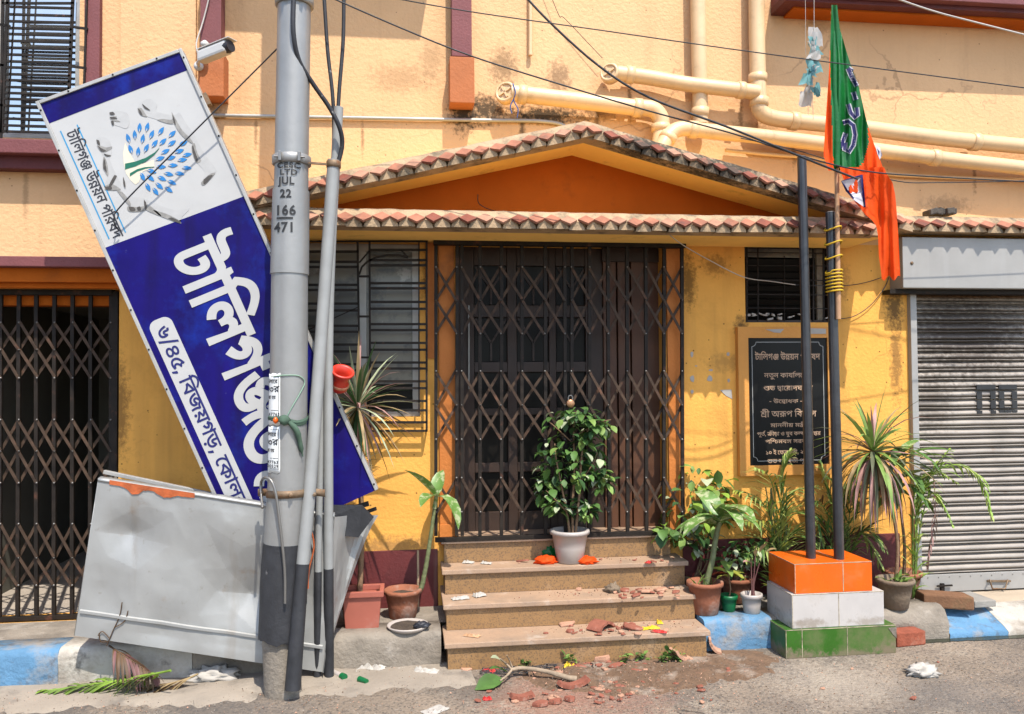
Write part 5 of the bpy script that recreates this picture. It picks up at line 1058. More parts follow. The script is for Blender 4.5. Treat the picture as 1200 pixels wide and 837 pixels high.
apex = W(687, 149, YF)
gl = W(288, 232, YF)
gr = W(1060, 257.5, YF)
YR = -.205                      # the shallower canopy over the shop
zs = fz(256.5, 640, YF)                      # level strip of tiles across the front
sl0, sl1 = Vector((fx(268, 262, YF), YF, zs)), Vector((fx(1026, 262, YF), YF, zs))
tiles('edging_tiles', sl0, sl1, 39, seed=1)
tiles('edging_tiles', gl, apex, 20, seed=2)
tiles('edging_tiles', apex, gr, 21, seed=3)
zr = fz(261, 1120, YR)
xr0 = fx(1044, 262, YF)
tiles('edging_tiles', Vector((xr0, YR, zr)), Vector((fx(1330, 262, YR), YR, zr)), 17, seed=4)
# the two sloping slabs of the gable, with their plain underside
for a, b in ((gl + Vector((-.25, 0, -.052)), apex), (apex, gr + Vector((.02, 0, -.006)))):
    mb = MB()
    dz = Vector((0, 0, -.055))
    f = Vector((0, .03, 0))
    mb.hexa([a + dz + f, b + dz + f, Vector((b.x, .0, b.z)) + dz, Vector((a.x, .0, a.z)) + dz,
             a + f * 2, b + f * 2, Vector((b.x, .0, b.z + .08)), Vector((a.x, .0, a.z + .08))])
    mb.build('gable_roof', M['soffit'], B)
# level canopy slab below the tympanum
mb = MB()
zb = zs - .066
mb.hexa([(sl0.x - .15, YF + .05, zb), (xr0, YF + .05, zb), (xr0, 0, zb), (sl0.x - .15, 0, zb),
         (sl0.x - .15, YF + .07, zs - .02), (xr0, YF + .07, zs - .02), (xr0, 0, zs + .03), (sl0.x - .15, 0, zs + .03)])
mb.build('canopy', M['soffit'], B)
mb = MB()
mb.hexa([(xr0 + .002, YR + .05, zr - .066), (XR, YR + .05, zr - .066), (XR, 0, zr - .066), (xr0 + .002, 0, zr - .066),
         (xr0 + .002, YR + .07, zr - .02), (XR, YR + .07, zr - .02), (XR, 0, zr + .03), (xr0 + .002, 0, zr + .03)])
mb.build('canopy', M['soffit'], B)
# tympanum, set back under the gable
YT = -.10
mb = MB()
ty = [Vector((gl.x - .1, YT, zs)), Vector((gr.x, YT, zs)), Vector((gr.x, YT, gr.z + .02)), Vector((apex.x, YT, apex.z - .0)), Vector((gl.x - .1, YT, gl.z + .0))]
mb.prism(ty, Vector((0, .09, 0)))
mb.build('tympanum', M['dkorange'], B)
# weathered lump of tile on the right-hand canopy, and the black moss line on the gable
mb = MB()
c = W(1102, 250, -.14)
for k in range(5):
    mb.obox(c + Vector((-.08 + .04 * k, R.uniform(-.02, .02), R.uniform(-.005, .01))), (.03, 0, R.uniform(-.01, .01)), (0, .05, 0), (R.uniform(-.004, .004), 0, .022))
mb.build('loose_tile', mat('blackened_tile', (.06, .05, .04), .95, var=.4, vscale=20, bump=.6), B, bevel=.008)


# ------------------------------------------------------------------ windows
def grille(name, parent, bars, rails, y, r=.0085, mm='iron'):
    mb = MB()
    for (u0, v0, u1, v1, *k) in bars + rails:
        w = k[0] if k else r * 2
        p, q = W(u0, v0, y), W(u1, v1, y)
        mb.bar(p, q, w, .012)
    return mb.build(name, M[mm], parent)


def pane(parent, name, a, b, c, d, y, mm):
    mb = MB(); mb.box((a, y, c), (b, y + .006, d)); return mb.build(name, M[mm], parent)


def frame(parent, name, a, b, c, d, y, w, dp, mm):
    mb = MB()
    mb.box((a, y, c), (a + w, y + dp, d)); mb.box((b - w, y, c), (b, y + dp, d))
    mb.box((a + w, y, c), (b - w, y + dp, c + w)); mb.box((a + w, y, d - w), (b - w, y + dp, d))
    return mb.build(name, M[mm], parent, bevel=.002)


# upper left window
f = frame(B, 'window', h_up[0], h_up[1], h_up[2], h_up[3], .05, .045, .06, 'alu')
pane(f, 'pane', h_up[0] + .045, h_up[1] - .045, h_up[2] + .045, h_up[3] - .045, .08, 'glasssky')
bars, rails = [], []
rails += [(3, 4 + 0 * v, 87, 4, .014) for v in (0,)]
for v in (9, 18, 26, 34, 41, 49, 57, 65, 73, 80, 88, 95, 103, 110, 117, 125, 133, 140, 148, 155):
    rails.append((12 - v * .055, v - 1, 86 - v * .04, v + 1))
for u0, u1 in ((11, 2), (87, 79)):
    bars.append((u0, -40, u1, 156, .018))
bars += [(4, -40, 1, 163, .016), (103, -40, 97, 152, .012), (20, -40, 8, 156, .007)]
rails += [(0, 29, 12, 31), (87, 32, 103, 34), (84, 78, 101, 80), (-10, 75, 5, 77), (-10, 122, 4, 124)]
grille('grille', f, bars, rails, -.06, .007)
# ground floor window with its outer grille
f = frame(B, 'window', h_win[0], h_win[1], h_win[2], h_win[3], .07, .05, .05, 'alu')
mid = fx(424, 380, .07)
mb = MB(); mb.box((mid - .03, .072, h_win[2] + .05), (mid + .03, .115, h_win[3] - .05)); mb.build('mullion', M['alu'], f, bevel=.002)
pane(f, 'pane', h_win[0] + .05, mid - .03, h_win[2] + .05, h_win[3] - .05, .09, 'glassreflect')
pane(f, 'pane', mid + .03, h_win[1] - .05, h_win[2] + .22, h_win[3] - .05, .09, 'glassreflect')
pane(f, 'pane', mid + .03, h_win[1] - .05, h_win[2] + .05, h_win[2] + .22, .10, 'glassdark')
bars = [(353, 282, 356, 505, .012), (419, 282, 421, 420, .014), (433, 282, 434, 505, .014), (500, 282, 500, 505, .014), (491, 282, 491, 484, .009)]
rails = [(350, 283, 500, 283, .012), (350, 505, 500, 505, .014)]
for v in (293, 305, 311, 332, 338, 354, 362, 380, 387, 402, 410, 425, 432, 447, 455, 470, 481, 495):
    rails.append((434, v, 500, v))
    rails.append((353, v + 2, 420, v + 2))
rails += [(420, 324, 433, 324, .014), (420, 371, 433, 371, .014), (420, 419, 433, 419, .014)]
arc = [(421, 322), (424, 313), (430, 307), (440, 302), (455, 299), (468, 299), (478, 302)]
rails += [(*a, *b, .012) for a, b in zip(arc, arc[1:])] + [(421, 308, 433, 294, .010), (470, 293, 478, 302, .010), (352, 391, 420, 360, .007)]
grille('grille', f, bars, rails, -.09, .008)
# stand-offs holding that grille to the wall
mb = MB()
for u, v in ((500, 283), (500, 505), (434, 505)):
    p = W(u, v, -.09); mb.bar(p, Vector((p.x, .0, p.z)), .012, .012, up=(0, 0, 1))
mb.build('stand_off', M['iron'], f)
# high vent window: louvred and dark, with timber reveals
f = frame(B, 'vent_window', h_vent[0], h_vent[1], h_vent[2], h_vent[3], .06, .022, .08, 'wood')
mb = MB()
for k in range(9):
    z = h_vent[2] + .03 + k * (h_vent[3] - h_vent[2] - .12) / 9
    mb.obox(((h_vent[0] + h_vent[1]) / 2 - .03, .12, z + .02), ((h_vent[1] - h_vent[0]) / 2 - .06, 0, 0), (0, .004, .001), (0, -.012, .026))
mb.build('louvre', M['glassdark'], f)
mb = MB(); mb.box((h_vent[0] + .023, .09, h_vent[3] - .085), (h_vent[1] - .023, .095, h_vent[3] - .023)); mb.build('pane', M['glassreflect'], f)
mb = MB(); mb.box((h_vent[1] - .095, .075, h_vent[2] + .023), (h_vent[1] - .05, .10, h_vent[3] - .023)); mb.build('side_board', mat('printed_board', lin((150, 138, 118)), .8, var=.25, vscale=40), f)
bars = [(875, 286, 875, 377, .012), (888, 286, 888, 377), (919, 300, 919, 377, .004), (953, 286, 953, 377, .012), (965, 286, 965, 377)]
rails = [(874, v, 975, v + 1, .006) for v in (296, 311, 328, 345, 361)]
grille('grille', f, bars, rails, .02, .004)
mb = MB()
for k in range(16):
    p = W(876 + R.uniform(0, 95), R.uniform(368, 374), .03); mb.obox(p, (R.uniform(.006, .02), 0, R.uniform(-.006, .006)), (0, .01, 0), (0, 0, R.uniform(.003, .008)))
mb.build('paper_scraps', M['paper'], f)

# ------------------------------------------------------------------ timber doors behind the folding gate
YD = .20
zd0, zd1 = h_door[2], h_door[3]
mb = MB()


def dbox(u0, u1, v0, v1, y0, y1):
    mb.box((fx(u0, 450, y0), y0, fz(v1, 650, y0)), (fx(u1, 450, y0), y1, fz(v0, 650, y0)))


for a, b in ((534, 556), (595, 606), (644, 652), (687, 707)):
    dbox(a, b, 288, 630, YD - .03, YD + .02)
for a, b in ((288, 312), (358, 372), (424, 436), (478, 486), (541, 552), (598, 628)):
    for c, d in ((556, 595), (606, 644), (652, 687)):
        dbox(c + .2, d - .2, a, b, YD - .025, YD + .018)
door = mb.build('panel_door', M['wood'], B, bevel=.003)
for c, d in ((556, 595), (606, 644), (652, 687)):
    for a, b in ((312, 358), (372, 424), (436, 478), (486, 541), (552, 598)):
        mb = MB(); dbox(c + .5, d - .5, a + .5, b - .5, YD + .004, YD + .010); mb.build('pane', M['glassdark'], door)
for c, d in ((556, 595), (606, 644), (652, 687)):
    for a, b in ((312, 358), (372, 424)):
        mb = MB()
        m_ = (c + d) / 2
        for p, q in (((c + 1, a + 1), (m_, (a + b) / 2 + 4)), ((d - 1, a + 1), (m_, (a + b) / 2 + 4)), ((m_, (a + b) / 2 + 4), (m_, b - 1))):
            mb.bar(W(*p, YD - .002), W(*q, YD - .002), .014, .01)
        mb.build('muntin', M['wood'], door)
mb = MB(); mb.bar(W(549.5, 358, YD - .05), W(549.5, 456, YD - .05), .010, .012); mb.build('pull_bar', M['steel'], door)
mb = MB()
for i, (a, b) in enumerate(((708, 724), (725, 740), (741, 757), (758, 779))):
    dbox(a, b - .8, 288, 630, YD - .05 + .004 * (i % 2), YD)
pd = mb.build('plank_door', M['plank'], B, bevel=.004)
mb = MB(); dbox(707, 780, 288, 306, YD - .07, YD - .052); mb.build('top_rail', M['wood'], pd, bevel=.003)


# ------------------------------------------------------------------ folding gates
def folding_gate(name, label, us, v0, v1, sets, y, rail_v, ulean=0.0, frames=()):
    p0 = W((us[0] + us[-1]) / 2, v1, y)
    g = thing(name, label, 'folding gate', p0)
    for u, w in us_w(us):
        mb = MB()
        j0, j1 = R.uniform(-.9, .9), R.uniform(-.9, .9)
        p, q = W(u + j0, v0, y), W(u + ulean + j1, v1, y)
        mb.bar(p, q, .022, .022)
        mb.build('upright', M['iron'], g)
    mb = MB()
    for a, b in zip(us, us[1:]):
        if b - a < 14:
            continue
        for (s, t) in sets:
            for sg, yy in ((0, -.014), (1, .014)):
                la = ulean * ((s if sg == 0 else t) - v0) / (v1 - v0)
                lb = ulean * ((t if sg == 0 else s) - v0) / (v1 - v0)
                mb.bar(W(a + la + R.uniform(-.8, .8), (s if sg == 0 else t) + R.uniform(-1.5, 1.5), y + yy), W(b + lb + R.uniform(-.8, .8), (t if sg == 0 else s) + R.uniform(-1.5, 1.5), y + yy), .018, .005)
    for u in us:
        for (s, t) in sets:
            for v in (s, t):
                p = W(u + ulean * (v - v0) / (v1 - v0), v, y - .02)
                mb.lathe(p, [(.007, 0), (.006, .004), (.002, .006)], 6, m=1, mx=Matrix.Rotation(rad(90), 3, 'X'))
    mb.build('lattice', [M['ironrust'], M['steel']], g)
    for nm, va, vb, yy, mm in rail_v:
        mb = MB()
        z0, z1 = fz(vb, (us[0] + us[-1]) / 2, y), fz(va, (us[0] + us[-1]) / 2, y)
        mb.box((fx(us[0] - 3, v0, y), y - yy, z0), (fx(us[-1] + 3, v0, y), y + yy, z1))
        mb.build(nm, M[mm], g, bevel=.002)
    return g


def us_w(us):
    return [(u, 1) for u in us]


mg = [511, 535, 541, 563, 587, 612, 638.5, 662, 669.5, 691, 713, 735, 757, 778, 799.5]
gate = folding_gate('folding_gate', 'black folding lattice gate padlocked across the timber doors above the steps', mg, 288, 628,
                    [(313, 352), (352, 391), (435, 475), (475, 515), (560, 600)], -.075, [('top_track', 282, 289, .03, 'iron'), ('bottom_track', 625.5, 630.5, .02, 'iron')])
lg = [-66, -44, -22, 1, 22.5, 43.5, 64, 85.5, 107, 130]
folding_gate('folding_gate', 'black folding lattice gate closing the dark porch at the left edge', lg, 340, 727,
             [(378, 410), (410, 443), (492, 529), (529, 566), (614, 654), (654, 686)], .08, [('top_track', 338, 346, .03, 'iron'), ('bottom_track', 722, 727, .02, 'iron')], ulean=-1.0)
mb = MB(); mb.box((fx(132, 500, .09), .06, fz(727, 135, .09)), (fx(139, 500, .09), .12, fz(342, 135, .09))); mb.build('gate_post', M['iron'], B)
# porch beam and light wall strip that show through the left gate
mb = MB(); mb.box((fx(-72, 400, .13), .13, fz(358, 60, .13)), (fx(139, 400, .13) - .002, .24, fz(338, 60, .13) - .002)); mb.build('porch_beam', M['dkorange'], B)

# padlock on the main gate
pl = thing('padlock', 'round brass padlock hanging on the folding gate above the potted shrub', 'padlock', W(668.5, 477, -.10))
mb = MB()
pc = W(668.5, 473, -.105)
mb.lathe(pc + Vector((0, .012, 0)), [(.001, 0), (.024, 0), (.028, .006), (.028, .018), (.024, .024), (.001, .024)], 20, mx=Matrix.Rotation(rad(90), 3, 'X'))
mb.build('body', M['brass'], pl)
mb = MB()
mb.tube([pc + Vector((-.014, 0, .022)), pc + Vector((-.014, 0, .042)), pc + Vector((-.008, 0, .054)), pc + Vector((.008, 0, .054)), pc + Vector((.014, 0, .042)), pc + Vector((.014, 0, .022))], .0045, 8)
mb.build('shackle', M['steel'], pl)

# ------------------------------------------------------------------ rolling shutter
YS = .06
sh = thing('rolling_shutter', 'closed grey rolling steel shutter with stencilled letters at the right edge', 'shutter', W(1150, 694, YS))
ua, ub = h_shut[0] + .004, h_shut[1]
zt, zb_ = fz(346, 1130, YS), fz(672, 1130, YS)
n_ = 29
mb = MB()
P = []
for i in range(n_):
    za = zt + (zb_ - zt) * i / n_
    ph = (zb_ - zt) / n_
    for (t, dy) in ((.0, .030), (.05, .012), (.18, .002), (.36, -.008), (.52, -.010), (.62, .002), (.66, .028), (.70, .028), (.73, -.002), (.80, -.008), (.90, .004), (.96, .030)):
        P.append([(ua + .02 + (ub - ua - .02) * q / 24, YS + dy + .0035 * noise.noise(Vector((q * .5, i * .9, 1))), za + ph * t + .003 * noise.noise(Vector((q * .3, i * 1.7, 5)))) for q in range(25)])
mb.grid(P, 0, True)
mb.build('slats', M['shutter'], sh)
mb = MB(); mb.box((ua + .02, YS - .012, fz(692, 1130, YS)), (ub, YS + .01, zb_ + .002)); rail = mb.build('bottom_rail', M['sheet'], sh, bevel=.003)
mb = MB()
for k in range(16):
    mb.lathe(Vector((ua + .06 + k * .085, YS - .012, zb_ - .018)), [(.004, 0), (.003, .004)], 6, mx=Matrix.Rotation(rad(90), 3, 'X'))
mb.build('rivets', M['steel'], rail)
mb = MB(); hp = [W(1160, 680, YS - .012), W(1160, 680, YS - .05), W(1163, 690, YS - .055), W(1178, 690, YS - .055), W(1181, 680, YS - .05), W(1181, 680, YS - .012)]
mb.tube(hp, .006, 8); mb.bar(W(1157, 681, YS - .02), W(1184, 681, YS - .02), .012, .012); mb.build('handle', M['ruststeel'], sh)
mb = MB(); mb.box((fx(1100, 685, YS), YS - .03, fz(693, 1100, YS)), (fx(1104, 685, YS), YS - .012, fz(683, 1100, YS))); mb.bar(W(1098, 687, YS - .03), W(1116, 686, YS - .03), .012, .012); mb.build('latch', M['iron'], sh, bevel=.002)
mb = MB(); mb.box((ua - .004, -.04, .06), (ua + .045, YS - .02, fz(344, 1065, 0))); mb.build('guide_rail', M['sheet'], sh, bevel=.004)
# the letters sprayed on the slats
mb = MB()


def stroke(u0, v0, u1, v1):
    """sprayed rectangle, broken where it crosses the hollows between slats"""
    z0, z1 = fz(v1, (u0 + u1) / 2, YS), fz(v0, (u0 + u1) / 2, YS)
    x0, x1 = fx(u0, v0, YS), fx(u1, v0, YS)
    ph = (zt - zb_) / n_
    for i in range(n_):
        a = zt - ph * (i + .93); b = zt - ph * (i + .13)
        a2, b2 = max(a, z0), min(b, z1)
        if b2 - a2 > .004:
            mb.box((x0, YS - .0145, a2), (x1, YS - .010, b2))


for s in ((1143, 451, 1149, 485), (1159, 451, 1165, 485), (1149, 451, 1159, 457), (1169, 451, 1175, 483), (1184, 451, 1190, 483), (1175, 451, 1184, 457), (1175, 477, 1184, 483)):
    stroke(*s)
mb.build('lettering', M['stencil'], sh)
# roller cover above it
hb = thing('shutter_hood', 'pale grey sheet metal roller cover above the closed shutter', 'shutter hood', W(1150, 340, -.165))
mb = MB()
yb = -.165
x0, x1 = fx(1058, 310, yb), fx(1330, 310, yb)
z0, z1 = fz(338, 1130, yb), fz(279, 1130, yb)
mb.box((x0, yb, z0), (x1, -.002, z1)); mb.build('cover', M['sheet'], hb, bevel=.006)
mb = MB(); mb.box((x0 - .06, -.10, z0 - .034), (x1, -.002, z0 - .003)); mb.build('underside_angle', M['iron'], hb, bevel=.003)
mb = MB(); mb.lathe(W(1068.5, 308.5, yb), [(.012, -.002), (.012, .004), (.006, .008)], 10, mx=Matrix.Rotation(rad(90), 3, 'X')); mb.build('bolt', M['ruststeel'], hb)

# ------------------------------------------------------------------ steps
st = thing('entrance_steps', 'speckled brown granite steps climbing to the gated doorway', 'steps', (fx(660, 700, -.4), -.4, 0))
fr = [(-.72, 0, .165, 521, 833), (-.49, .165, .325, 519.5, 819), (-.265, .325, .485, 518, 807), (-.085, .485, .645, 517, 790)]
tops = []
for i, (y, za, zb2, ua_, ub_) in enumerate(fr):
    vv = [768, 725, 685, 645][i]
    xa, xb = fx(ua_, vv, y), fx(ub_, vv, y)
    mb = MB(); mb.box((xa + .02, y + .018, za + (.001 if i else -.02)), (xb - .02, .0, zb2 - .031)); mb.build('riser', M['granite'], st, bevel=.002)
    mb = MB(); mb.box((xa, y - .005, zb2 - .03), (xb, .0 if i < 3 else .2, zb2)); mb.build('tread', M['tread'], st, bevel=.005)
    tops.append((xa, xb, y, zb2))

# ------------------------------------------------------------------ dedication plaque
pq = thing('dedication_plaque', 'polished black granite plaque with pale Bengali lettering in an orange frame', 'plaque', W(921, 558, -.05))
yq = -.05
a, b, c, d = fx(866, 470, yq), fx(976, 470, yq), fz(557, 920, yq), fz(383, 920, yq)
ia, ib, ic, id_ = fx(878, 470, yq), fx(971, 470, yq), fz(545, 925, yq), fz(396, 925, yq)
mb = MB()
mb.box((a, yq, c), (ia, 0, d)); mb.box((ib, yq, c), (b, 0, d)); mb.box((ia, yq, c), (ib, 0, ic)); mb.box((ia, yq, id_), (ib, 0, d))
mb.build('frame', M['frameorange'], pq)
ys = yq + .012
mb = MB(); mb.box((ia, ys, ic), (ib, -.002, id_)); slab = mb.build('slab', M['plaque'], pq)
wq, hq = ib - ia, id_ - ic
mb = MB()
i_ = .030
cn = .05
ring = []
for (cx, cz, sx, sz) in ((ia + i_, ic + i_, 1, 1), (ib - i_, ic + i_, -1, 1), (ib - i_, id_ - i_, -1, -1), (ia + i_, id_ - i_, 1, -1)):
    arcp = [(cx + sx * cn * .62 * math.sin(t * math.pi / 2 / 4), cz + sz * cn * .62 * math.cos(t * math.pi / 2 / 4)) for t in range(5)]
    if sx * sz > 0:
        ring += arcp
    else:
        ring += arcp[::-1]
for p, q in zip(ring, ring[1:] + ring[:1]):
    mb.bar((p[0], ys - .0015, p[1]), (q[0], ys - .0015, q[1]), .0045, .002)
mb.build('border', M['engrim'], slab)
mb = MB()
yt = ys - .0012
for key, v, cw, hgt, off in (('p1', 419, .82, 1.3, 0), ('p2', 440, .60, 1.0, 0), ('p3', 455, .62, 1.0, 0), ('p4', 470, .42, .8, -.02), ('p5', 486, .70, 1.25, 0), ('p6', 498, .46, .8, 0),
                             ('p7', 508, .80, .8, 0), ('p8', 517, .60, .8, 0), ('p9', 530, .60, .85, 0), ('p10', 540, .56, .85, 0)):
    wid = LINES[key][0]
    sx = cw * wq / wid
    sz = .000032 * 1.55 * hgt
    z0 = fz(v + 2.5, 925, yq)
    x0 = ia + wq / 2 - cw * wq / 2 + off
    text(mb, key, lambda x, y, l, x0=x0, z0=z0, sx=sx, sz=sz: Vector((x0 + x * sx, yt - .00008 * l, z0 + y * sz)), fat=12)
mb.build('lettering', M['engrave'], slab)
for k, (u, v, w, h) in enumerate(((908, 388, 24, 5), (958, 388, 22, 7))):
    p = W(u, v, yq - .003)
    mb = MB()
    hw, hh = w / 2 * .0058, h / 2 * .0058
    mb.prism([p + Vector((-hw, 0, hh * .8)), p + Vector((hw, 0, hh)), p + Vector((hw * .6, 0, -hh)), p + Vector((-hw * .1, 0, -hh * .7))] if k == 0 else
             [p + Vector((-hw, 0, -hh)), p + Vector((-hw, 0, hh)), p + Vector((hw, 0, hh * .8)), p + Vector((hw, 0, -hh))], Vector((0, .0025, 0)))
    tag(mb.build('paper_scrap', M['paper']), ['torn white paper triangle stuck on the orange frame above the black plaque', 'small printed paper slip stuck at the right of the plaque frame'][k], 'paper scrap')
# scraps left on the wall beside the gate
for k, (u, v, a_, lab) in enumerate(((851, 462, .05, 'square white paper remnant pasted on the ochre wall between gate and plaque'),)):
    mb = MB(); p = W(u, v, -.003)
    mb.prism([p + Vector((-.045, 0, .03)), p + Vector((.04, 0, .032)), p + Vector((.045, 0, -.035)), p + Vector((0, 0, -.012))], Vector((0, .0025, 0)))
    tag(mb.build('paper_scrap', M['paper']), lab, 'paper scrap')
for (u, v, w, h) in ((811, 415, 5, 8), (853, 415, 5, 5), (811, 444, 6, 10), (832, 444, 8, 8), (854, 446, 4, 5), (811, 459, 4, 5), (833, 434, 6, 3), (816, 429, 4, 2)):
    p = W(u, v, -.003)
    mb = MB(); n0 = 7
    mb.prism([p + Vector((math.cos(2 * math.pi * k / n0) * w * .003 * R.uniform(.6, 1.1), 0, -math.sin(2 * math.pi * k / n0) * h * .003 * R.uniform(.6, 1.1))) for k in range(n0)], Vector((0, .0025, 0)))
    tag(mb.build('paper_scrap', M['paper']), 'tiny torn white paper fleck stuck on the ochre wall right of the main gate', 'paper scrap', 'paper flecks on the wall beside the gate')

# ------------------------------------------------------------------ the house across the street, seen only mirrored in the window panes
OP = thing('opposite_building', 'mauve house across the street, mirrored in the upper left window panes', 'building', (-13.5, -16, 0))
mb = MB(); mb.box((-22, -22, 0), (-11.2, -16, 8.2)); mb.build('wall', M['mauve'], OP)
mb = MB(); mb.box((-22.2, -22.2, 8.202), (-11.0, -15.8, 8.45)); mb.build('parapet', M['peach'], OP, bevel=.02)
for k in range(4):
    for zf in (1.2, 4.0, 6.4):
        x = -21.4 + k * 2.6
        f = MB().box((x, -16.04, zf), (x + 1.2, -15.97, zf + 1.3)).build('window', M['alu'], OP)
        MB().box((x + .08, -15.968, zf + .08), (x + 1.12, -15.96, zf + 1.22)).build('pane', M['glassdark'], f)

# ------------------------------------------------------------------ street pole
YP = -.90
PC = [(-420, 352), (0, 345), (180, 342), (320, 339.5), (400, 339), (560, 337), (668, 330), (748, 328.5), (815, 332)]


def pcx(v):
    for (a, ua), (b, ub2) in zip(PC, PC[1:]):
        if v <= b:
            return ua + (ub2 - ua) * (v - a) / (b - a)
    return PC[-1][1]


def prad(v):
    return (.088 if v < 190 else .095 if v < 240 else .105 if v < 322 else .0996 + .007 * (v - 321) / 347)


pole = thing('utility_pole', 'grey tubular street pole with a black painted band and stencilled numbers', 'utility pole', (W(332, 800, YP).x, YP, 0))


def poleseg(name, v0, v1, r0, r1, mm, n=14, ragged=0.0):
    mb = MB()
    pts = [W(pcx(v0 + (v1 - v0) * i / n), v0 + (v1 - v0) * i / n, YP) for i in range(n + 1)]
    mb.tube(pts, [r0, r1], 28, True)
    if ragged:
        m_ = len(mb.v) - 56
        for k in range(28):
            mb.v[m_ - 28 + k].z += ragged * noise.noise(Vector((k * .7, 3.3, 1)))
        for k in range(28):
            mb.v[m_ + 28 + k] = mb.v[m_ - 28 + k].copy()
    return mb.build(name, M[mm], pole)


poleseg('upper_tube', -420, 240, .086, .093, 'pole')
poleseg('sleeve', 224, 322, .100, .105, 'pole', 6)
poleseg('lower_tube', 321, 668, .099, .106, 'pole')
poleseg('black_band', 636, 748, .108, .117, 'blackpaint', 8, .05)
poleseg('concrete_foot', 742, 815, .096, .100, 'concrete', 5)
mb = MB()


def pole_pt(u, v, off=.0015, r=None):
    c = pcx(v)
    r = r or prad(v)
    hw = r * 950 / 4.56
    a = math.asin(max(-1, min(1, (u - c) / hw)))
    p = W(c, v, YP)
    return p + Vector((math.sin(a) * (r + off), -math.cos(a) * (r + off), 0))


for s, u, v, h, r in (('CESC', 341, 201.5, 6.2, .0955), ('LTD', 341, 209.5, 6.0, .0955), ('JUL', 338.6, 220.5, 8.6, .0955), ('22', 338, 236, 9.4, .1015), ('166', 337.5, 256, 11.2, .1022), ('471', 336.5, 275.5, 11.2, .1030)):
    k = h / .72
    latin(mb, s, lambda x, y, l, u=u, v=v, k=k, r=r: pole_pt(u + x * k * (1.2 if s in ('CESC', 'LTD') else .92), v - y * k, .0022, r), bold=.03)
mb.grid([[pole_pt(u, v, .0035, .1022) for u in range(328, 348, 2)] for v in (258.6, 260.8)], 0, False)
mb.build('stencil', M['stencil'], pole)
# bolted collar bands
for v, r, nm in ((189, .1, 'collar'), (3, .1, 'collar')):
    mb = MB(); p = W(pcx(v), v, YP)
    mb.lathe(p, [(r, -.026), (r + .006, -.022), (r + .006, .022), (r, .026)], 28)
    col = mb.build(nm, M['pole'], pole)
    mb = MB()
    for du in (-9, 10):
        q = pole_pt(pcx(v) + du, v, .012, r)
        mb.box(q + Vector((-.008, -.014, -.026)), q + Vector((.008, .012, .026)))
    a_, b_ = pole_pt(pcx(v) - 14, v, .022, r), pole_pt(pcx(v) + 14, v, .022, r)
    mb.tube([a_, b_], .006, 6)
    mb.build('bolt', M['steel'], col, bevel=.002)
# rusty strap low on the pole
mb = MB()
P = []
for i in range(17):
    a = rad(-100 + 200 * i / 16)
    c = W(pcx(577), 577, YP); r = .108
    p = c + Vector((math.sin(a) * r, -math.cos(a) * r, 0))
    P.append([p + Vector((0, 0, .020)), p + Vector((0, 0, -.020))])
P = [[P[0][0] + Vector((-.05, 0, 0)), P[0][1] + Vector((-.05, 0, 0))]] + P + [[P[-1][0] + Vector((.10, -.02, -.01)), P[-1][1] + Vector((.10, -.02, -.01))]]
mb.grid(P)
strap = mb.build('strap', M['ruststeel'], pole, solid=.006)
for u in (308, 343, 368):
    mb = MB()
    q = pole_pt(min(u, 357), 577, .012, .108) + Vector((.04 if u > 360 else -.01 if u < 312 else 0, -.0, -.01 * (u > 360)))
    mb.lathe(q, [(.013, 0), (.013, .008), (.007, .0085), (.006, .022)], 6, mx=Matrix.Rotation(rad(90), 3, 'X'))
    mb.build('bolt', M['ruststeel'], strap)
mb = MB()
hk = [(317, 592), (313, 574), (314, 563), (320, 557), (326, 560), (330, 575), (333, 610), (336, 660), (336, 700)]
mb.tube([pole_pt(u, v, .03, .108) for u, v in hk], .0075, 8, sub=3)
mb.build('bent_rod', M['steel'], pole)


# ---- the conduits strapped beside it
def conduit(label, pts, r, vblack, group=None, foot=1.05):
    """pts: (u, v, Y) downwards; painted black below image row vblack"""
    c = thing('conduit_pipe', label, 'conduit', W(*pts[-1]), group)
    path = smooth_path([W(*p) for p in pts], 6)
    zb3 = W(pts[-1][0], vblack, pts[-1][2]).z
    up = [p for p in path if p.z > zb3]
    dn = [p for p in path if p.z <= zb3]
    cut = up[-1].lerp(dn[0], (up[-1].z - zb3) / max(1e-6, up[-1].z - dn[0].z))
    mb = MB(); mb.tube(up + [cut], r, 16); mb.build('pipe', M['conduit'], c)
    mb = MB(); mb.tube([cut] + dn, [r * 1.03, r * foot], 16); mb.build('black_foot', M['blackpaint'], c)
    return c


conduit('thick leaning grey conduit pipe with black lower end, crossing in front of the street pole', [(391, 188, -0.810), (386, 260, -0.820), (376, 400, -0.860), (364, 560, -0.920), (353, 680, -0.970), (343, 808, -1.020)], .035, 664, foot=1.22)
conduit('thin upright grey conduit pipe with black foot, rightmost of the three beside the pole', [(397, 126, -0.770), (389, 270, -0.770), (385, 400, -0.780), (385, 600, -0.790), (385.5, 792, -.73)], .027, 664)
conduit('slimmer grey conduit pipe with black foot, tucked between the leaning pipe and the right conduit', [(384, 255, -0.730), (380, 400, -0.750), (374, 600, -0.790), (371.5, 792, -.74)], .020, 668)


def cable(label, pts, r=.007, mm='cable', sub=6, n=6, name='cable', cat='cable', group=None):
    mb = MB(); mb.tube([W(*p) for p in pts], r, n, sub=sub)
    return tag(mb.build(name, M[mm]), label, cat, group)


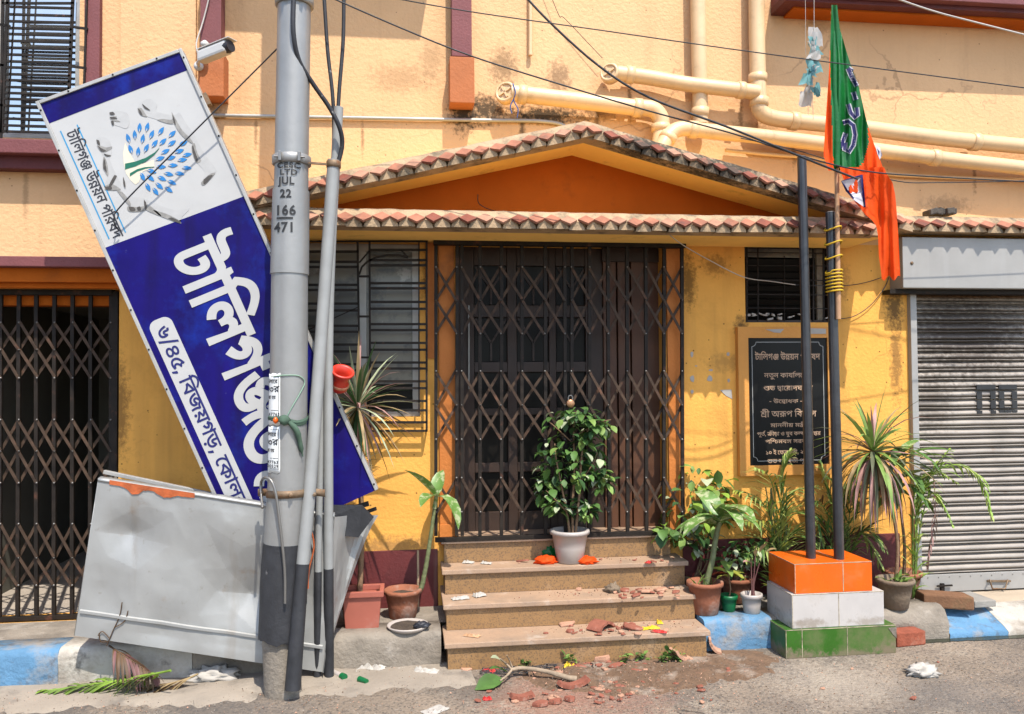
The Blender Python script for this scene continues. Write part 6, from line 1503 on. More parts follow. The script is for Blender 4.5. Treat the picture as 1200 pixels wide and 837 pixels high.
cable('thick black cable looping from the pole top down into the leaning conduit', [(346, -60, -1.010), (344, 0, -1.015), (344, 40, -1.010), (351, 72, -0.970), (368, 100, -0.910), (386, 126, -0.870), (398, 150, -0.850), (401, 170, -0.820), (396, 192, -0.810)], .014)
cable('worn black cable rising straight from the right conduit to the top of the frame', [(404, -60, -0.770), (403, 0, -0.770), (402, 50, -0.770), (398, 100, -0.770), (396, 132, -0.770)], .012)
cable('worn black cable curving up from the slim conduit, nearest the pole', [(376, -60, -0.770), (380, 0, -0.770), (384, 60, -0.770), (390, 115, -0.770), (391, 170, -0.750), (385, 258, -0.730)], .012)
mb = MB(); a_ = pole_pt(360, 193, .0, .1); mb.bar(a_, W(388, 193, -.80), .012, .008); mb.lathe(W(391, 193, -.81) + Vector((0, 0, -.02)), [(.036, 0), (.041, .002), (.041, .038), (.036, .04)], 18); mb.build('conduit_clamp', M['ruststeel'], pole)

# ---- flyers and the rag tied round the pole
for k, (u0, u1, v0, v1, lab) in enumerate(((313, 332, 438, 497, 'torn printed flyer on the grey pole, above the knotted green rag'), (311.5, 332, 499, 552, 'torn printed flyer on the grey pole, below the knotted green rag'))):
    fl = thing('flyer', lab, 'flyer', pole_pt(322, v1))
    mb = MB()
    mb.grid([[pole_pt(u0 - 4 + (u1 - u0 + 4) * i / 8, v0 + (v1 - v0) * j / 8 + (.9 * math.sin(i * 2.1) if j in (0, 8) else 0), .0015) for i in range(9)] for j in range(9)])
    mb.build('sheet', M['flyer'], fl, solid=.0008)
    mb = MB()
    for key, dv, h, wpx in (('f1', 11, 6.0, 15), ('f2', 21, 9.5, 17), ('f3', 29, 5, 13)):
        kx_ = wpx / LINES[key][0]; kz = h / 900
        text(mb, key, lambda x, y, l, dv=dv, kx_=kx_, kz=kz, u0=u0, v0=v0: pole_pt(u0 + 1 + x * kx_, v0 + dv - y * kz, .0028 + .00005 * l), fat=20)
    for (a, b, c, d) in ((u1 - 2.2, u1 - 1.6, v0 + 3, v1 - 4), (u0, u1 - 2, v1 - 17, v1 - 16.4), (u0, u1 - 2, v1 - 5, v1 - 4.4), (u0, u1 - 2, v0 + 3, v0 + 3.6)):
        mb.grid([[pole_pt(a + (b - a) * i / 4, q, .0028) for i in range(5)] for q in (c, d)], 0, False)
    for i, c in enumerate('0447763 0020529'.split()):
        latin(mb, c, lambda x, y, l, i=i, u0=u0, v1=v1: pole_pt(u0 + 9 + x * 5, v1 - 10.6 + i * 4.6 - y * 5, .0028))
    mb.build('print', M['signink'], fl)
rag = thing('knotted_rag', 'green rag knotted round the street pole between two flyers', 'rag', pole_pt(337, 500))
mb = MB()
P = []
for i in range(33):
    a = 2 * math.pi * i / 32
    c = W(pcx(490), 490 + 3 * math.sin(a * 2), YP)
    row = []
    for j in range(6):
        t = j / 5
        rr_ = .1055 + .004 * math.sin(math.pi * t) + .004 * noise.noise(Vector((a * 3, t * 4, 1)))
        row.append(c + Vector((math.sin(a) * rr_, -math.cos(a) * rr_,    .014 - .028 * t - .012 * math.cos(a) + .012 * noise.noise(Vector((math.sin(a) * 2, t * 2, 5))))))
    P.append(row)
mb.grid(P); mb.build('band', M['greencloth'], rag)
mb = MB()
kp = pole_pt(337, 491, .02)
mb.lathe(kp + Vector((0, 0, -.03)), [(.004, 0), (.024, .012), (.03, .03), (.022, .05), (.004, .058)], 12, wob=lambda a, z: .25 * math.sin(a * 3 + z * 60))
mb.tube([pole_pt(340, 492, .02), pole_pt(348, 503, .02), pole_pt(352, 520, .012), pole_pt(354, 534, .012)], [.011, .016, .013, .004], 8, sub=3)
mb.build('knot', M['greencloth'], rag)
mb = MB(); mb.lathe(pole_pt(329, 491, .02) + Vector((0, 0, -.02)), [(.003, 0), (.014, .01), (.014, .024), (.003, .036)], 10); mb.build('orange_tuft', M['tilered'], rag)
mb = MB(); mb.tube([pole_pt(u, v, .004) for u, v in ((316, 444), (326, 441), (340, 440), (352, 441), (357, 448), (353, 460), (346, 474), (339, 488))], .0028, 5, sub=3)
mb.build('string', mat('pale_green_string', lin((150, 186, 158)), .7), rag)

# ------------------------------------------------------------------ fallen signboard
YG = -.63
O = W(42, 120, YG)
A_ = W(213, 57, YG)
UL = (A_ - O).length
U_ = (A_ - O).normalized()
R_ = Vector((U_.z, 0, -U_.x))
KP = UL / 182.0
SL = 592


def S(r, u, off=0.0):
    return O + R_ * (r * KP) + U_ * (u * KP) + Vector((0, -off, 0))


sign = thing('signboard', 'tall blue and white signboard with Bengali lettering, fallen and leaning behind the crumpled metal cabinet', 'signboard', S(SL, 60))
dY = Vector((0, .07, 0))
mb = MB(); mb.prism([S(2, 2), S(SL, 2), S(SL, 180), S(2, 180)], dY); mb.build('panel', M['signwhite'], sign)
fr_ = []
mb = MB()
for (a, b) in (((0, 0), (SL, 0)), ((0, 182), (SL, 182)), ((0, 0), (0, 182))):
    pass
w_ = 4.2
mb.prism([S(0, 0, .012), S(SL, 0, .012), S(SL, w_, .012), S(0, w_, .012)], Vector((0, .09, 0)))
mb.prism([S(0, 182 - w_, .012), S(SL, 182 - w_, .012), S(SL, 182, .012), S(0, 182, .012)], Vector((0, .09, 0)))
mb.prism([S(0, w_ + .2, .012), S(w_, w_ + .2, .012), S(w_, 181.8 - w_, .012), S(0, 181.8 - w_, .012)], Vector((0, .09, 0)))
mb.build('frame', M['alu'], sign, bevel=.003)
mb = MB()
for r in range(12, SL, 52):
    for u in (2, 180):
        mb.lathe(S(r, u, .012), [(.006, 0), (.005, .004), (.002, .005)], 7, mx=Matrix.Rotation(rad(90), 3, 'X'))
for u in (40, 95, 150):
    mb.lathe(S(2, u, .012), [(.006, 0), (.005, .004), (.002, .005)], 7, mx=Matrix.Rotation(rad(90), 3, 'X'))
mb.build('rivets', M['iron'], sign)
mb = MB(); mb.prism([S(60, 182, .004), S(75, 182, .004), S(75, 187, .004), S(60, 187, .004)], Vector((0, .05, 0))); mb.build('bracket', M['ruststeel'], sign)


def sheet(name, poly, off, mm, parent=None):
    mb = MB()
    mb.prism([S(r, u, off) for r, u in poly], Vector((0, .0012, 0)))
    return mb.build(name, M[mm], parent or sign)


e = .0015
sheet('blue_band', [(w_, w_), (29, w_), (27, 182 - w_), (w_, 182 - w_)], e, 'signblue')
sheet('blue_field', [(191, w_), (SL, w_), (SL, 182 - w_), (195, 182 - w_)], e, 'signblue')
# rounded address strip
pill = []
r0, r1, u0, u1, q = 294, SL, 12, 40, 10
for (cr, cu, a0) in ((r0 + q, u0 + q, 180), (r0 + q, u1 - q, 90)):
    for k in range(7):
        a = rad(a0 + (90 - 15 * k) if a0 == 180 and False else (270 - 15 * k if a0 == 180 else 180 - 15 * k))
        pill.append((cr + q * math.cos(a), cu + q * math.sin(a)))
pill += [(r1, u1), (r1, u0)]
sheet('address_strip', pill, 2 * e, 'signwhite')


def signtext(name, key, r0, ub3, sr, su, off, mm, fat, rmax=SL, slant=0.0):
    mb = MB()
    text(mb, key, lambda x, y, l: S(r0 + x * sr + y * slant, ub3 + y * su, off + .00006 * l), fat=fat, xmax=(rmax - r0) / sr)
    return mb.build(name, M[mm], sign)


signtext('main_lettering', 'main', 225, 70, .0697, .0830, 2 * e + .0015, 'signwhite', 30, 470)
mb = MB()
LINES['second'] = (2600, [(g_, x_ - 3510) for g_, x_ in LINES['main'][1] if x_ >= 3500])
text(mb, 'second', lambda x, y, l: S(444 + x * .080, 55 + y * .092, 2 * e + .0016 + .00006 * l), fat=30, xmax=1790)
mb.build('main_lettering', M['signwhite'], sign)
signtext('address_lettering', 'addr', 304, 18.5, .0245, .0235, 3 * e, 'signnavy', 16, SL + 30)
signtext('name_lettering', 'org', 46, 17, .0151, .0190, e, 'signink', 12)
for a, b in ((11.5, 13), (32, 33.4)):
    sheet('rule_line', [(42, a), (183, a), (183, b), (42, b)], e, 'cyan')


# the emblem: a blue-leaved tree inside a ring of arms; points were read at 4.925 x from (100, 100)
def loc(x, y):
    d = W(100 + x / 4.925, 100 + y / 4.925, YG)
    v = d - O
    return (v.dot(R_) / KP, v.dot(U_) / KP)


def EM(x, y, off):
    r, u = loc(x, y)
    return S(r, u, off)


def printpoly(mb, pts, off, m=0):
    mb.prism([EM(x, y, off) for x, y in pts], Vector((0, .001, 0)), m)


# pale disc behind the trunk
mb = MB()
disc = [(222 + 8, 330), (250, 380), (285, 440), (330, 455), (395, 430), (400, 470), (330, 500), (310, 560), (290, 575), (262, 550), (235, 510), (222, 450), (219, 390)]
printpoly(mb, disc, e); mb.build('emblem_disc', M['cream'], sign)
mb = MB()
for a, wv in ((((230, 470), (290, 455), (350, 430), (400, 395), (428, 362)), (17, 14, 11, 6, 1)), (((258, 518), (300, 492), (345, 478), (398, 471)), (9, 7, 5, 1))):
    top_ = [(x, y - w_2) for (x, y), w_2 in zip(a, wv)]
    bot = [(x, y + w_2) for (x, y), w_2 in zip(a, wv)]
    printpoly(mb, top_ + bot[::-1], 2 * e)
mb.build('emblem_trunk', M['treegreen'], sign)
leaves_e = [(248, 307, 65), (286, 287, 75), (314, 246, 80), (358, 243, 95), (332, 310, 88), (384, 285, 105), (438, 265, 115), (502, 282, 120), (262, 370, 62), (306, 384, 82), (353, 364, 118), (401, 338, 105), (448, 327, 125), (500, 335, 150),
            (565, 336, 155), (462, 383, 145), (543, 381, 160), (588, 402, 175), (432, 423, 178), (494, 419, 175), (560, 431, 172), (586, 478, 200), (438, 471, 180), (506, 463, 172), (384, 497, 215), (482, 513, 200), (545, 510, 195), (443, 538, 215),
            (500, 561, 205), (331, 528, 255), (377, 535, 235), (362, 588, 240), (428, 581, 240), (406, 613, 240), (482, 602, 235)]
mb = MB()
wv_ = MB()
for x, y, a in leaves_e:
    ca, sa = Vector((x - 300, y - 470)).normalized()
    Ln, wn = 28, 12.5
    pr = [(-1, 0), (-.5, .75), (0, 1), (.5, .7), (1, .06), (1, -.06), (.5, -.7), (0, -1), (-.5, -.75)]
    printpoly(mb, [(x + ca * p * Ln - sa * q_ * wn, y + sa * p * Ln + ca * q_ * wn) for p, q_ in pr], 2 * e)
    pr = [(.15, 0), (.55, .32), (1, .1), (1, -.1), (.55, -.12)]
    printpoly(wv_, [(x - ca * p * Ln - sa * q_ * wn, y - sa * p * Ln + ca * q_ * wn) for p, q_ in pr], 3 * e)
lf = mb.build('emblem_leaves', M['leafblue'], sign); lf['kind'] = 'stuff' if False else ''
del lf['kind']
wv_.build('emblem_leaf_highlights', M['signwhite'], sign)
# arms: pale shapes, mid grey modelling, dark creases
arms1 = [[(305, 130), (322, 100), (372, 78), (415, 112), (408, 150), (470, 168), (520, 170), (545, 160), (585, 225), (630, 285), (650, 330), (690, 400), (752, 480), (745, 512), (690, 572), (672, 560), (688, 500), (640, 440), (618, 380), (615, 335), (560, 290), (520, 230), (500, 222), (420, 200), (352, 180), (318, 168)],
         [(140, 155), (165, 148), (238, 158), (255, 210), (240, 250), (200, 240), (160, 225), (145, 200)],
         [(64, 312), (90, 300), (130, 310), (150, 350), (150, 400), (140, 420), (160, 480), (200, 560), (205, 600), (245, 640), (330, 650), (420, 690), (520, 720), (600, 712), (560, 760), (545, 795), (500, 780), (430, 752), (352, 718), (340, 722), (262, 728), (250, 690), (180, 605), (118, 602), (112, 580), (128, 520), (104, 480), (108, 420), (72, 350)]]
arms2 = [[(305, 135), (318, 168), (352, 180), (345, 165), (325, 135)], [(420, 200), (500, 222), (505, 180), (495, 200), (450, 195)], [(505, 165), (520, 230), (560, 290), (615, 330), (600, 300), (560, 260), (530, 210)],
         [(620, 345), (618, 380), (640, 440), (665, 430), (645, 390), (632, 340)], [(672, 560), (690, 572), (745, 512), (720, 515), (690, 540)], [(104, 480), (108, 420), (125, 450), (132, 500), (128, 520)], [(72, 350), (100, 385), (140, 372), (150, 355), (120, 360), (90, 350)],
         [(118, 602), (180, 605), (200, 600), (160, 575), (125, 580)], [(185, 608), (250, 690), (255, 670), (215, 620)], [(252, 700), (262, 728), (340, 722), (345, 700), (300, 705)], [(430, 752), (500, 780), (545, 795), (530, 775), (470, 745), (400, 725)], [(145, 185), (160, 205), (200, 210), (175, 195), (180, 180)], [(352, 718), (430, 752), (420, 735), (360, 690)]]
arms3 = [[(306, 135), (316, 165), (330, 172), (318, 145)], [(505, 172), (512, 215), (522, 228), (514, 190)], [(622, 350), (620, 378), (638, 436), (650, 430), (634, 385)], [(685, 545), (690, 570), (735, 522), (710, 525)], [(106, 480), (110, 430), (118, 455), (124, 505)], [(118, 600), (150, 602), (150, 585), (120, 588)],
         [(255, 702), (262, 725), (290, 722), (280, 705)], [(300, 705), (305, 722), (322, 720), (315, 700)], [(340, 662), (345, 712), (356, 708), (350, 675)], [(66, 315), (72, 340), (85, 345), (80, 320)], [(76, 352), (95, 382), (120, 378), (95, 365)], [(142, 158), (148, 172), (170, 168), (160, 155)], [(146, 185), (155, 196), (185, 192), (165, 184)],
         [(150, 208), (158, 232), (166, 222), (162, 208)], [(480, 768), (540, 795), (545, 785), (500, 765)], [(330, 108), (345, 135), (375, 145), (350, 125)], [(170, 520), (140, 575), (152, 580), (182, 525)], [(108, 395), (125, 412), (148, 405), (130, 402)], [(220, 530), (222, 575), (232, 592), (230, 560)]]
for nm, L_, off, mm in (('emblem_arms', arms1, e, 'grey1'), ('emblem_shading', arms2, 2 * e, 'grey2'), ('emblem_creases', arms3, 3 * e, 'grey3')):
    mb = MB()
    for p in L_:
        q_ = [Vector((x, y, 0)) for x, y in p]
        c_ = sum(q_, Vector()) / len(q_)
        q_ = [c_ + (x_ - c_) * {'emblem_arms': 1, 'emblem_shading': 1.12, 'emblem_creases': 1.05}[nm] for x_ in q_]
        q_ = smooth_path([q_[-1]] + q_ + [q_[0]], 3)[3:-3]
        printpoly(mb, [(v_.x, v_.y) for v_ in q_], off)
    mb.build(nm, M[mm], sign)

# ------------------------------------------------------------------ crumpled metal cabinet
cab = thing('metal_cabinet', 'big dented galvanised steel cabinet tipped against the kerb under the signboard', 'cabinet', (W(230, 770, -.72).x, -.72, 0))
cor = {'tl': (115, 563, -.72), 'tr': (392, 606, -.775), 'bl': (87, 745, -.72), 'br': (379, 788, -.765)}
# crumple: a net of creases; (u, v) in the photograph and how far the sheet is pushed in there
NET = [(150, 600, 0), (152, 629, .034), (172, 594, -.004), (126, 652, 0), (198, 640, .004), (214, 654, -.006), (240, 612, .010), (286, 642, -.012), (292, 701, .066), (322, 632, -.004), (346, 690, .030), (252, 694, .030),
       (263, 668, .026), (322, 722, .018), (300, 742, 0), (232, 722, -.003), (182, 700, 0), (142, 704, .004), (112, 690, .010), (162, 742, .006), (342, 744, 0), (364, 660, -.004), (366, 622, .014), (268, 604, 0), (204, 602, 0),
       (110, 622, .012), (200, 744, .010), (256, 752, -.003), (310, 668, .028), (276, 722, .020), (218, 628, .012), (180, 618, .014), (160, 668, .007), (232, 668, .012), (340, 610, .010), (330, 766, .008), (120, 724, 0)]
BND = [(84, 540), (160, 552), (230, 560), (300, 575), (360, 586), (420, 596), (410, 660), (405, 720), (400, 812), (340, 806), (270, 796), (200, 786), (130, 776), (64, 768), (74, 690), (80, 610)]
_pts = [Vector(p[:2]) for p in NET] + [Vector(p) for p in BND]
_dep = [p[2] if abs(p[2]) > .0125 else 0 for p in NET] + [0] * len(BND)
_V, _, _F, _ov, _, _ = delaunay_2d_cdt(_pts, [], [], 0, 1e-4)
NETF = [tuple(f) for f in _F]
NETD = [_dep[o[0]] if o else 0 for o in _ov]


def bary(u, v, a, b, c):
    dn = (b.y - c.y) * (a.x - c.x) + (c.x - b.x) * (a.y - c.y)
    l0 = ((b.y - c.y) * (u - c.x) + (c.x - b.x) * (v - c.y)) / dn
    l1 = ((c.y - a.y) * (u - c.x) + (a.x - c.x) * (v - c.y)) / dn
    return l0, l1, 1 - l0 - l1


def dent_at(u, v, f):
    l = bary(u, v, *[_V[i] for i in f])
    return sum(k * NETD[i] for k, i in zip(l, f))


def find(u, v):
    for f in NETF:
        if min(bary(u, v, *[_V[i] for i in f])) > -1e-6:
            return f
    return NETF[0]


SOFT = [(152, 625, 46, .032), (290, 698, 84, .055), (346, 684, 46, .016), (225, 655, 60, .012), (366, 622, 40, .012), (190, 740, 50, .012), (120, 690, 50, .010), (268, 612, 44, -.012)]


def cabuv(s, t):
    top = [a + (b - a) * s for a, b in zip(cor['tl'], cor['tr'])]
    bot = [a + (b - a) * s for a, b in zip(cor['bl'], cor['br'])]
    return [a + (b - a) * t for a, b in zip(top, bot)]


def cabp(s, t, dent=True, f=None):
    u, v, y = cabuv(s, t)
    p = W(u, v, y)
    if dent:
        ed = min(1, min(t, 1 - t, s) * 12 + .1)
        d = .5 * dent_at(u, v, f or find(u, v)) + sum(k * max(0, 1 - math.hypot(u - a_, v - b_) / r) ** 1.5 for a_, b_, r, k in SOFT) + .0045 * noise.noise(Vector((u * .025, v * .025, 2))) + .003 * abs(noise.noise(Vector((u * .05, v * .03, 8))))
        p.y += d * ed
    return p


# every cell goes to the facet under its centre, and each facet keeps its own vertices: the creases stay sharp
mb = MB()
NS, NT = 150, 92
cells = {}
for i in range(NS):
    for j in range(NT):
        u, v, _ = cabuv((i + .5) / NS, (j + .5) / NT)
        cells.setdefault(find(u, v), []).append((i, j))
for f, cl in cells.items():
    idx = {}
    for (i, j) in cl:
        ids = []
        for (a, b) in ((i, j), (i, j + 1), (i + 1, j + 1), (i + 1, j)):
            if (a, b) not in idx:
                idx[(a, b)] = len(mb.v)
                mb.v.append(cabp(a / NS, b / NT))
            ids.append(idx[(a, b)])
        mb.f.append(tuple(ids)); mb.m.append(0); mb.s.append(True)
mb.build('front_panel', M['galv'], cab)
dep = Vector((0, .30, 0))
c00, c10, c01, c11 = cabp(0, 0, 0), cabp(1, 0, 0), cabp(0, 1, 0), cabp(1, 1, 0)
mb = MB()
lowL = Vector((c01.x, c01.y + .30, max(.21, c01.z)))
mb.grid([[c00 + Vector((0, .3 * i / 6, .006 * math.sin(i))) for i in range(7)], [c01 + (lowL - c01) * (i / 6) for i in range(7)]]); mb.build('side_panel', M['galv'], cab, solid=.003)
mb = MB()
bk = [[c00 + dep + (c10 - c00) * (i / 12) + Vector((0, .012 * noise.noise(Vector((i, 2, 2))), -.05)) for i in range(13)], [Vector((p.x, p.y, max(.21, p.z))) for p in [c01 + dep + (c11 - c01) * (i / 12) for i in range(13)]]]
mb.grid(bk); mb.build('back_panel', M['galv'], cab, solid=.003)
# rim flange with rust, raised seam, torn right-hand end
mb = MB()
P = []
for i in range(41):
    p = cabp(i / 40, 0, True)
    P.append([p + Vector((0, -.004, -.004)), p + Vector((0, -.004, .010)), p + Vector((0, .04, .018 + .006 * noise.noise(Vector((i * .6, 1, 1)))))])
mb.grid(P); mb.build('rim', M['galv'], cab, solid=.003)
mb = MB()
P = []
for i in range(41):
    s_ = .05 + .36 * i / 40
    dep_ = .003 + .011 * max(0, noise.noise(Vector((i * .13, 4, 1))) + .25 * noise.noise(Vector((i * .6, 4, 1))) + .35) * math.sin(math.pi * (i + .5) / 41)
    P.append([cabp(s_, dep_ * 5.0 / 1.1 * k / 4) + Vector((0, -.0065, .013 * (1 - k / 4))) for k in range(5)])
mb.grid(P, 0, False); mb.build('rust_patch', M['rust'], cab)
mb = MB()
a_, b_ = W(122, 553, -.50), W(318, 594, -.52)
mb.bar(a_, b_, .022, .03); mb.build('lid_strip', M['alu'], cab, bevel=.003)
mb = MB()
P = []
for i in range(51):
    p = cabp(i / 50 * .98 + .01, .84)
    P.append([p + Vector((0, -.002, .012)), p + Vector((0, -.012, .007)), p + Vector((0, -.012, -.007)), p + Vector((0, -.002, -.012))])
mb.grid(P, 0, False); mb.build('seam', M['galv'], cab, solid=.001)
# right-hand end sheet, bent back and torn open
mb = MB()
end = []
for j in range(15):
    t = j / 14
    f_ = cabp(1, t, True)
    bkp = W(443 - 62 * t ** .8, 604 + 172 * t, -.46 - .24 * t)
    row = []
    for i in range(9):
        s = i / 8
        p = f_.lerp(bkp, s)
        p.y += .045 * math.sin(s * math.pi) * (1 - t) - .05 * abs(noise.noise(Vector((s * 3, t * 4, 8))))
        row.append(p)
    end.append(row)
mb.grid(end, 0, False); mb.build('end_panel', M['galv'], cab, solid=.003)
mb = MB()
for (p, q, w__) in (((362, 612, -.70), (432, 590, -.52), .03), ((398, 611, -.64), (441, 596, -.48), .022), ((352, 600, -.66), (415, 596, -.58), .05)):
    mb.bar(W(*p), W(*q), w__, .006)
mb.build('torn_strut', M['iron'], cab)
# black sheet painted in for the darkness inside the open mouth
mb = MB(); mb.prism([W(346, 592, -.66), W(424, 592, -.66), W(438, 606, -.62), W(420, 630, -.66), W(346, 622, -.68)], Vector((0, .008, 0))); mb.build('dark_mouth_sheet', M['blackpaint'], cab)
mb = MB()
for pts in (((352, 604), (362, 615), (368, 640), (362, 668), (361, 690)),):
    mb.tube([W(u, v, -.80) for u, v in pts], .005, 5, sub=4)
mb.build('rust_streak', M['rust'], cab)
# a strip of dead creeper stuck to the lower front
mb = MB()
for pts in (((125, 757), (132, 740), (140, 722), (143, 706)), ((128, 748), (120, 740), (115, 745)), ((135, 735), (146, 728), (150, 716)), ((126, 752), (118, 752), (116, 742))):
    mb.tube([W(u, v, -.735) for u, v in pts], .0028, 5, sub=4)
tag(mb.build('dead_creeper', LEAF['brown']), 'thin dead creeper twig clinging to the lower left of the dented cabinet', 'creeper')

# ------------------------------------------------------------------ drain pipes on the upper wall
RX = Matrix.Rotation(rad(90), 3, 'X')


def drain(label, pts, r, joints=(), cap=None, name='drain_pipe', group=None):
    d = thing(name, label, 'drain pipe', W(*pts[-1]))
    mb = MB(); mb.tube([W(*p) for p in pts], r, 18, sub=5); mb.build('pipe', M['pvc'], d)
    for (u, v, y, du, dv, ln) in joints:
        p = W(u, v, y); q = W(u + du, v + dv, y)
        a = (q - p).normalized() * ln
        mb = MB(); mb.tube([p - a, p - a * .92, p + a * .92, p + a], [r * 1.02, r * 1.16, r * 1.16, r * 1.02], 18); mb.build('coupling', M['pvc'], d)
    if cap:
        u, v, y, ax = cap
        p = W(u, v, y)
        ax = Vector(ax).normalized()
        mx = ax.to_track_quat('Z', 'Y').to_matrix()
        mb = MB(); mb.lathe(p, [(r * 1.1, -.05), (r * 1.32, -.045), (r * 1.32, .0), (r * 1.2, .012), (r * .95, .012), (r * .95, .004)], 20, mx=mx)
        c = mb.build('end_cap', M['pvc'], d)
        mb = MB()
        for k in (0, 1):
            w_ = mx @ Vector((math.cos(k * 1.57 + .5), math.sin(k * 1.57 + .5), 0))
            mb.bar(p + ax * .010 - w_ * r * .8, p + ax * .010 + w_ * r * .8, .014, .012, up=ax)
        mb.build('cap_cross', M['pvc'], c)
    return d


drain('capped cream drain pipe running low along the wall above the gable peak', [(598, 109, -.12), (640, 114, -.11), (700, 121, -.10), (742, 126, -.10), (764, 128, -.10), (774, 138, -.10), (775, 152, -.10), (773, 172, -.12)], .056,
      [(612, 111, -.117, 10, 1.3, .03), (747, 126.5, -.10, 10, 1, .03), (774.5, 150, -.1, 0, 5, .025)], (592, 108, -.125, (-.45, -.8, .1)))
drain('capped cream drain pipe running higher on the wall into the twin upright stack', [(722, 86, -.10), (760, 91, -.09), (800, 98, -.10), (840, 103, -.12), (876, 107, -.12), (888, 109, -.12)], .052,
      [(738, 88, -.095, 10, 1.3, .03), (868, 106, -.12, 10, 1, .025)], (714, 85, -.11, (-.5, -.75, .1)))
drain('tall cream drain stack that elbows right and runs along the upper wall', [(886, -60, -.08), (887, 40, -.08), (888, 85, -.09), (889, 115, -.10), (891, 130, -.10), (904, 138, -.10), (940, 143, -.10), (1010, 150, -.10), (1110, 163, -.10), (1300, 181, -.10)], .056,
      [(888, 92, -.09, 0, 5, .03), (889.5, 120, -.10, 0, 5, .03), (930, 142, -.10, 10, 1.2, .03), (1142, 166.5, -.10, 10, 1, .03)])
drain('upright cream drain pipe ending behind the higher horizontal pipe', [(817, -60, -.08), (819, 60, -.08), (820, 100, -.07), (821, 146, -.07)], .054, [(820.5, 132, -.07, 0, 5, .03)])
drain('cream drain pipe rising from the gable roof and running right, lowest on the wall', [(770, 186, -.20), (776, 172, -.20), (786, 157, -.18), (800, 151, -.17), (830, 154, -.15), (900, 161, -.13), (1000, 173, -.13), (1120, 188, -.13), (1300, 208, -.13)], .052,
      [(783, 161, -.185, 7, -10, .025), (812, 152, -.16, 10, 1, .03), (1095, 185, -.13, 10, 1, .03)])
mb = MB(); mb.tube([W(u, v, -.02) for u, v in ((232, 135), (400, 138), (560, 141), (630, 142), (658, 146), (664, 152))], .013, 8, sub=4)
tag(mb.build('conduit_pipe', M['alu']), 'thin white conduit pipe crossing the peach wall above the gable', 'conduit')
mb = MB(); mb.tube([W(621.5, -40, -.03), W(621.5, 62, -.03)], .014, 8); mb.lathe(W(621.5, 65, -.03), [(.016, 0), (.016, .03)], 8)
tag(mb.build('conduit_pipe', M['pvc']), 'short cream conduit pipe hanging straight down the upper wall near the top edge', 'conduit')
mb = MB(); mb.tube([W(u, v, -.03) for u, v in ((850, 176), (900, 181), (968, 187), (1050, 205), (1260, 212))], .014, 8, sub=4)
tag(mb.build('conduit_pipe', M['pvc']), 'slim cream conduit pipe below the lowest drain pipe on the right', 'conduit')
mb = MB()
for (u, v) in ((600, 119), (600, 128), (598, 136)):
    pass
mb.tube([W(601, 98, -.16), W(604, 108, -.19), W(602, 118, -.17), W(607, 128, -.17), W(606, 138, -.16)], .004, 5, sub=3)
mb.tube([W(602, 116, -.17), W(598, 125, -.17), W(600, 133, -.165)], .004, 5, sub=3)
tag(mb.build('ribbon', mat('blue_cord', lin((60, 96, 160)), .6)), 'blue cord tied round the lower capped drain pipe', 'ribbon')

# ------------------------------------------------------------------ security camera
cc = thing('security_camera', 'white bullet security camera on the orange footed fin above the signboard', 'security camera', W(240, 66, -.2))
a_, b_ = W(235, 68, -.30), W(268, 55, -.42)
ax = (b_ - a_).normalized()
mb = MB()
mb.obox((a_ + b_) / 2, (b_ - a_) / 2, ax.cross(Vector((0, 0, 1))).normalized() * .035, Vector((0, 0, .036)))
mb.build('housing', M['white'], cc, bevel=.016)
mb = MB(); mb.tube([b_ - ax * .02, b_ + ax * .018], .036, 16); mb.build('lens', M['signink'], cc)
mb = MB(); mb.obox((a_ + b_) / 2 + Vector((0, 0, .040)) + ax * .02, (b_ - a_) * .55, ax.cross(Vector((0, 0, 1))).normalized() * .038, Vector((0, 0, .003))); mb.build('sun_hood', M['white'], cc, bevel=.003)
mb = MB(); mb.tube([W(233, 78, -.15), W(232, 74, -.22), W(236, 68, -.28)], .012, 8); mb.lathe(W(233, 78, -.15), [(.03, -.004), (.03, .012), (.014, .02)], 14, mx=RX); mb.lathe(W(240, 56, -.22), [(.004, 0), (.026, .01), (.026, .03), (.01, .045)], 12); mb.build('bracket', M['white'], cc)
mb = MB(); mb.tube([W(235, 70, -.2), W(230, 52, -.17), W(238, 25, -.14), W(246, -10, -.14), W(248, -50, -.14)], .005, 6, sub=4); mb.build('lead', M['cablew'], cc)

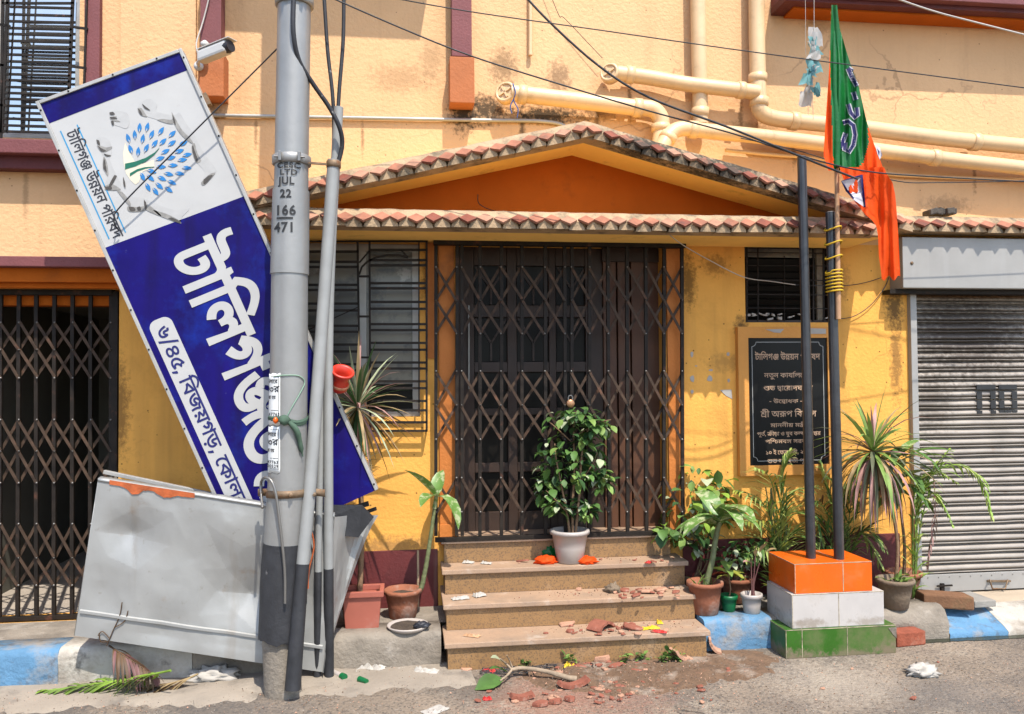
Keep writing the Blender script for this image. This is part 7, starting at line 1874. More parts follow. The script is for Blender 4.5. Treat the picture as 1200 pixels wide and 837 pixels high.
# ------------------------------------------------------------------ overhead wires
wires = [('black wire sagging from the street pole top across the gable to the flag pole', [(376, -8, -.9), (470, 33, -.9), (553, 66, -.95), (660, 100, -1.0), (760, 130, -1.0), (860, 157, -1.0), (940, 183, -1.0), (1010, 200, -.9), (1090, 207, -.8), (1300, 218, -.7)], .0045, 'cable'),
         ('thin dark wire stretched almost level near the top, from the middle to the right edge', [(400, -14, -1.2), (540, 12, -1.2), (700, 35, -1.2), (860, 58, -1.2), (1040, 82, -1.2), (1300, 116, -1.2)], .0032, 'cable'),
         ('thick black wire slanting steeply down from the top edge to the flag', [(600, -22, -1.05), (640, 22, -1.05), (700, 76, -1.05), (760, 114, -1.05), (850, 148, -1.05), (910, 172, -1.05), (964, 194, -1.0), (1005, 210, -.9)], .0065, 'cable'),
         ('pale wire crossing the top right corner', [(1030, -9, -1.0), (1090, 12, -1.0), (1150, 28, -1.0), (1300, 66, -1.0)], .005, 'cablew'),
         ('thin black wire crossing the signboard diagonally to the street pole', [(328, 54, -.78), (290, 92, -.74), (220, 162, -.72), (160, 222, -.71), (137, 247, -.70), (134, 254, -.70), (134, 262, -.69), (139, 270, -.66)], .0042, 'cable'),
         ('thin pale wire drooping from the canopy across the vent window', [(776, 268, -.52), (800, 287, -.3), (835, 307, -.12), (872, 325, -.06), (905, 330, -.05), (932, 334, -.05)], .0035, 'cablew'),
         ('thin dark wire looping across the ochre wall towards the shutter', [(930, 334, -.05), (985, 335, -.03), (1015, 331, -.02), (1042, 322, -.02)], .003, 'cable'),
         ('thin dark wire curling on the ochre wall below the flag', [(980, 374, -.02), (1000, 371, -.02), (1020, 358, -.02), (1036, 338, -.02), (1042, 324, -.02)], .003, 'cable'),
         ('two strand black wire running right from behind the flag', [(868, 162, -.4), (940, 178, -.45), (1040, 210, -.5), (1110, 214, -.5), (1300, 209, -.5)], .0035, 'cable'),
         ('hair thin wire hanging down the upper wall above the gable', [(640, -20, -.05), (655, 18, -.05), (662, 22, -.05), (700, 62, -.06), (706, 68, -.06)], .0022, 'cable'),
         ('bare wire standing out of the tympanum over the canopy', [(560, 228, -.14), (561, 238, -.2), (572, 245, -.22), (590, 250, -.3)], .003, 'cable')]
for lab, pts, r, mm in wires:
    cable(lab, pts, r, mm, 6, 6, name='overhead_wire', cat='wire')

# ------------------------------------------------------------------ plastic streamers caught on a thread
sm = thing('streamer', 'tattered pale blue and white plastic streamer hanging from a thread beside the flag', 'streamer', W(955, 110, -.55))
ys_ = -.55
mb = MB(); mb.tube([W(u, v, ys_) for u, v in ((954, -60), (954, 0), (954, 31), (953, 70), (952, 108), (953, 140))], .0018, 4); mb.tube([W(u, v, ys_) for u, v in ((943, -60), (944, 20), (944, 60), (948, 90), (947, 135))], .0014, 4); mb.build('thread', M['cablew'], sm)
rr = random.Random(5)
mats_ = ['plasticwhite', 'plasticblue']
for k in range(15):
    v = 32 + k * 5.4
    u = 953 + 4 * math.sin(k * 1.7) + (k > 8) * rr.uniform(-6, 4)
    p = W(u, v, ys_ + rr.uniform(-.02, .02))
    mb = MB()
    w0, h0 = rr.uniform(.03, .075), rr.uniform(.05, .10)
    dx = rr.uniform(-.04, .04)
    mb.grid([[p + Vector((dx * j / 4 + (i / 4 - .5) * w0 * (1 + .4 * j / 4), .012 * math.sin(i * 2.2 + j + k), -h0 * j / 4 + .006 * math.sin(i * 2 + k))) for i in range(5)] for j in range(5)])
    mb.build('strip', M[mats_[1 if k in (4, 6, 7, 9, 10, 12, 13, 2) else 0]], sm)

# ------------------------------------------------------------------ tiled flag base, poles, flag
yg = G(985, 769, 0).y
tg = thing('flag_pedestal', 'three tier tiled flag pedestal, orange over white over green', 'pedestal', ((fx(920, 772, yg) + fx(1050, 765, yg)) / 2, yg + .2, 0))


def tier(name, u0, u1, vt, z0, yf, depth, mm, joints, vmid, split=False):
    x0, x1 = fx(u0, vmid, yf), fx(u1, vmid, yf)
    z1 = W(985, vt, yf).z
    t = MB(); t.box((x0, yf, z0), (x1, yf + depth, z1))
    o = t.build(name, M[mm], tg, bevel=.003)
    g = MB()
    for u in joints:
        x = fx(u, vmid, yf)
        g.box((x - .0022, yf - .0018, z0 + .004), (x + .0022, yf - .0005, z1 - .002))
        g.box((x - .0022, yf + .002, z1 + .0004), (x + .0022, yf + depth - .004, z1 + .0016))
    for (a, b, c, d, e_, f_) in ((x0, x1, yf - .0015, yf - .0004, z1 - .005, z1 - .0008), (x0 + .002, x0 + .006, yf - .0016, yf - .0005, z0 + .004, z1 - .006)):
        g.box((a, c, e_), (b, d, f_))
    g.box((x0 - .0016, yf + .002, z1 - .005), (x0 - .0004, yf + depth - .004, z1 - .001))
    g.build('grout', M['grout'], o)
    return z1


z1 = tier('green_tier', 920.5, 1050, 735.3, 0, yg, .42, 'tilegreen', (940, 993), 752)
z2 = tier('white_tier', 928, 1036, 694.5, z1 + .001, yg + .012, .345, 'tilewhite', (983,), 715)
z3 = tier('orange_tier', 931, 1022, 659, z2 + .001, yg + .018, .36, 'tilered', (988,), 676)
# broken corner of the green base
mb = MB(); mb.prism([W(1041, 736, yg - .002), W(1050.6, 735, yg - .002), W(1050.6, 748, yg - .002), W(1046, 743, yg - .002)], Vector((0, -.001, 0))); mb.build('broken_corner', M['concrete'], tg)
posts = []
for u, v, ut, vt, r, lab in ((950.3, 654, 939.5, 184, .030, 'taller black painted flag post, left of the pair on the orange tiles'), (983.3, 655, 973, 249, .031, 'shorter black painted flag post bound with yellow rope, on the orange tiles')):
    p = G(u, v, z3)
    q = W(ut, vt, p.y)
    fp = thing('flag_post', lab, 'post', p)
    mb = MB(); mb.tube([p, p.lerp(q, .3), p.lerp(q, .7), q], [r, r, r * .96, r * .95], 18); mb.build('tube', M['polepaint'], fp)
    mb = MB()
    for k in range(18):
        pass
    mb.tube([q + Vector((0, 0, -.002)), q + Vector((0, 0, .0035))], [r * .99, r * .8], 18); mb.build('cap', M['steel'], fp)
    posts.append((p, q, fp))
yb2 = posts[1][0].y - .045
fl = thing('party_flag', 'orange and green cloth flag with white printed letters hanging from a bamboo stick', 'flag', W(982, 374, yb2))
stick = [W(977, 9, yb2), W(979.5, 120, yb2), (W(981, 240, yb2)), W(982.5, 374, yb2)]
mb = MB(); mb.tube(stick, [.012, .013, .014, .016], 10, sub=3)
mb.build('stick', M['bamboo'], fl)
mb = MB(); mb.lathe(W(977.4, 17, yb2), [(.013, 0), (.020, .006), (.020, .018), (.013, .024)], 10); mb.build('tie', M['bamboo'], fl)


def interp(tab, v):
    for (v0, x0), (v1, x1) in zip(tab, tab[1:]):
        if v <= v1:
            return x0 + (x1 - x0) * max(0, (v - v0)) / (v1 - v0)
    return tab[-1][1]


UPL = [(6, 974.5), (33, 973.5), (77, 972), (120, 969), (150, 967), (182, 965), (200, 971)]
UPR = [(6, 981), (33, 984), (50, 989), (67, 994), (104, 1007), (140, 1015), (157, 1020), (182, 1029), (200, 1036)]
LOL = [(196, 984), (204, 986), (231, 997), (244, 1008), (252, 1014), (257, 1021), (265, 1027), (277, 1029), (300, 1030), (322, 1033)]
LOR = [(196, 1036), (204, 1039), (214, 1046), (228, 1049), (244, 1050.5), (280, 1053), (300, 1054), (326, 1055)]


def flag_y(u, v):
    s = (u - 968) / 60
    return yb2 - .03 + .016 * math.sin(u * .30 + v * .045) + .012 * math.sin(u * .62 - v * .02) + .010 * noise.noise(Vector((u * .06, v * .02, 3)))


def FP(u, v, off=0.0):
    return W(u, v, flag_y(u, v) - off)


def green_l(v):
    return interp([(0, 973), (33, 973.5), (77, 973), (120, 974), (187, 976), (200, 977)], v)


def green_r(v):
    return interp([(0, 990), (60, 996), (104, 1008), (139, 1015), (150, 1017), (167, 1017.5), (190, 1011), (197, 1006), (200, 1003)], v)


mb = MB()
rows = []
nv, nu = 66, 36
for j in range(nv + 1):
    v = 6 + (200 - 6) * j / nv
    a, b = interp(UPL, v), interp(UPR, v)
    rows.append([FP(a + (b - a) * i / nu, v) for i in range(nu + 1)])
base_rows = [[(interp(UPL, 6 + 194 * j / nv) + (interp(UPR, 6 + 194 * j / nv) - interp(UPL, 6 + 194 * j / nv)) * (i + .5) / nu, 6 + 194 * (j + .5) / nv) for i in range(nu)] for j in range(nv)]


def which(j, i):
    u, v = base_rows[j][i]
    return 1 if green_l(v) < u < green_r(v) or v < 60 else 0


mb.grid(rows, matf=which)
rows = []
for j in range(45):
    v = 196 + (326 - 196) * j / 44
    a, b = interp(LOL, v), interp(LOR, v)
    rows.append([W(a + (b - a) * i / 24, v + (3 * math.sin(i * .5) if j > 40 else 0), flag_y(a + (b - a) * i / 24, v * .6) - .028 + .02 * math.sin(i / 24 * 6.3 + v * .02)) for i in range(25)])
mb.grid(rows, 0)
mb.build('cloth', [M['saffron'], M['flaggreen']], fl)
# rolled sleeve of green along the stick
mb = MB(); mb.tube([W(977, 28, yb2 - .012), W(977.5, 90, yb2 - .02), W(980, 150, yb2 - .026), W(980, 196, yb2 - .026)], [.012, .022, .026, .024], 10, sub=5); mb.build('sleeve', M['flaggreen'], fl)


def flagshape(mb, poly, off, m):
    """printed shape laid on the cloth, cut into small triangles so that it follows the folds"""
    pts = [Vector((x, y, 0)) for x, y in poly]
    for t in tessellate_polygon([pts]):
        tri = [pts[k] for k in t]
        n = 4
        def P(i, j):
            q = tri[0] + (tri[1] - tri[0]) * (i / n) + (tri[2] - tri[0]) * (j / n)
            return FP(q.x, q.y, off)
        for i in range(n):
            for j in range(n - i):
                mb.face([P(i, j), P(i + 1, j), P(i, j + 1)], m)
                if i + j < n - 1:
                    mb.face([P(i + 1, j), P(i + 1, j + 1), P(i, j + 1)], m)


def band(path, w):
    l, r = [], []
    for i, (x, y) in enumerate(path):
        a = path[max(0, i - 1)]; b = path[min(len(path) - 1, i + 1)]
        d = Vector((b[0] - a[0], b[1] - a[1])).normalized()
        l.append((x - d.y * w, y + d.x * w)); r.append((x + d.y * w, y - d.x * w))
    return [[l[i], l[i + 1], r[i + 1], r[i]] for i in range(len(path) - 1)]


mb = MB()
letters = [[(985, 174), (988, 165), (991, 156)], [(988, 144), (994, 142), (1000, 147), (1002, 158), (1000, 170), (995, 178), (990, 175), (990, 167)], [(994, 122), (997, 132), (1002, 138), (1005, 135), (1004, 126)], [(1000, 108), (1003, 117)], [(994, 80), (998, 90), (1004, 101)], [(994, 80), (999, 84)]]
for wdt, off, m in ((3.2, .004, 0), (1.9, .0055, 1)):
    for L_ in letters:
        for q in band(L_, wdt):
            flagshape(mb, q, off, m)
for poly, off, m in (([(1026, 170), (1031, 173), (1034, 182), (1031, 187), (1028, 180)], .004, 0), ([(1028, 174), (1031, 178), (1030, 183)], .0055, 1)):
    flagshape(mb, poly, off, m)
mb.build('printed_letters', [M['flagwhite'], M['flagnavy']], fl)
mb = MB()
for poly, off, m in (([(986, 212), (1010, 205), (1012, 225), (1013, 243), (1000, 234), (991, 224)], .046, 0), ([(985.5, 212), (991, 224), (1000, 234), (1001, 232), (993, 222), (988.5, 213.5)], .050, 1), ([(1008, 206), (1011, 205), (1014.5, 243), (1012.5, 243)], .050, 1), ([(986, 212), (1010, 204.5), (1010, 206.5), (988, 213.5)], .050, 1)):
    pts = [Vector((x, y, 0)) for x, y in poly]
    for t in tessellate_polygon([pts]):
        mb.face([W(pts[k].x, pts[k].y, flag_y(pts[k].x, pts[k].y * .6) - .028 - off) for k in t], m)
mb.build('printed_emblem', [M['flagwhite'], M['flagnavy']], fl)
# rope lashing the stick to the shorter post
rp = MB()


def post_at(v):
    p, q, _ = posts[1]
    t = (v - 655) / (249 - 655)
    return p.lerp(q, t)


path = []
for k in range(0, 241):
    t = k / 240
    v = 258 + 84 * t + (2.5 if False else 0)
    if t > .72:
        v = 258 + 84 * .72 + (t - .72) * 95
    turns = t * 5 if t < .72 else 3.6 + (t - .72) * 24
    c = post_at(v)
    a = 2 * math.pi * turns
    # an oval loop round the post and the stick
    path.append(c + Vector((.006 + .046 * math.cos(a), -.016 + .058 * math.sin(a), .030 * math.cos(a + .4) * (1 if t < .72 else .25))))
rp.tube(path, .0055, 6)
tag(rp.build('rope', M['rope']), 'bright yellow rope lashing the flag stick to the shorter black post', 'rope')

# ------------------------------------------------------------------ potted shrub on the steps
zt3 = tops[2][3]
pc = G(670, 661, zt3) + Vector((0, .06, 0))
mp = thing('potted_plant', 'bushy green shrub in a white plastic pot on the top step', 'potted plant', pc)
pot(M['whitepot'], pc, .088, .118, .215, parent=mp)
soil(pc + Vector((0, 0, 0)), .098, mp, .178)
kk = .00545
mb = MB()


def PX(u, v, dy=0.0, y=None):
    return W(u, v, (pc.y if y is None else y) + dy)


for pts, r in ((((668, 628, 0), (664, 600, -.02), (658, 570, -.03), (652, 540, -.02), (650, 520, 0)), .009), (((671, 628, 0), (671, 590, .01), (673, 550, .02), (672, 500, .02), (676, 482, .01)), .010), (((674, 628, 0), (677, 600, -.02), (680, 565, -.01), (682, 530, .0), (690, 500, .0)), .010),
               (((664, 600, -.02), (650, 585, -.05), (640, 575, -.06)), .005), (((680, 565, -.01), (694, 545, -.03), (700, 530, -.03)), .005), (((672, 520, .02), (650, 500, -.03), (640, 492, -.03)), .005), (((676, 510, .02), (700, 496, -.02), (716, 492, -.02)), .005)):
    mb.tube([PX(u, v, d) for u, v, d in pts], [r, r * .5], 7, sub=3)
mb.build('stem', M['bark'], mp)
mb = MB()
cr = [(PX(668, 492), .19, .15, .06), (PX(680, 486), .12, .10, .05), (PX(668, 520), .20, .17, .10), (PX(648, 540), .13, .14, .10), (PX(690, 535), .12, .13, .12), (PX(668, 556), .19, .16, .08), (PX(700, 500), .10, .10, .06), (PX(640, 572), .07, .09, .08), (PX(685, 595), .06, .08, .06), (PX(654, 592), .05, .07, .06), (PX(704, 560), .06, .08, .07)]
shrub_leaves(mb, cr, 600, .084, .050, [0, 0, 1, 1, 1, 2, 3], .8, 3, -.5)
mb.build('foliage', [LEAF['dark'], LEAF['mid'], LEAF['pale'], LEAF['light']], mp)
# cloths and scrap under the pot
def lump(name, label, u, v, z, rx, ry, rz, mm, seed, cat, rough=.35, n=26):
    """crumpled lump of cloth, paper or plastic resting on Z = z"""
    c = G(u, v, z)
    rows = []
    for j in range(n // 2 + 1):
        th = math.pi * j / (n // 2)
        row = []
        for i in range(n + 1):
            ph = 2 * math.pi * i / n
            d = Vector((math.sin(th) * math.cos(ph), math.sin(th) * math.sin(ph), math.cos(th)))
            q = 1 + rough * (1.3 * abs(noise.noise(d * 1.9 + Vector((seed, 0, 0)))) + .8 * noise.noise(d * 3.7 + Vector((seed, 5, 0))) - .3)
            row.append(Vector((c.x + d.x * rx * q, c.y + d.y * ry * q, max(z + .002, z + rz * .55 + d.z * rz * q))))
        rows.append(row)
    mb = MB()
    mb.grid(rows)
    return tag(mb.build(name, M[mm] if isinstance(mm, str) else mm, weld=True), label, cat)


lump('cloth', 'crumpled orange cloth under the left of the white pot on the top step', 639, 660, zt3, .075, .05, .03, 'saffron', 1, 'cloth', .5)
lump('cloth', 'crumpled orange cloth under the right of the white pot on the top step', 688, 660, zt3, .06, .05, .028, 'saffron', 2, 'cloth', .5)
lump('cloth', 'green cloth bunched behind the left of the white pot', 645, 655, zt3, .06, .035, .06, 'flaggreen', 3, 'cloth', .5)

# ------------------------------------------------------------------ plants beside the steps, left
yl = -.22
pb = G(472, 727, PAV) + Vector((0, .07, 0))
dp = thing('potted_plant', 'ringed cane plant with three drooping leaves in a scalloped terracotta pot', 'potted plant', pb)
pot(M['clay'], pb, .085, .108, .18, parent=dp, wob=lambda a, z: (.03 * math.cos(a * 18) if z > .15 else 0))
soil(pb, .095, dp, .145)
mb = MB()
cane = [W(478, 700, pb.y), W(492, 692, pb.y), W(498, 670, pb.y), W(503, 640, pb.y), W(507, 612, pb.y), W(509, 596, pb.y)]
path = smooth_path(cane, 12)
mb.tube(path, [.017 * (1 + .10 * (i % 3 == 0)) * (1 - .35 * i / len(path)) for i in range(len(path))], 10)
mb.build('cane', M['greenstem'], dp)
mb = MB()
top = cane[-1]
mb.tube([top, W(511, 585, pb.y), W(512, 574, pb.y)], [.016, .010], 8)
for (d, L, w, dr, m, pf) in (((-.55, -.25, .75), .29, .09, .35, 0, None), ((-.35, -.6, .35), .22, .10, .9, 0, None), ((.55, -.45, .45), .30, .105, 2.6, 0, None), ((.1, .2, .8), .2, .09, .9, 0, None)):
    leaf(mb, W(511, 582, pb.y), d, L, w, dr, m, fold=.35, prof=(.2, .8, 1, .9, .6, .05))
mb.build('leaves', [LEAF['variegated']], dp)
pw = G(428, 740, PAV) + Vector((0, .10, 0))
pt = thing('planter_box', 'empty rectangular terracotta plastic planter standing beside the dented cabinet', 'planter', pw)
mb = MB()
x0, x1, y0, y1, h = fx(402, 720, pw.y) , fx(448, 720, pw.y), pw.y - .09, pw.y + .09, .235
for k, (ins, za, zb3) in enumerate(((.02, 0, .06), (.008, .06, h - .04))):
    pass
mb.hexa([(x0 + .02, y0 + .015, PAV), (x1 - .02, y0 + .015, PAV), (x1 - .02, y1 - .015, PAV), (x0 + .02, y1 - .015, PAV), (x0 + .004, y0 + .004, PAV + h - .035), (x1 - .004, y0 + .004, PAV + h - .035), (x1 - .004, y1 - .004, PAV + h - .035), (x0 + .004, y1 - .004, PAV + h - .035)])
mb.build('body', M['planter'], pt, bevel=.006)
mb = MB()
for (a, b) in (((x0 - .012, y0 - .012), (x1 + .012, y0 + .014)), ((x0 - .012, y1 - .014), (x1 + .012, y1 + .012)), ((x0 - .012, y0 + .0145), (x0 + .014, y1 - .0145)), ((x1 - .014, y0 + .0145), (x1 + .012, y1 - .0145))):
    mb.box((*a, PAV + h - .034), (*b, PAV + h))
mb.build('rim', M['planter'], pt, bevel=.004)
ds = G(478, 741, PAV) + Vector((0, .05, 0))
dd = thing('saucer', 'cream plant saucer with dry soil on the kerb in front of the terracotta pot', 'saucer', ds)
mb = MB(); mb.lathe(ds, [(.09, 0), (.112, .012), (.128, .03), (.122, .034), (.105, .018), (.001, .016)], 28); mb.build('dish', M['cream'] if False else M['whitepot'], dd)
soil(ds, .105, dd, .024)
lump('plastic_scrap', 'black plastic scrap crumpled on the edge of the cream saucer', 494, 735, PAV + .03, .045, .03, .022, 'signink', 4, 'plastic scrap', .6)
# spiky dracaena behind the sign, in its clay vase half hidden
yd_ = -.34
dr = thing('spiky_plant', 'spiky rosette plant with narrow grey green leaves in front of the barred window', 'plant', W(421, 720, yd_))
dr.location.z = PAV; ROOT[dr] = Vector((W(421, 720, yd_).x, yd_, PAV)); dr.location = ROOT[dr]
mb = MB(); tc_ = W(419, 478, yd_); tb = Vector((dr.location.x, yd_, PAV)); t2 = W(416, 548, yd_ - .02)
mb.tube([tb + Vector((0, 0, .12)), W(424, 620, yd_), W(421, 540, yd_), tc_], [.018, .014], 8, sub=4); mb.build('trunk', M['bark'], dr)
mb = MB(); rosette(mb, tc_, 92, .46, .023, -1.25, 1.35, [0, 4, 4, 1, 2, 3], .45, 4)
rosette(mb, t2, 34, .20, .014, -.9, .9, [0, 0, 1, 4], .35, 8)
mb.build('leaves', [LEAF['grey'], LEAF['pale'], LEAF['straw'], LEAF['pink'], LEAF['dark']], dr)
pot(M['clay'], tb, .09, .115, .2, parent=dr)
soil(tb, .10, dr, .165)
# red clay vessel wedged behind the conduit
yv = -.70
rv = thing('clay_vessel', 'small red painted clay vessel tilted open towards the street beside the conduit pipe', 'vessel', W(398, 440, yv))
axv = (W(404, 427, yv - .10) - W(395, 462, yv + .02)).normalized()
mxv = axv.to_track_quat('Z', 'Y').to_matrix()
mb = MB(); mb.lathe(W(396, 458, yv + .02), [(.03, 0), (.050, .02), (.055, .05), (.045, .075), (.042, .09), (.060, .125), (.068, .138), (.064, .146), (.052, .142), (.038, .10), (.040, .06), (.001, .03)], 26, mx=mxv); mb.build('body', M['redglaze'], rv)
mb = MB(); mb.lathe(W(396, 458, yv + .02), [(.0555, .042), (.0575, .046), (.0565, .056), (.054, .058)], 26, mx=mxv); mb.build('painted_band', M['pinkband'], rv)

# ------------------------------------------------------------------ plants right of the steps
def potted(label, u, v, r0, r1, h, mm, dz=PAV, wobble=None, dirt=True, name='potted_plant', cat='potted plant', dy=None):
    p = G(u, v, dz) + Vector((0, r0 if dy is None else dy, 0))
    t = thing(name, label, cat, p)
    pot(M[mm], p, r0, r1, h, parent=t)
    if dirt:
        soil(p, r1 * .86, t, h - .035)
    return t, p


def stem(t, pts, r, mm='bark', name='stem', n=7):
    mb = MB(); mb.tube(pts, r, n, sub=4); return mb.build(name, M[mm], t)


# tall leafy shrub in the grey pot behind
t, p = potted('tall leafy shrub with yellow green leaves in a grey pot against the step side', 818, 702, .07, .095, .15, 'greypot')
q = p + Vector((0, 0, .12))
for a, b, c in (((822, 660), (818, 620), (812, 585)), ((828, 660), (830, 610), (826, 565)), ((822, 650), (828, 600), (838, 570))):
    stem(t, [q, W(*a, p.y), W(*b, p.y), W(*c, p.y - .02)], [.008, .004])
mb = MB()
y_ = p.y
cr = [(W(822, 560, y_), .16, .15, .10), (W(810, 585, y_), .16, .15, .13), (W(836, 572, y_), .14, .14, .12), (W(800, 605, y_), .11, .13, .13), (W(826, 610, y_ - .05), .13, .12, .12), (W(806, 634, y_ - .06), .08, .09, .09), (W(780, 622, y_ - .1), .05, .06, .04), (W(846, 600, y_), .08, .10, .10)]
shrub_leaves(mb, cr, 250, .100, .066, [0, 1, 1, 2, 2, 3, 3, 4], .9, 21, -.6)
mb.build('foliage', [LEAF['dark'], LEAF['mid'], LEAF['light'], LEAF['lime'], LEAF['pale']], t)
# cane plant with big pale leaves in the worn terracotta pot
t, p = potted('green ringed cane plant with broad pale leaves in a worn terracotta pot nearest the steps', 832, 723, .082, .105, .205, 'clay')
stem(t, [p + Vector((0, 0, .17)), W(834, 660, p.y), W(838, 635, p.y + .02), W(843, 612, p.y + .02)], [.020, .016], 'greenstem', 'cane', 10)
mb = MB()
hd = W(843, 612, p.y + .02)
rr = random.Random(3)
for k in range(11):
    a = k * 2.4
    leaf(mb, hd + Vector((0, 0, rr.uniform(-.02, .05))), (math.cos(a), math.sin(a) * .8 - .2, rr.uniform(.3, 1.4)), rr.uniform(.26, .36), rr.uniform(.09, .12), rr.uniform(.7, 1.5), 0, fold=.3, prof=(.2, .8, 1, .9, .6, .05))
for k in range(9):
    leaf(mb, p + Vector((rr.uniform(-.06, .06), rr.uniform(-.06, .04), .17)), (rr.uniform(-.6, .6), rr.uniform(-.6, .2), 1), rr.uniform(.08, .14), .012, .5, 1, prof=STRAP)
mb.build('leaves', [LEAF['variegated'], LEAF['light']], t)
# croton in the green pot
t, p = potted('small red edged leafy plant in a green plastic pot', 857, 718, .040, .052, .105, 'greenpot')
stem(t, [p + Vector((0, 0, .08)), W(856, 690, p.y), W(853, 672, p.y)], [.006, .004], 'bark')
mb = MB(); hd = W(853, 676, p.y)
for k in range(12):
    a = k * 2.4 + .3
    leaf(mb, hd + Vector((0, 0, .012 * (k % 4))), (math.cos(a), math.sin(a) * .7 - .3, .35 + .08 * (k % 5)), .13, .045, .7, (0, 1, 0, 2)[k % 4], fold=.3)
mb.build('leaves', [LEAF['yellow'], LEAF['red'], LEAF['light']], t)
# dark stems in the white pot
t, p = potted('bare dark stemmed plant with a few dry leaves in a small white pot', 885, 721, .052, .062, .125, 'whitepot')
rr = random.Random(9)
mb = MB()
for (u, v) in ((880, 655), (886, 640), (890, 660), (884, 670)):
    mb.tube([p + Vector((rr.uniform(-.02, .02), rr.uniform(-.02, .02), .09)), W(883 + rr.uniform(-3, 3), 685, p.y), W(u, v, p.y - .01)], [.006, .003], 6, sub=3)
mb.build('stem', LEAF['purple'], t)
mb = MB()
for (u, v, d, L, w, m) in ((890, 648, (.3, -.3, 1), .09, .035, 0), (897, 648, (.5, -.3, .6), .08, .04, 0), (880, 660, (-.6, -.3, .5), .08, .035, 1), (886, 652, (-.2, -.4, .7), .09, .03, 0), (891, 670, (.7, -.2, .2), .08, .03, 2), (878, 676, (-.7, -.2, .1), .08, .03, 2)):
    leaf(mb, W(u, v, p.y - .01), d, L, w, .6, m)
mb.build('leaves', [LEAF['straw'], LEAF['pink'], LEAF['mid']], t)
# dark glossy bush in the brown pot behind
t, p = potted('low dark glossy bush in a brown clay pot behind the green and white pots', 868, 708, .075, .098, .16, 'clay')
mb = MB()
for k in range(6):
    mb.tube([p + Vector((0, 0, .12)), p + Vector((R.uniform(-.07, .07), R.uniform(-.05, .05), .22)), p + Vector((R.uniform(-.16, .16), R.uniform(-.1, .1), R.uniform(.27, .4)))], [.006, .003], 6, sub=3)
mb.build('stem', M['bark'], t)
mb = MB(); shrub_leaves(mb, [(p + Vector((-.04, 0, .30)), .15, .14, .10), (p + Vector((.06, 0, .32)), .13, .14, .10)], 120, .075, .042, [0, 0, 1, 2], .7, 33, -.4)
mb.build('foliage', [LEAF['dark'], LEAF['mid'], LEAF['pale']], t)
# areca palms behind the pedestal
for k, (lab, bu, bv, fr2) in enumerate((
        ('feathery green palm clump growing against the wall under the plaque, left of the flag posts', 912, 700,
         [((912, 690), (906, 620), (890, 585), (862, 575), 'l'), ((912, 690), (912, 620), (925, 580), (955, 570), 'm'), ((912, 690), (910, 600), (902, 560), (885, 548), 'l'), ((914, 690), (916, 620), (930, 600), (952, 604), 'm'), ((910, 690), (908, 640), (896, 612), (872, 612), 'l'), ((914, 690), (920, 640), (936, 625), (955, 640), 'm'), ((912, 690), (915, 590), (918, 550), (926, 530), 'm'), ((912, 690), (903, 640), (890, 640), (874, 655), 'm')]),
        ('darker palm clump with drooping brown fronds behind the two flag posts', 990, 700,
         [((985, 690), (975, 620), (962, 590), (948, 588), 'd'), ((985, 690), (985, 620), (992, 585), (1012, 570), 'd'), ((985, 690), (970, 650), (955, 635), (935, 655), 'm'), ((985, 690), (990, 640), (1010, 625), (1035, 668), 'm'), ((985, 690), (978, 610), (968, 565), (962, 545), 'm'), ((985, 690), (1000, 640), (1015, 622), (1036, 640), 'd'), ((985, 690), (972, 630), (960, 612), (958, 640), 'd'), ((988, 690), (996, 600), (1006, 570), (1003, 600), 'd'), ((985, 690), (990, 610), (985, 575), (972, 560), 'd')]))):
    yb3 = -.13
    base = Vector((W(bu, bv, yb3).x, yb3, PAV - .005))
    t = thing('palm_plant', lab, 'palm', base)
    mb = MB()
    rr = random.Random(40 + k)
    for s_, (a, b, c, d, kind) in enumerate(fr2):
        dy = rr.uniform(-.12, .06)
        frond(mb, [base + Vector((rr.uniform(-.05, .05), rr.uniform(-.04, .04), 0)), W(*a, yb3), W(*b, yb3 + dy * .3), W(*c, yb3 + dy), W(*d, yb3 + dy * 1.6)], 22, .27, .016, 0, .006,
              {'l': [0, 1, 1, 3], 'm': [0, 1, 1, 2], 'd': [2, 0, 0, 4]}[kind], .8, s_ + k * 20, .6)
    mb.build('fronds', [LEAF['frond'], LEAF['frondlight'], LEAF['mid'], LEAF['yellow'], LEAF['brown']], t)
    if k == 0:
        mb = MB()
        for j in range(5):
            mb.tube([base + Vector((rr.uniform(-.05, .05), 0, 0)), base + Vector((rr.uniform(-.08, .08), rr.uniform(-.04, .04), .75))], [.008, .004], 6)
        mb.build('stem', M['greenstem'], t)
# spiky pink dracaena in the two right-hand pots
t, p = potted('tall pink and green spiky plant in a weathered terracotta pot beside the shutter', 1058, 716, .078, .108, .19, 'greypot')
stem(t, [p + Vector((0, 0, .15)), W(1052, 640, p.y), W(1044, 590, p.y + .02), W(1032, 560, p.y + .06), W(1024, 532, p.y + .06)], [.012, .009])
mb = MB(); hd = W(1023, 530, p.y + .06)
rosette(mb, hd, 60, .44, .026, -.4, 1.4, [4, 1, 2, 4, 4, 0], .7, 14)
rosette(mb, hd + Vector((0, -.02, -.03)), 60, .46, .026, -1.1, .3, [0, 0, 4, 1, 2], 1.8, 15)
mb.build('leaves', [LEAF['pink'], LEAF['straw'], LEAF['grey'], LEAF['purple'], LEAF['light']], t)
mb = MB()
for k in range(16):
    leaf(mb, p + Vector((R.uniform(-.05, .05), R.uniform(-.06, .03), .16)), (R.uniform(-.7, .7), R.uniform(-.6, .2), 1), R.uniform(.06, .10), .03, .9, 0)
mb.build('seedling', [LEAF['light']], t)
t, p = potted('broad leaved green plant in the rear terracotta pot beside the shutter', 1066, 701, .078, .108, .17, 'clay', dy=.06)
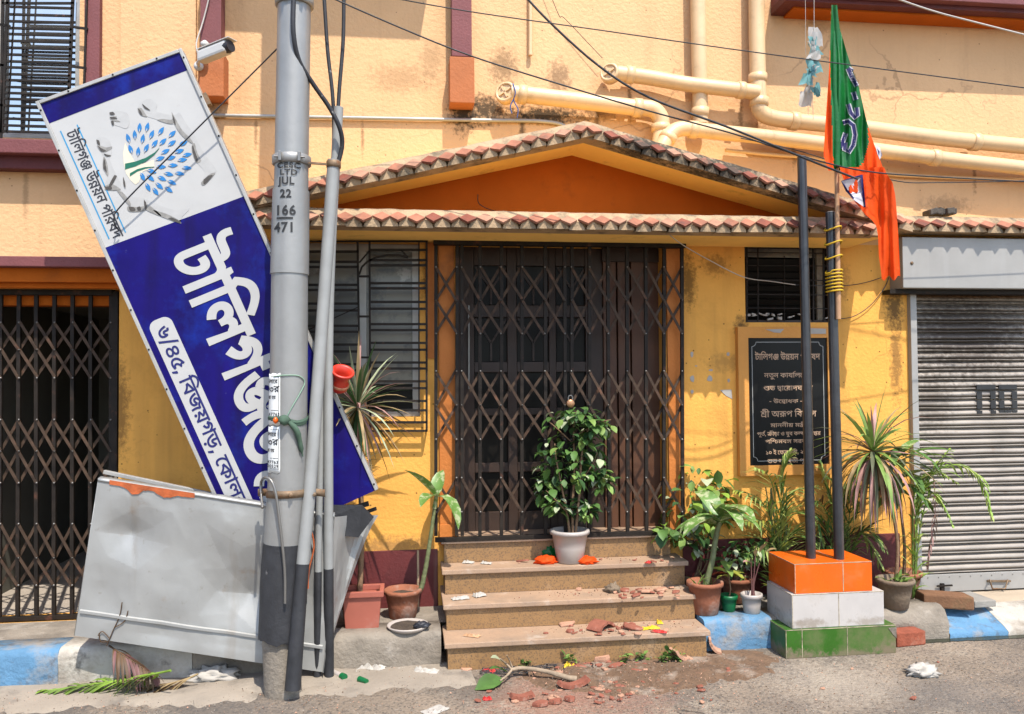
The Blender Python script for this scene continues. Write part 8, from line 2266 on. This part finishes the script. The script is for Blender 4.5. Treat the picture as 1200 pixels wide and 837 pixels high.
stem(t, [p + Vector((0, 0, .13)), W(1060, 640, p.y), W(1056, 600, p.y), W(1052, 560, p.y)], [.012, .008])
mb = MB(); rr = random.Random(6)
hd = W(1052, 545, p.y - .06)
for k in range(24):
    a = k * 2.4
    leaf(mb, hd + Vector((rr.uniform(-.08, .08), rr.uniform(-.05, .05), rr.uniform(-.22, .12))), (math.cos(a), math.sin(a) * .6 - .2, rr.uniform(-.5, .9)), rr.uniform(.26, .42), rr.uniform(.06, .085), rr.uniform(.5, 1.2), rr.choice([0, 0, 1]), fold=.3, prof=(.25, .8, 1, .85, .55, .05))
mb.build('leaves', [LEAF['mid'], LEAF['variegated']], t)
# arching palm fronds reaching across the shutter
yb4 = -.30
base = Vector((W(1068, 700, yb4).x, yb4, PAV - .005))
t = thing('palm_plant', 'arching palm with bright green fronds reaching out across the steel shutter', 'palm', base)
mb = MB()
for s_, (pts, nl, ll) in enumerate(([[(1072, 690), (1074, 600), (1088, 560), (1118, 545), (1148, 560), (1162, 604)], 30, .21], [[(1072, 690), (1075, 610), (1086, 570), (1098, 545), (1112, 528)], 22, .19], [[(1072, 690), (1078, 620), (1090, 580), (1104, 590), (1116, 615)], 16, .12], [[(1070, 690), (1070, 600), (1076, 565), (1096, 552), (1120, 565)], 18, .14])):
    frond(mb, [base] + [W(u, v, yb4 - .05 - .02 * i) for i, (u, v) in enumerate(pts)], nl, ll, .014, 0, .006, [0, 1, 1, 2], .7, 70 + s_, .9)
mb.build('fronds', [LEAF['frond'], LEAF['lime'], LEAF['frondlight']], t)
mb = MB()
frond(mb, [W(1094, 560, yb4), W(1096, 590, yb4 - .02), W(1094, 620, yb4 - .03), W(1088, 652, yb4 - .02), W(1086, 668, yb4)], 14, .09, .010, 0, .004, [0, 0, 1], .5, 91, 1.4)
mb.build('dry_frond', [LEAF['pink'], LEAF['brown']], t)

# ------------------------------------------------------------------ broken tiles, scraps and weeds
def shard(u, v, z, w, h, th, mm, seed, tilt=.15, yaw=None, curve=0.0):
    """irregular potsherd; w across, h deep (metres), lying at photograph pixel (u, v) on Z = z"""
    rr = random.Random(seed)
    c = G(u, v, z)
    n = rr.randint(5, 7)
    yaw = rr.uniform(-.6, .6) if yaw is None else yaw
    base = Matrix.Rotation(yaw, 3, 'Z') @ Matrix.Rotation(rr.uniform(-1, 1) * tilt, 3, 'X') @ Matrix.Rotation(rr.uniform(-1, 1) * tilt, 3, 'Y')
    top = []
    for k in range(n):
        a = 2 * math.pi * (k + rr.uniform(-.25, .25)) / n
        q = rr.uniform(.72, 1.1)
        top.append(Vector((math.cos(a) * w / 2 * q, math.sin(a) * h / 2 * q, 0)))
    mb = MB()
    rings = []
    for (s, zz) in ((1.0, 0), (1.02, th * .5), (.9, th)):
        rings.append([base @ Vector((p.x * s, p.y * s, zz + curve * (1 - (2 * p.x * s / w) ** 2))) for p in top])
    low = min(p.z for r in rings for p in r)
    rings = [[c + p - Vector((0, 0, low - .001)) for p in r] for r in rings]
    mb.face(list(reversed(rings[0]))); mb.face(rings[2])
    for a, b in zip(rings, rings[1:]):
        for k in range(n):
            j = (k + 1) % n
            mb.face([a[k], a[j], b[j], b[k]])
    return mb


def curved_tile(u, v, z, L, r, th, arc, seed, yaw, roll, mm, up=True):
    """piece of half-round roof tile"""
    rr = random.Random(seed)
    c = G(u, v, z)
    M3 = Matrix.Rotation(yaw, 3, 'Z') @ Matrix.Rotation(roll, 3, 'Y')
    mb = MB()
    na, nl = 12, 6
    outer, inner = [], []
    for i in range(nl + 1):
        ro, ri = [], []
        for k in range(na + 1):
            a = -arc / 2 + arc * k / na
            jag = .10 * L * noise.noise(Vector((k * .5, seed, 1))) * (1 if i in (0, nl) else 0)
            y = L * (i / nl - .5) + jag
            s = 1 if up else -1
            ro.append(M3 @ Vector((math.sin(a) * r, y, s * math.cos(a) * r)))
            ri.append(M3 @ Vector((math.sin(a) * (r - th), y, s * math.cos(a) * (r - th))))
        outer.append(ro); inner.append(ri)
    low = min(p.z for g in (outer, inner) for row in g for p in row)
    sh_ = c - Vector((0, 0, low - .001))
    outer = [[p + sh_ for p in row] for row in outer]; inner = [[p + sh_ for p in row] for row in inner]
    mb.grid(outer); mb.grid([list(reversed(r_)) for r_ in inner])
    for k in range(na):
        for i in (0, nl):
            mb.face([outer[i][k], outer[i][k + 1], inner[i][k + 1], inner[i][k]])
    for i in range(nl):
        for k in (0, na):
            mb.face([outer[i][k], outer[i + 1][k], inner[i + 1][k], inner[i][k]])
    return mb


Z1, Z2, Z3 = tops[0][3], tops[1][3], tops[2][3]
tag(curved_tile(704, 737, Z1, .10, .115, .016, 1.7, 1, .75, .0, 'clayred').build('broken_tile', M['clayred']), 'large curved broken roof tile arching over the bottom tread', 'broken tile')
tag(curved_tile(803, 772, 0, .12, .11, .016, 1.35, 2, .25, .5, 'claypink', False).build('broken_tile', M['claypink']), 'curved broken roof tile lying hollow side up on the ground at the right', 'broken tile')
tag(curved_tile(847, 765, 0, .10, .085, .014, 1.5, 3, -.3, .9, 'claypink', False).build('broken_tile', M['claypink']), 'curved broken tile leaning against the right end of the bottom step', 'broken tile')
tag(curved_tile(671, 806, 0, .05, .16, .022, 1.25, 4, .2, -.05, 'clayred', False).build('broken_tile', M['clayred']), 'thick curved rim of broken tile lying before the dirt, just right of centre', 'broken tile')
tag(curved_tile(612, 820, 0, .045, .14, .022, 1.0, 5, .15, .0, 'clayred', False).build('broken_tile', M['clayred']), 'thick curved rim of broken tile nearest the bottom left of the shards', 'broken tile')
for k, (u, w) in enumerate(((634, .09), (652, .08), (668, .06))):
    mb = shard(u, 828 - k * 3, 0, w, .05, .022, 0, 60 + k, .1, .1)
    tag(mb.build('broken_tile', M['clayred']), ['thick broken tile piece at the left of the row of three by the bottom edge', 'thick broken tile piece in the middle of the row of three by the bottom edge', 'smaller broken tile piece at the right of the row of three by the bottom edge'][k], 'broken tile')
named = [  # u, v, z, w, h, th, mat, label
    (706, 776, 0, .12, .09, .05, 'claypink', 'pointed pale clay shard standing against the foot of the bottom step'),
    (547, 785, 0, .09, .07, .014, 'claypink', 'flat pale clay shard on the road at the left corner of the bottom step'),
    (655, 789, 0, .085, .05, .014, 'claypink', 'pale clay shard beside the thick end of the fallen cutting'),
    (727, 806, 0, .09, .04, .014, 'clayred', 'red clay shard alone on the dirt, right of the thick rim'),
    (665, 733, Z1, .13, .07, .02, 'claypink', 'flat pale shard left of the arched tile on the bottom tread'),
    (741, 738, Z1, .14, .07, .018, 'clayred', 'broad red shard right of the arched tile on the bottom tread'),
    (668, 741, Z1, .06, .05, .022, 'clayred', 'small dark red shard at the left end of the bottom tread debris'),
    (747, 744, Z1, .06, .03, .012, 'claypink', 'small pale shard at the edge of the bottom tread'),
    (757, 695, Z2, .13, .09, .022, 'claypink', 'largest pale clay shard in the heap on the second tread'),
    (774, 693, Z2, .10, .07, .02, 'claypink', 'pale shard at the right of the largest one in the second tread heap'),
    (732, 693, Z2, .08, .06, .018, 'clayred', 'red shard beside the grey crumpled lump on the second tread'),
    (745, 699, Z2, .09, .05, .014, 'clayred', 'dark red shard at the front of the second tread heap'),
    (678, 692, Z2, .055, .04, .02, 'claypink', 'single small pink shard in the middle of the second tread'),
    (792, 695, Z2, .07, .05, .014, 'clayred', 'red shard at the right end of the second tread'),
    (560, 658, Z3, .06, .04, .012, 'clayred', 'red clay shard at the left of the top tread'),
    (612, 659, Z3, .09, .03, .014, 'clayred', 'narrow brown shard on the top tread left of the orange cloth'),
    (722, 782, 0, .10, .05, .016, 'clayred', 'long red shard lying below the pointed shard on the dirt'),
    (676, 783, 0, .12, .06, .018, 'clayred', 'broad red shard on the dirt beside the yellow scrap'),
    (703, 809, 0, .07, .045, .014, 'claypink', 'pale clay shard on the dirt between the thick rim and the lone red shard'),
    (745, 787, 0, .08, .035, .012, 'clayred', 'thin red shard on the dirt left of the hollow curved tile'),
]
for k, (u, v, z, w, h, th, mm, lab) in enumerate(named):
    tag(shard(u, v, z, w, h, th * .7, mm, 100 + k, .16).build('clay_shard', M[mm]), lab, 'clay shard')
# many small chips
rr = random.Random(77)
chips = []
for k in range(90):
    u = rr.gauss(700, 62)
    v = rr.uniform(776, 826)
    if 540 < u < 890:
        chips.append((u, v, 0))
for k in range(26):
    chips.append((rr.gauss(725, 40), rr.uniform(733, 745), Z1))
for k in range(26):
    chips.append((rr.gauss(760, 26), rr.uniform(690, 703), Z2))
for k in range(14):
    chips.append((rr.uniform(535, 800), rr.uniform(656, 664), Z3))
for k in range(5):
    chips.append((rr.uniform(540, 1180), rr.uniform(775, 832), 0))
WHERE = {0: 'on the dirt and road in front of the steps', Z1: 'on the bottom tread', Z2: 'on the second tread', Z3: 'on the top tread'}
for k, (u, v, z) in enumerate(chips):
    if z and not (525 < u < (795 if z == Z3 else 808)):
        continue
    s = rr.uniform(.010, .034)
    mm = rr.choice(['clayred', 'clayred', 'claypink'])
    tag(shard(u, v, z, s * 1.5, s, s * .3, mm, 300 + k, .3).build('clay_chip', M[mm]), 'tiny broken clay chip ' + WHERE[z], 'clay chip', 'clay chips ' + WHERE[z])


def scrap(name, label, u, v, z, w, h, mm, seed, lift=.02, cat=None):
    """small crumpled scrap of paper, plastic or petal"""
    rr = random.Random(seed)
    c = G(u, v, z)
    yaw = Matrix.Rotation(rr.uniform(-.8, .8), 3, 'Z')
    mb = MB()
    rows = []
    for j in range(7):
        row = []
        for i in range(9):
            x, y = (i / 8 - .5) * w, (j / 6 - .5) * h
            k_ = 1 - .25 * abs(noise.noise(Vector((i * .7, j * .7, seed))))
            zz = lift * (.15 + abs(noise.noise(Vector((i * .55 + seed, j * .6, 2)))) * 1.3) * (1 if 0 < i < 8 and 0 < j < 6 else .3)
            row.append(c + yaw @ Vector((x * k_, y * k_, zz + .002)))
        rows.append(row)
    mb.grid(rows, 0, lift > .05)
    return tag(mb.build(name, M[mm] if isinstance(mm, str) else mm), label, cat or 'scrap')


lump('crumpled_paper', 'crumpled white paper lying alone on the road at the right', 1080, 791, 0, .085, .055, .035, 'paper', 1, 'paper', .75)
scrap('paper_scrap', 'flat white paper scrap on the road at the bottom edge, left of the clay rims', 510, 833, 0, .14, .09, 'paper', 2, .012, 'paper')
scrap('paper_scrap', 'torn white paper on the road before the bare kerb left of the steps', 500, 788, 0, .16, .08, 'paper', 3, .03, 'paper')
scrap('paper_scrap', 'dirty white paper on the road below the planter box', 436, 784, 0, .17, .07, 'paper', 4, .04, 'paper')
scrap('paper_scrap', 'white paper scrap at the left end of the second tread', 540, 702, Z2, .12, .06, 'paper', 5, .02, 'paper')
scrap('paper_scrap', 'white shred on the second tread right of the left end scrap', 562, 699, Z2, .09, .06, 'paper', 6, .03, 'paper')
scrap('paper_scrap', 'white and red scrap at the left of the top tread', 549, 660, Z3, .08, .05, 'paper', 7, .02, 'paper')
scrap('paper_scrap', 'pale scrap on the top tread beside the red shard', 570, 661, Z3, .08, .04, 'paper', 8, .02, 'paper')
lump('crumpled_lump', 'grey crumpled lump of soiled cloth on the second tread', 718, 694, Z2, .045, .04, .036, 'greypot', 9, 'cloth', .6)
scrap('yellow_scrap', 'bright yellow scrap on the bottom tread', 762, 737, Z1, .12, .05, 'yellowbit', 10, .02, 'scrap')
scrap('yellow_scrap', 'bright yellow scrap on the ground behind the fallen cutting', 667, 782, 0, .10, .07, 'yellowbit', 11, .03, 'scrap')
scrap('yellow_scrap', 'tiny yellow flower head at the back of the bottom tread', 773, 731, Z1, .04, .04, 'yellowbit', 12, .03, 'scrap')
scrap('red_scrap', 'red scrap right of the yellow one on the bottom tread', 773, 741, Z1, .09, .05, 'redbit', 13, .02, 'scrap')
scrap('red_scrap', 'red scrap on the black netting left of the cutting', 574, 787, 0, .08, .05, 'redbit', 14, .02, 'scrap')
scrap('red_scrap', 'red scrap on the top tread at the right', 760, 660, Z3, .05, .04, 'redbit', 15, .02, 'scrap')
scrap('red_scrap', 'red and white scrap beside the yellow one on the ground', 650, 777, 0, .10, .06, 'redbit', 16, .04, 'scrap')
scrap('red_scrap', 'small red scrap alone on the road left of the thick rims', 571, 820, 0, .05, .04, 'redbit', 17, .02, 'scrap')
scrap('dry_petal', 'dry orange petal on the bottom tread near its left end', 553, 746, Z1, .11, .04, 'bamboo', 18, .02, 'petal')
lump('plastic_bag', 'white plastic bag caught under the bottom edge of the dented cabinet', 250, 797, 0, .12, .06, .05, 'paper', 19, 'plastic bag', .7)
for k in range(14):
    u, v = rr.uniform(405, 520), rr.uniform(782, 796)
    scrap('paper_scrap', 'tiny white litter fleck along the foot of the bare kerb', u, v, 0, rr.uniform(.02, .05), .02, 'paper', 40 + k, .01, 'paper').__setitem__('group', 'litter flecks along the bare kerb')

# black netting, fallen cutting
nb = MB()
y0_ = G(600, 776, 0).y
for i in range(16):
    pts = [G(566 + i * 8.5 + rr.uniform(-2, 2), 773 + 1.3 * j + rr.uniform(-.6, .6), .006 + .012 * abs(noise.noise(Vector((i * .5, j * .5, 4))))) for j in range(14 - abs(i - 7) // 2)]
    nb.tube(pts, .0028, 4)
for j in range(11):
    pts = [G(563 + i * 7 + rr.uniform(-1, 1), 774 + 1.6 * j + rr.uniform(-.8, .8), .006 + .012 * abs(noise.noise(Vector((i * .5, j * .5, 4))))) for i in range(18 - j)]
    nb.tube(pts, .0028, 4)
tag(nb.build('netting', M['cable']), 'scrap of black plastic netting at the foot of the bottom step', 'netting')
ct = thing('plant_cutting', 'uprooted plant cutting with thick pale stem and one large green leaf, lying before the steps', 'plant', G(630, 786, 0))
mb = MB(); mb.tube([G(600, 785, .05), G(612, 783, .05), G(640, 787, .045), G(664, 794, .03), G(676, 796, .025)], [.010, .012, .013, .016, .018], 8, sub=4); mb.tube([G(600, 785, .05), G(592, 777, .09), G(586, 772, .14)], [.008, .004], 6); mb.tube([G(600, 785, .05), G(594, 792, .04), G(586, 798, .03)], [.008, .005], 6); mb.tube([G(601, 784, .05), G(597, 774, .1), G(594, 768, .15)], [.006, .003], 6)
mb.build('stem', M['palestem'], ct)
mb = MB()
c = G(590, 796, .03)
leaf(mb, c, (-.9, -.35, .12), .18, .12, .35, 0, fold=.2, up=(0, -.4, 1))
leaf(mb, G(594, 788, .05), (-.5, -.2, .5), .12, .07, .6, 0)
leaf(mb, G(588, 776, .1), (-.4, -.3, .6), .10, .05, .6, 1)
mb.build('leaves', [LEAF['mid'], LEAF['pale']], ct)
# weeds along the step
for k, (u, v, s) in enumerate(((616, 776, .07), (668, 775, .08), (731, 772, .075), (752, 770, .08), (786, 770, .10), (776, 772, .07), (795, 769, .06))):
    mb = MB()
    c = G(u, v + 6, 0)
    for i in range(14):
        leaf(mb, c + Vector((rr.uniform(-.03, .03), rr.uniform(-.01, .02), rr.uniform(0, s * .7))), (rr.uniform(-1, 1), rr.uniform(-1, .2), rr.uniform(.2, 1)), s * rr.uniform(.4, .7), s * .32, .5, i % 2)
    lab = ['small weed sprouting at the step foot, leftmost of the row', 'small weed behind the yellow scrap on the ground', 'small weed sprouting right of the pointed shard', 'small weed behind the hollow curved tile', 'largest weed tuft, at the right of the step foot', 'low weed just left of the largest tuft', 'tiny weed at the right end of the weed row'][k]
    tag(mb.build('weed', [LEAF['mid'], LEAF['light']]), lab, 'weed')
# bottle necks by the kerb
for k, (u0, v0, u1, v1, lab) in enumerate(((386, 786, 404, 794, 'pale plastic tube with a green cap lying beside the conduit feet'), (421, 796, 430, 799, 'short green bottle neck lying right of the capped tube'))):
    bt = thing('bottle_neck' if k else 'capped_tube', lab, 'litter', G(u1, v1, 0))
    a, b = G(u0, v0, .018), G(u1, v1, .018)
    if k == 0:
        mb = MB(); mb.tube([a, a.lerp(b, .82)], .016, 12); mb.build('tube', M['whitepot'], bt)
        mb = MB(); mb.tube([a.lerp(b, .8), b], .020, 12); mb.build('cap', M['greenpot'], bt)
    else:
        mb = MB(); mb.tube([a, b], [.018, .014], 12); mb.build('neck', M['greenpot'], bt)
# fallen palm frond and dry fronds under the cabinet
fr_t = thing('fallen_frond', 'fallen green palm frond lying along the foot of the white painted kerb', 'palm frond', G(130, 805, 0))
mb = MB()
frond(mb, [G(200, 786, .16), G(180, 790, .12), G(140, 797, .06), G(95, 804, .03), G(48, 810, .015)], 30, .28, .020, 0, .007, [0, 0, 1], .55, 5, .7)
mb.build('leaflets', [LEAF['lime'], LEAF['frond']], fr_t)
fr_t = thing('fallen_frond', 'dry brown palm frond hanging from under the cabinet over the white kerb', 'palm frond', G(140, 790, 0))
mb = MB()
frond(mb, [W(128, 757, -.66), W(140, 765, -.72), W(160, 778, -.75), W(185, 795, -.78)], 18, .20, .016, 0, .006, [0, 0, 1], .7, 6, 1.3)
mb.build('leaflets', [LEAF['brown'], LEAF['purple']], fr_t)
fr_t = thing('fallen_frond', 'dry straw coloured frond on the road below the cabinet, left of the plastic bag', 'palm frond', G(200, 800, 0))
mb = MB()
frond(mb, [G(232, 790, .08), G(215, 797, .05), G(190, 803, .03), G(168, 806, .02)], 16, .16, .014, 0, .006, [0, 1], .5, 7, .7)
mb.build('leaflets', [LEAF['straw'], LEAF['brown']], fr_t)
# loose stones on the right
p = G(1068, 758, 0)
mb = MB(); mb.obox(p + Vector((0, .06, .045)), (.105, .012, 0), (-.006, .055, 0), (0, 0, .044)); tag(mb.build('brick', M['brick'], bevel=.008), 'red brick lying in the gutter right of the green tier', 'brick')
p = G(1112, 714, .15)
mb = MB(); mb.obox(p + Vector((0, .05, .05)), (.16, -.03, -.01), (.01, .07, 0), (0, 0, .045)); tag(mb.build('stone_block', M['brownslab'], bevel=.012), 'brown mossy stone block lying before the shutter latch', 'stone block')
p = G(1146, 711, .15)
mb = MB(); mb.obox(p + Vector((0, .05, .035)), (.10, .03, -.008), (-.035, .08, .012), (0, 0, .022)); tag(mb.build('stone_slab', M['slab'], bevel=.006), 'flat grey stone slab leaning beside the brown block before the shutter', 'stone slab')
# dirt spread in front of the steps, dust apron along the kerbs, grit
mb = MB()
rows = []
for j in range(22):
    row = []
    for i in range(121):
        s, t = i / 120, j / 21
        u = 560 + 400 * s
        wob = 8 * noise.noise(Vector((s * 7, t * 3, 2))) + 5 * noise.noise(Vector((s * 26, t * 4, 6)))
        v = 764 + (826 - 764) * t * (.55 + .45 * math.sin(math.pi * min(1, s * 1.15 + .05))) + wob * t
        edge = min(1, 4 * s, 4 * (1 - s), 3 * (1 - t) + .02)
        p = G(u, v, 0)
        p.z = -.012 + edge * (.022 + .016 * noise.noise(p * 7) + .007 * noise.noise(p * 30))
        row.append(p)
    rows.append(row)
mb.grid(rows)
mb.build('dirt', M['dirt'], kind='structure')
apron = mat('pale_dusty_concrete', (.235, .195, .15), .92, var=.14, vscale=3, bump=.6, bscale=50, stain=[((.10, .085, .07), 3.4, .52, .68, .7)])
for sd, (ua_, ub_, vmid) in enumerate(((-250, 330, 806), (330, 560, 801)  )):
    mb = MB()
    rows = []
    for j in range(12):
        row = []
        for i in range(161):
            s, t = i / 160, j / 11
            x = fx(ua_, vmid, KY) + (fx(ub_, vmid, KY) - fx(ua_, vmid, KY)) * s
            y = KY + .02 - (.42 + .16 * noise.noise(Vector((x * 1.3, sd, 1))) + .09 * noise.noise(Vector((x * 5, sd, 3))) + .06 * noise.noise(Vector((x * 17, sd, 4)))) * t
            edge = min(1, 5 * (1 - t) + .01, 14 * s, 14 * (1 - s))
            row.append(Vector((x, y, -.008 + edge * (.017 + .008 * noise.noise(Vector((x * 4, y * 4, 2)))))))
        rows.append(row)
    mb.grid(rows)
    mb.build('pavement_apron', apron, kind='structure')
# wet gutter along the ramped kerb
mb = MB()
rows = []
for i in range(81):
    x = fx(1052, 758, KY) + (fx(1420, 750, KY) - fx(1052, 758, KY)) * i / 80
    w_ = .045 + .03 * noise.noise(Vector((x * 5, 1, 1))) + .02 * noise.noise(Vector((x * 19, 2, 1)))
    rows.append([Vector((x, KY + .02, .004)), Vector((x, KY - .02 - w_, .004))])
mb.grid(rows)
mb.build('gutter', mat('wet_green_gutter', (.025, .028, .016), .25, var=.4, vscale=9, spec=.4), kind='structure')
# raised concrete round the pole foot
mb = MB()
cpt = G(345, 803, 0)
rows = []
for j in range(9):
    row = []
    for i in range(33):
        a = 2 * math.pi * i / 32
        r_ = (.30 + .06 * noise.noise(Vector((math.cos(a) * 2, math.sin(a) * 2, 5)))) * j / 8
        row.append(Vector((cpt.x + math.cos(a) * r_ * 1.5, cpt.y + .10 + math.sin(a) * r_ * .8, -.006 + .035 * (1 - (j / 8) ** 2) + .006 * noise.noise(Vector((math.cos(a) * j, math.sin(a) * j, 1))))))
    rows.append(row)
mb.grid(rows)
mb.build('pavement_apron', apron, kind='structure')
mb = MB()
for k in range(4200):
    if k < 1800:
        u, v = rr.gauss(720, 90), rr.uniform(768, 834)
    else:
        u, v = rr.uniform(0, 1200), rr.uniform(770, 836)
        if u < 400:
            v = rr.uniform(800, 836)
    p = G(u, v, .008 + (.012 if 600 < u < 900 else 0))
    s = rr.uniform(.0018, .007)
    q = [p + Vector((rr.uniform(-1, 1) * s, rr.uniform(-1, 1) * s, 0)) for _ in range(3)]
    t_ = p + Vector((rr.uniform(-.4, .4) * s, rr.uniform(-.4, .4) * s, s * .9))
    m = rr.choice([0, 0, 1, 2])
    for a in range(3):
        mb.face([q[a], q[(a + 1) % 3], t_], m)
o = mb.build('grit', [M['dirt'], M['concrete'], M['claypink']], kind='stuff')
tag(o, 'loose grit and crumbs scattered over the road and dirt', 'grit')
for zt_, y_a, n_ in ((Z1, tops[0][2], 130), (Z2, tops[1][2], 120), (Z3, tops[2][2], 60)):
    mb = MB()
    for k in range(n_):
        xg = fx(rr.gauss(735, 50), 720, y_a)
        p = Vector((min(tops[0][1] - .05, max(tops[0][0] + .05, xg)), y_a + rr.uniform(.06, .22), zt_))
        s = rr.uniform(.003, .009)
        q = [p + Vector((rr.uniform(-1, 1) * s, rr.uniform(-1, 1) * s, 0)) for _ in range(3)]
        t_ = p + Vector((0, 0, s))
        for a in range(3):
            mb.face([q[a], q[(a + 1) % 3], t_], k % 2)
    tag(mb.build('grit', [M['dirt'], M['clayred']], kind='stuff'), 'crumbs of tile and earth strewn on the ' + {Z1: 'bottom', Z2: 'second', Z3: 'top'}[zt_] + ' tread of the steps', 'grit')

# repeats of one kind carry one group phrase
GROUPS = {'conduit_pipe': 'conduit pipes on the pole and the wall', 'drain_pipe': 'cream drain pipes on the upper wall', 'overhead_wire': 'wires strung across the facade', 'flyer': 'flyers on the street pole',
          'flag_post': 'flag posts on the tiled pedestal', 'folding_gate': 'folding lattice gates', 'clay_shard': 'clay shards on the steps and ground', 'broken_tile': 'broken roof tiles on the steps and ground',
          'paper_scrap': 'white paper scraps on road, steps and wall', 'weed': 'weeds at the foot of the steps', 'potted_plant': 'potted plants along the wall', 'palm_plant': 'palms along the wall',
          'fallen_frond': 'fallen palm fronds by the kerb', 'yellow_scrap': 'yellow scraps among the debris', 'red_scrap': 'red scraps among the debris', 'cable': 'cables running down the street pole', 'cloth': 'cloths under the white pot'}
for o in scene.objects:
    k = o.name.split('.')[0]
    if o.parent is None and k in GROUPS and 'group' not in o:
        o['group'] = GROUPS[k]
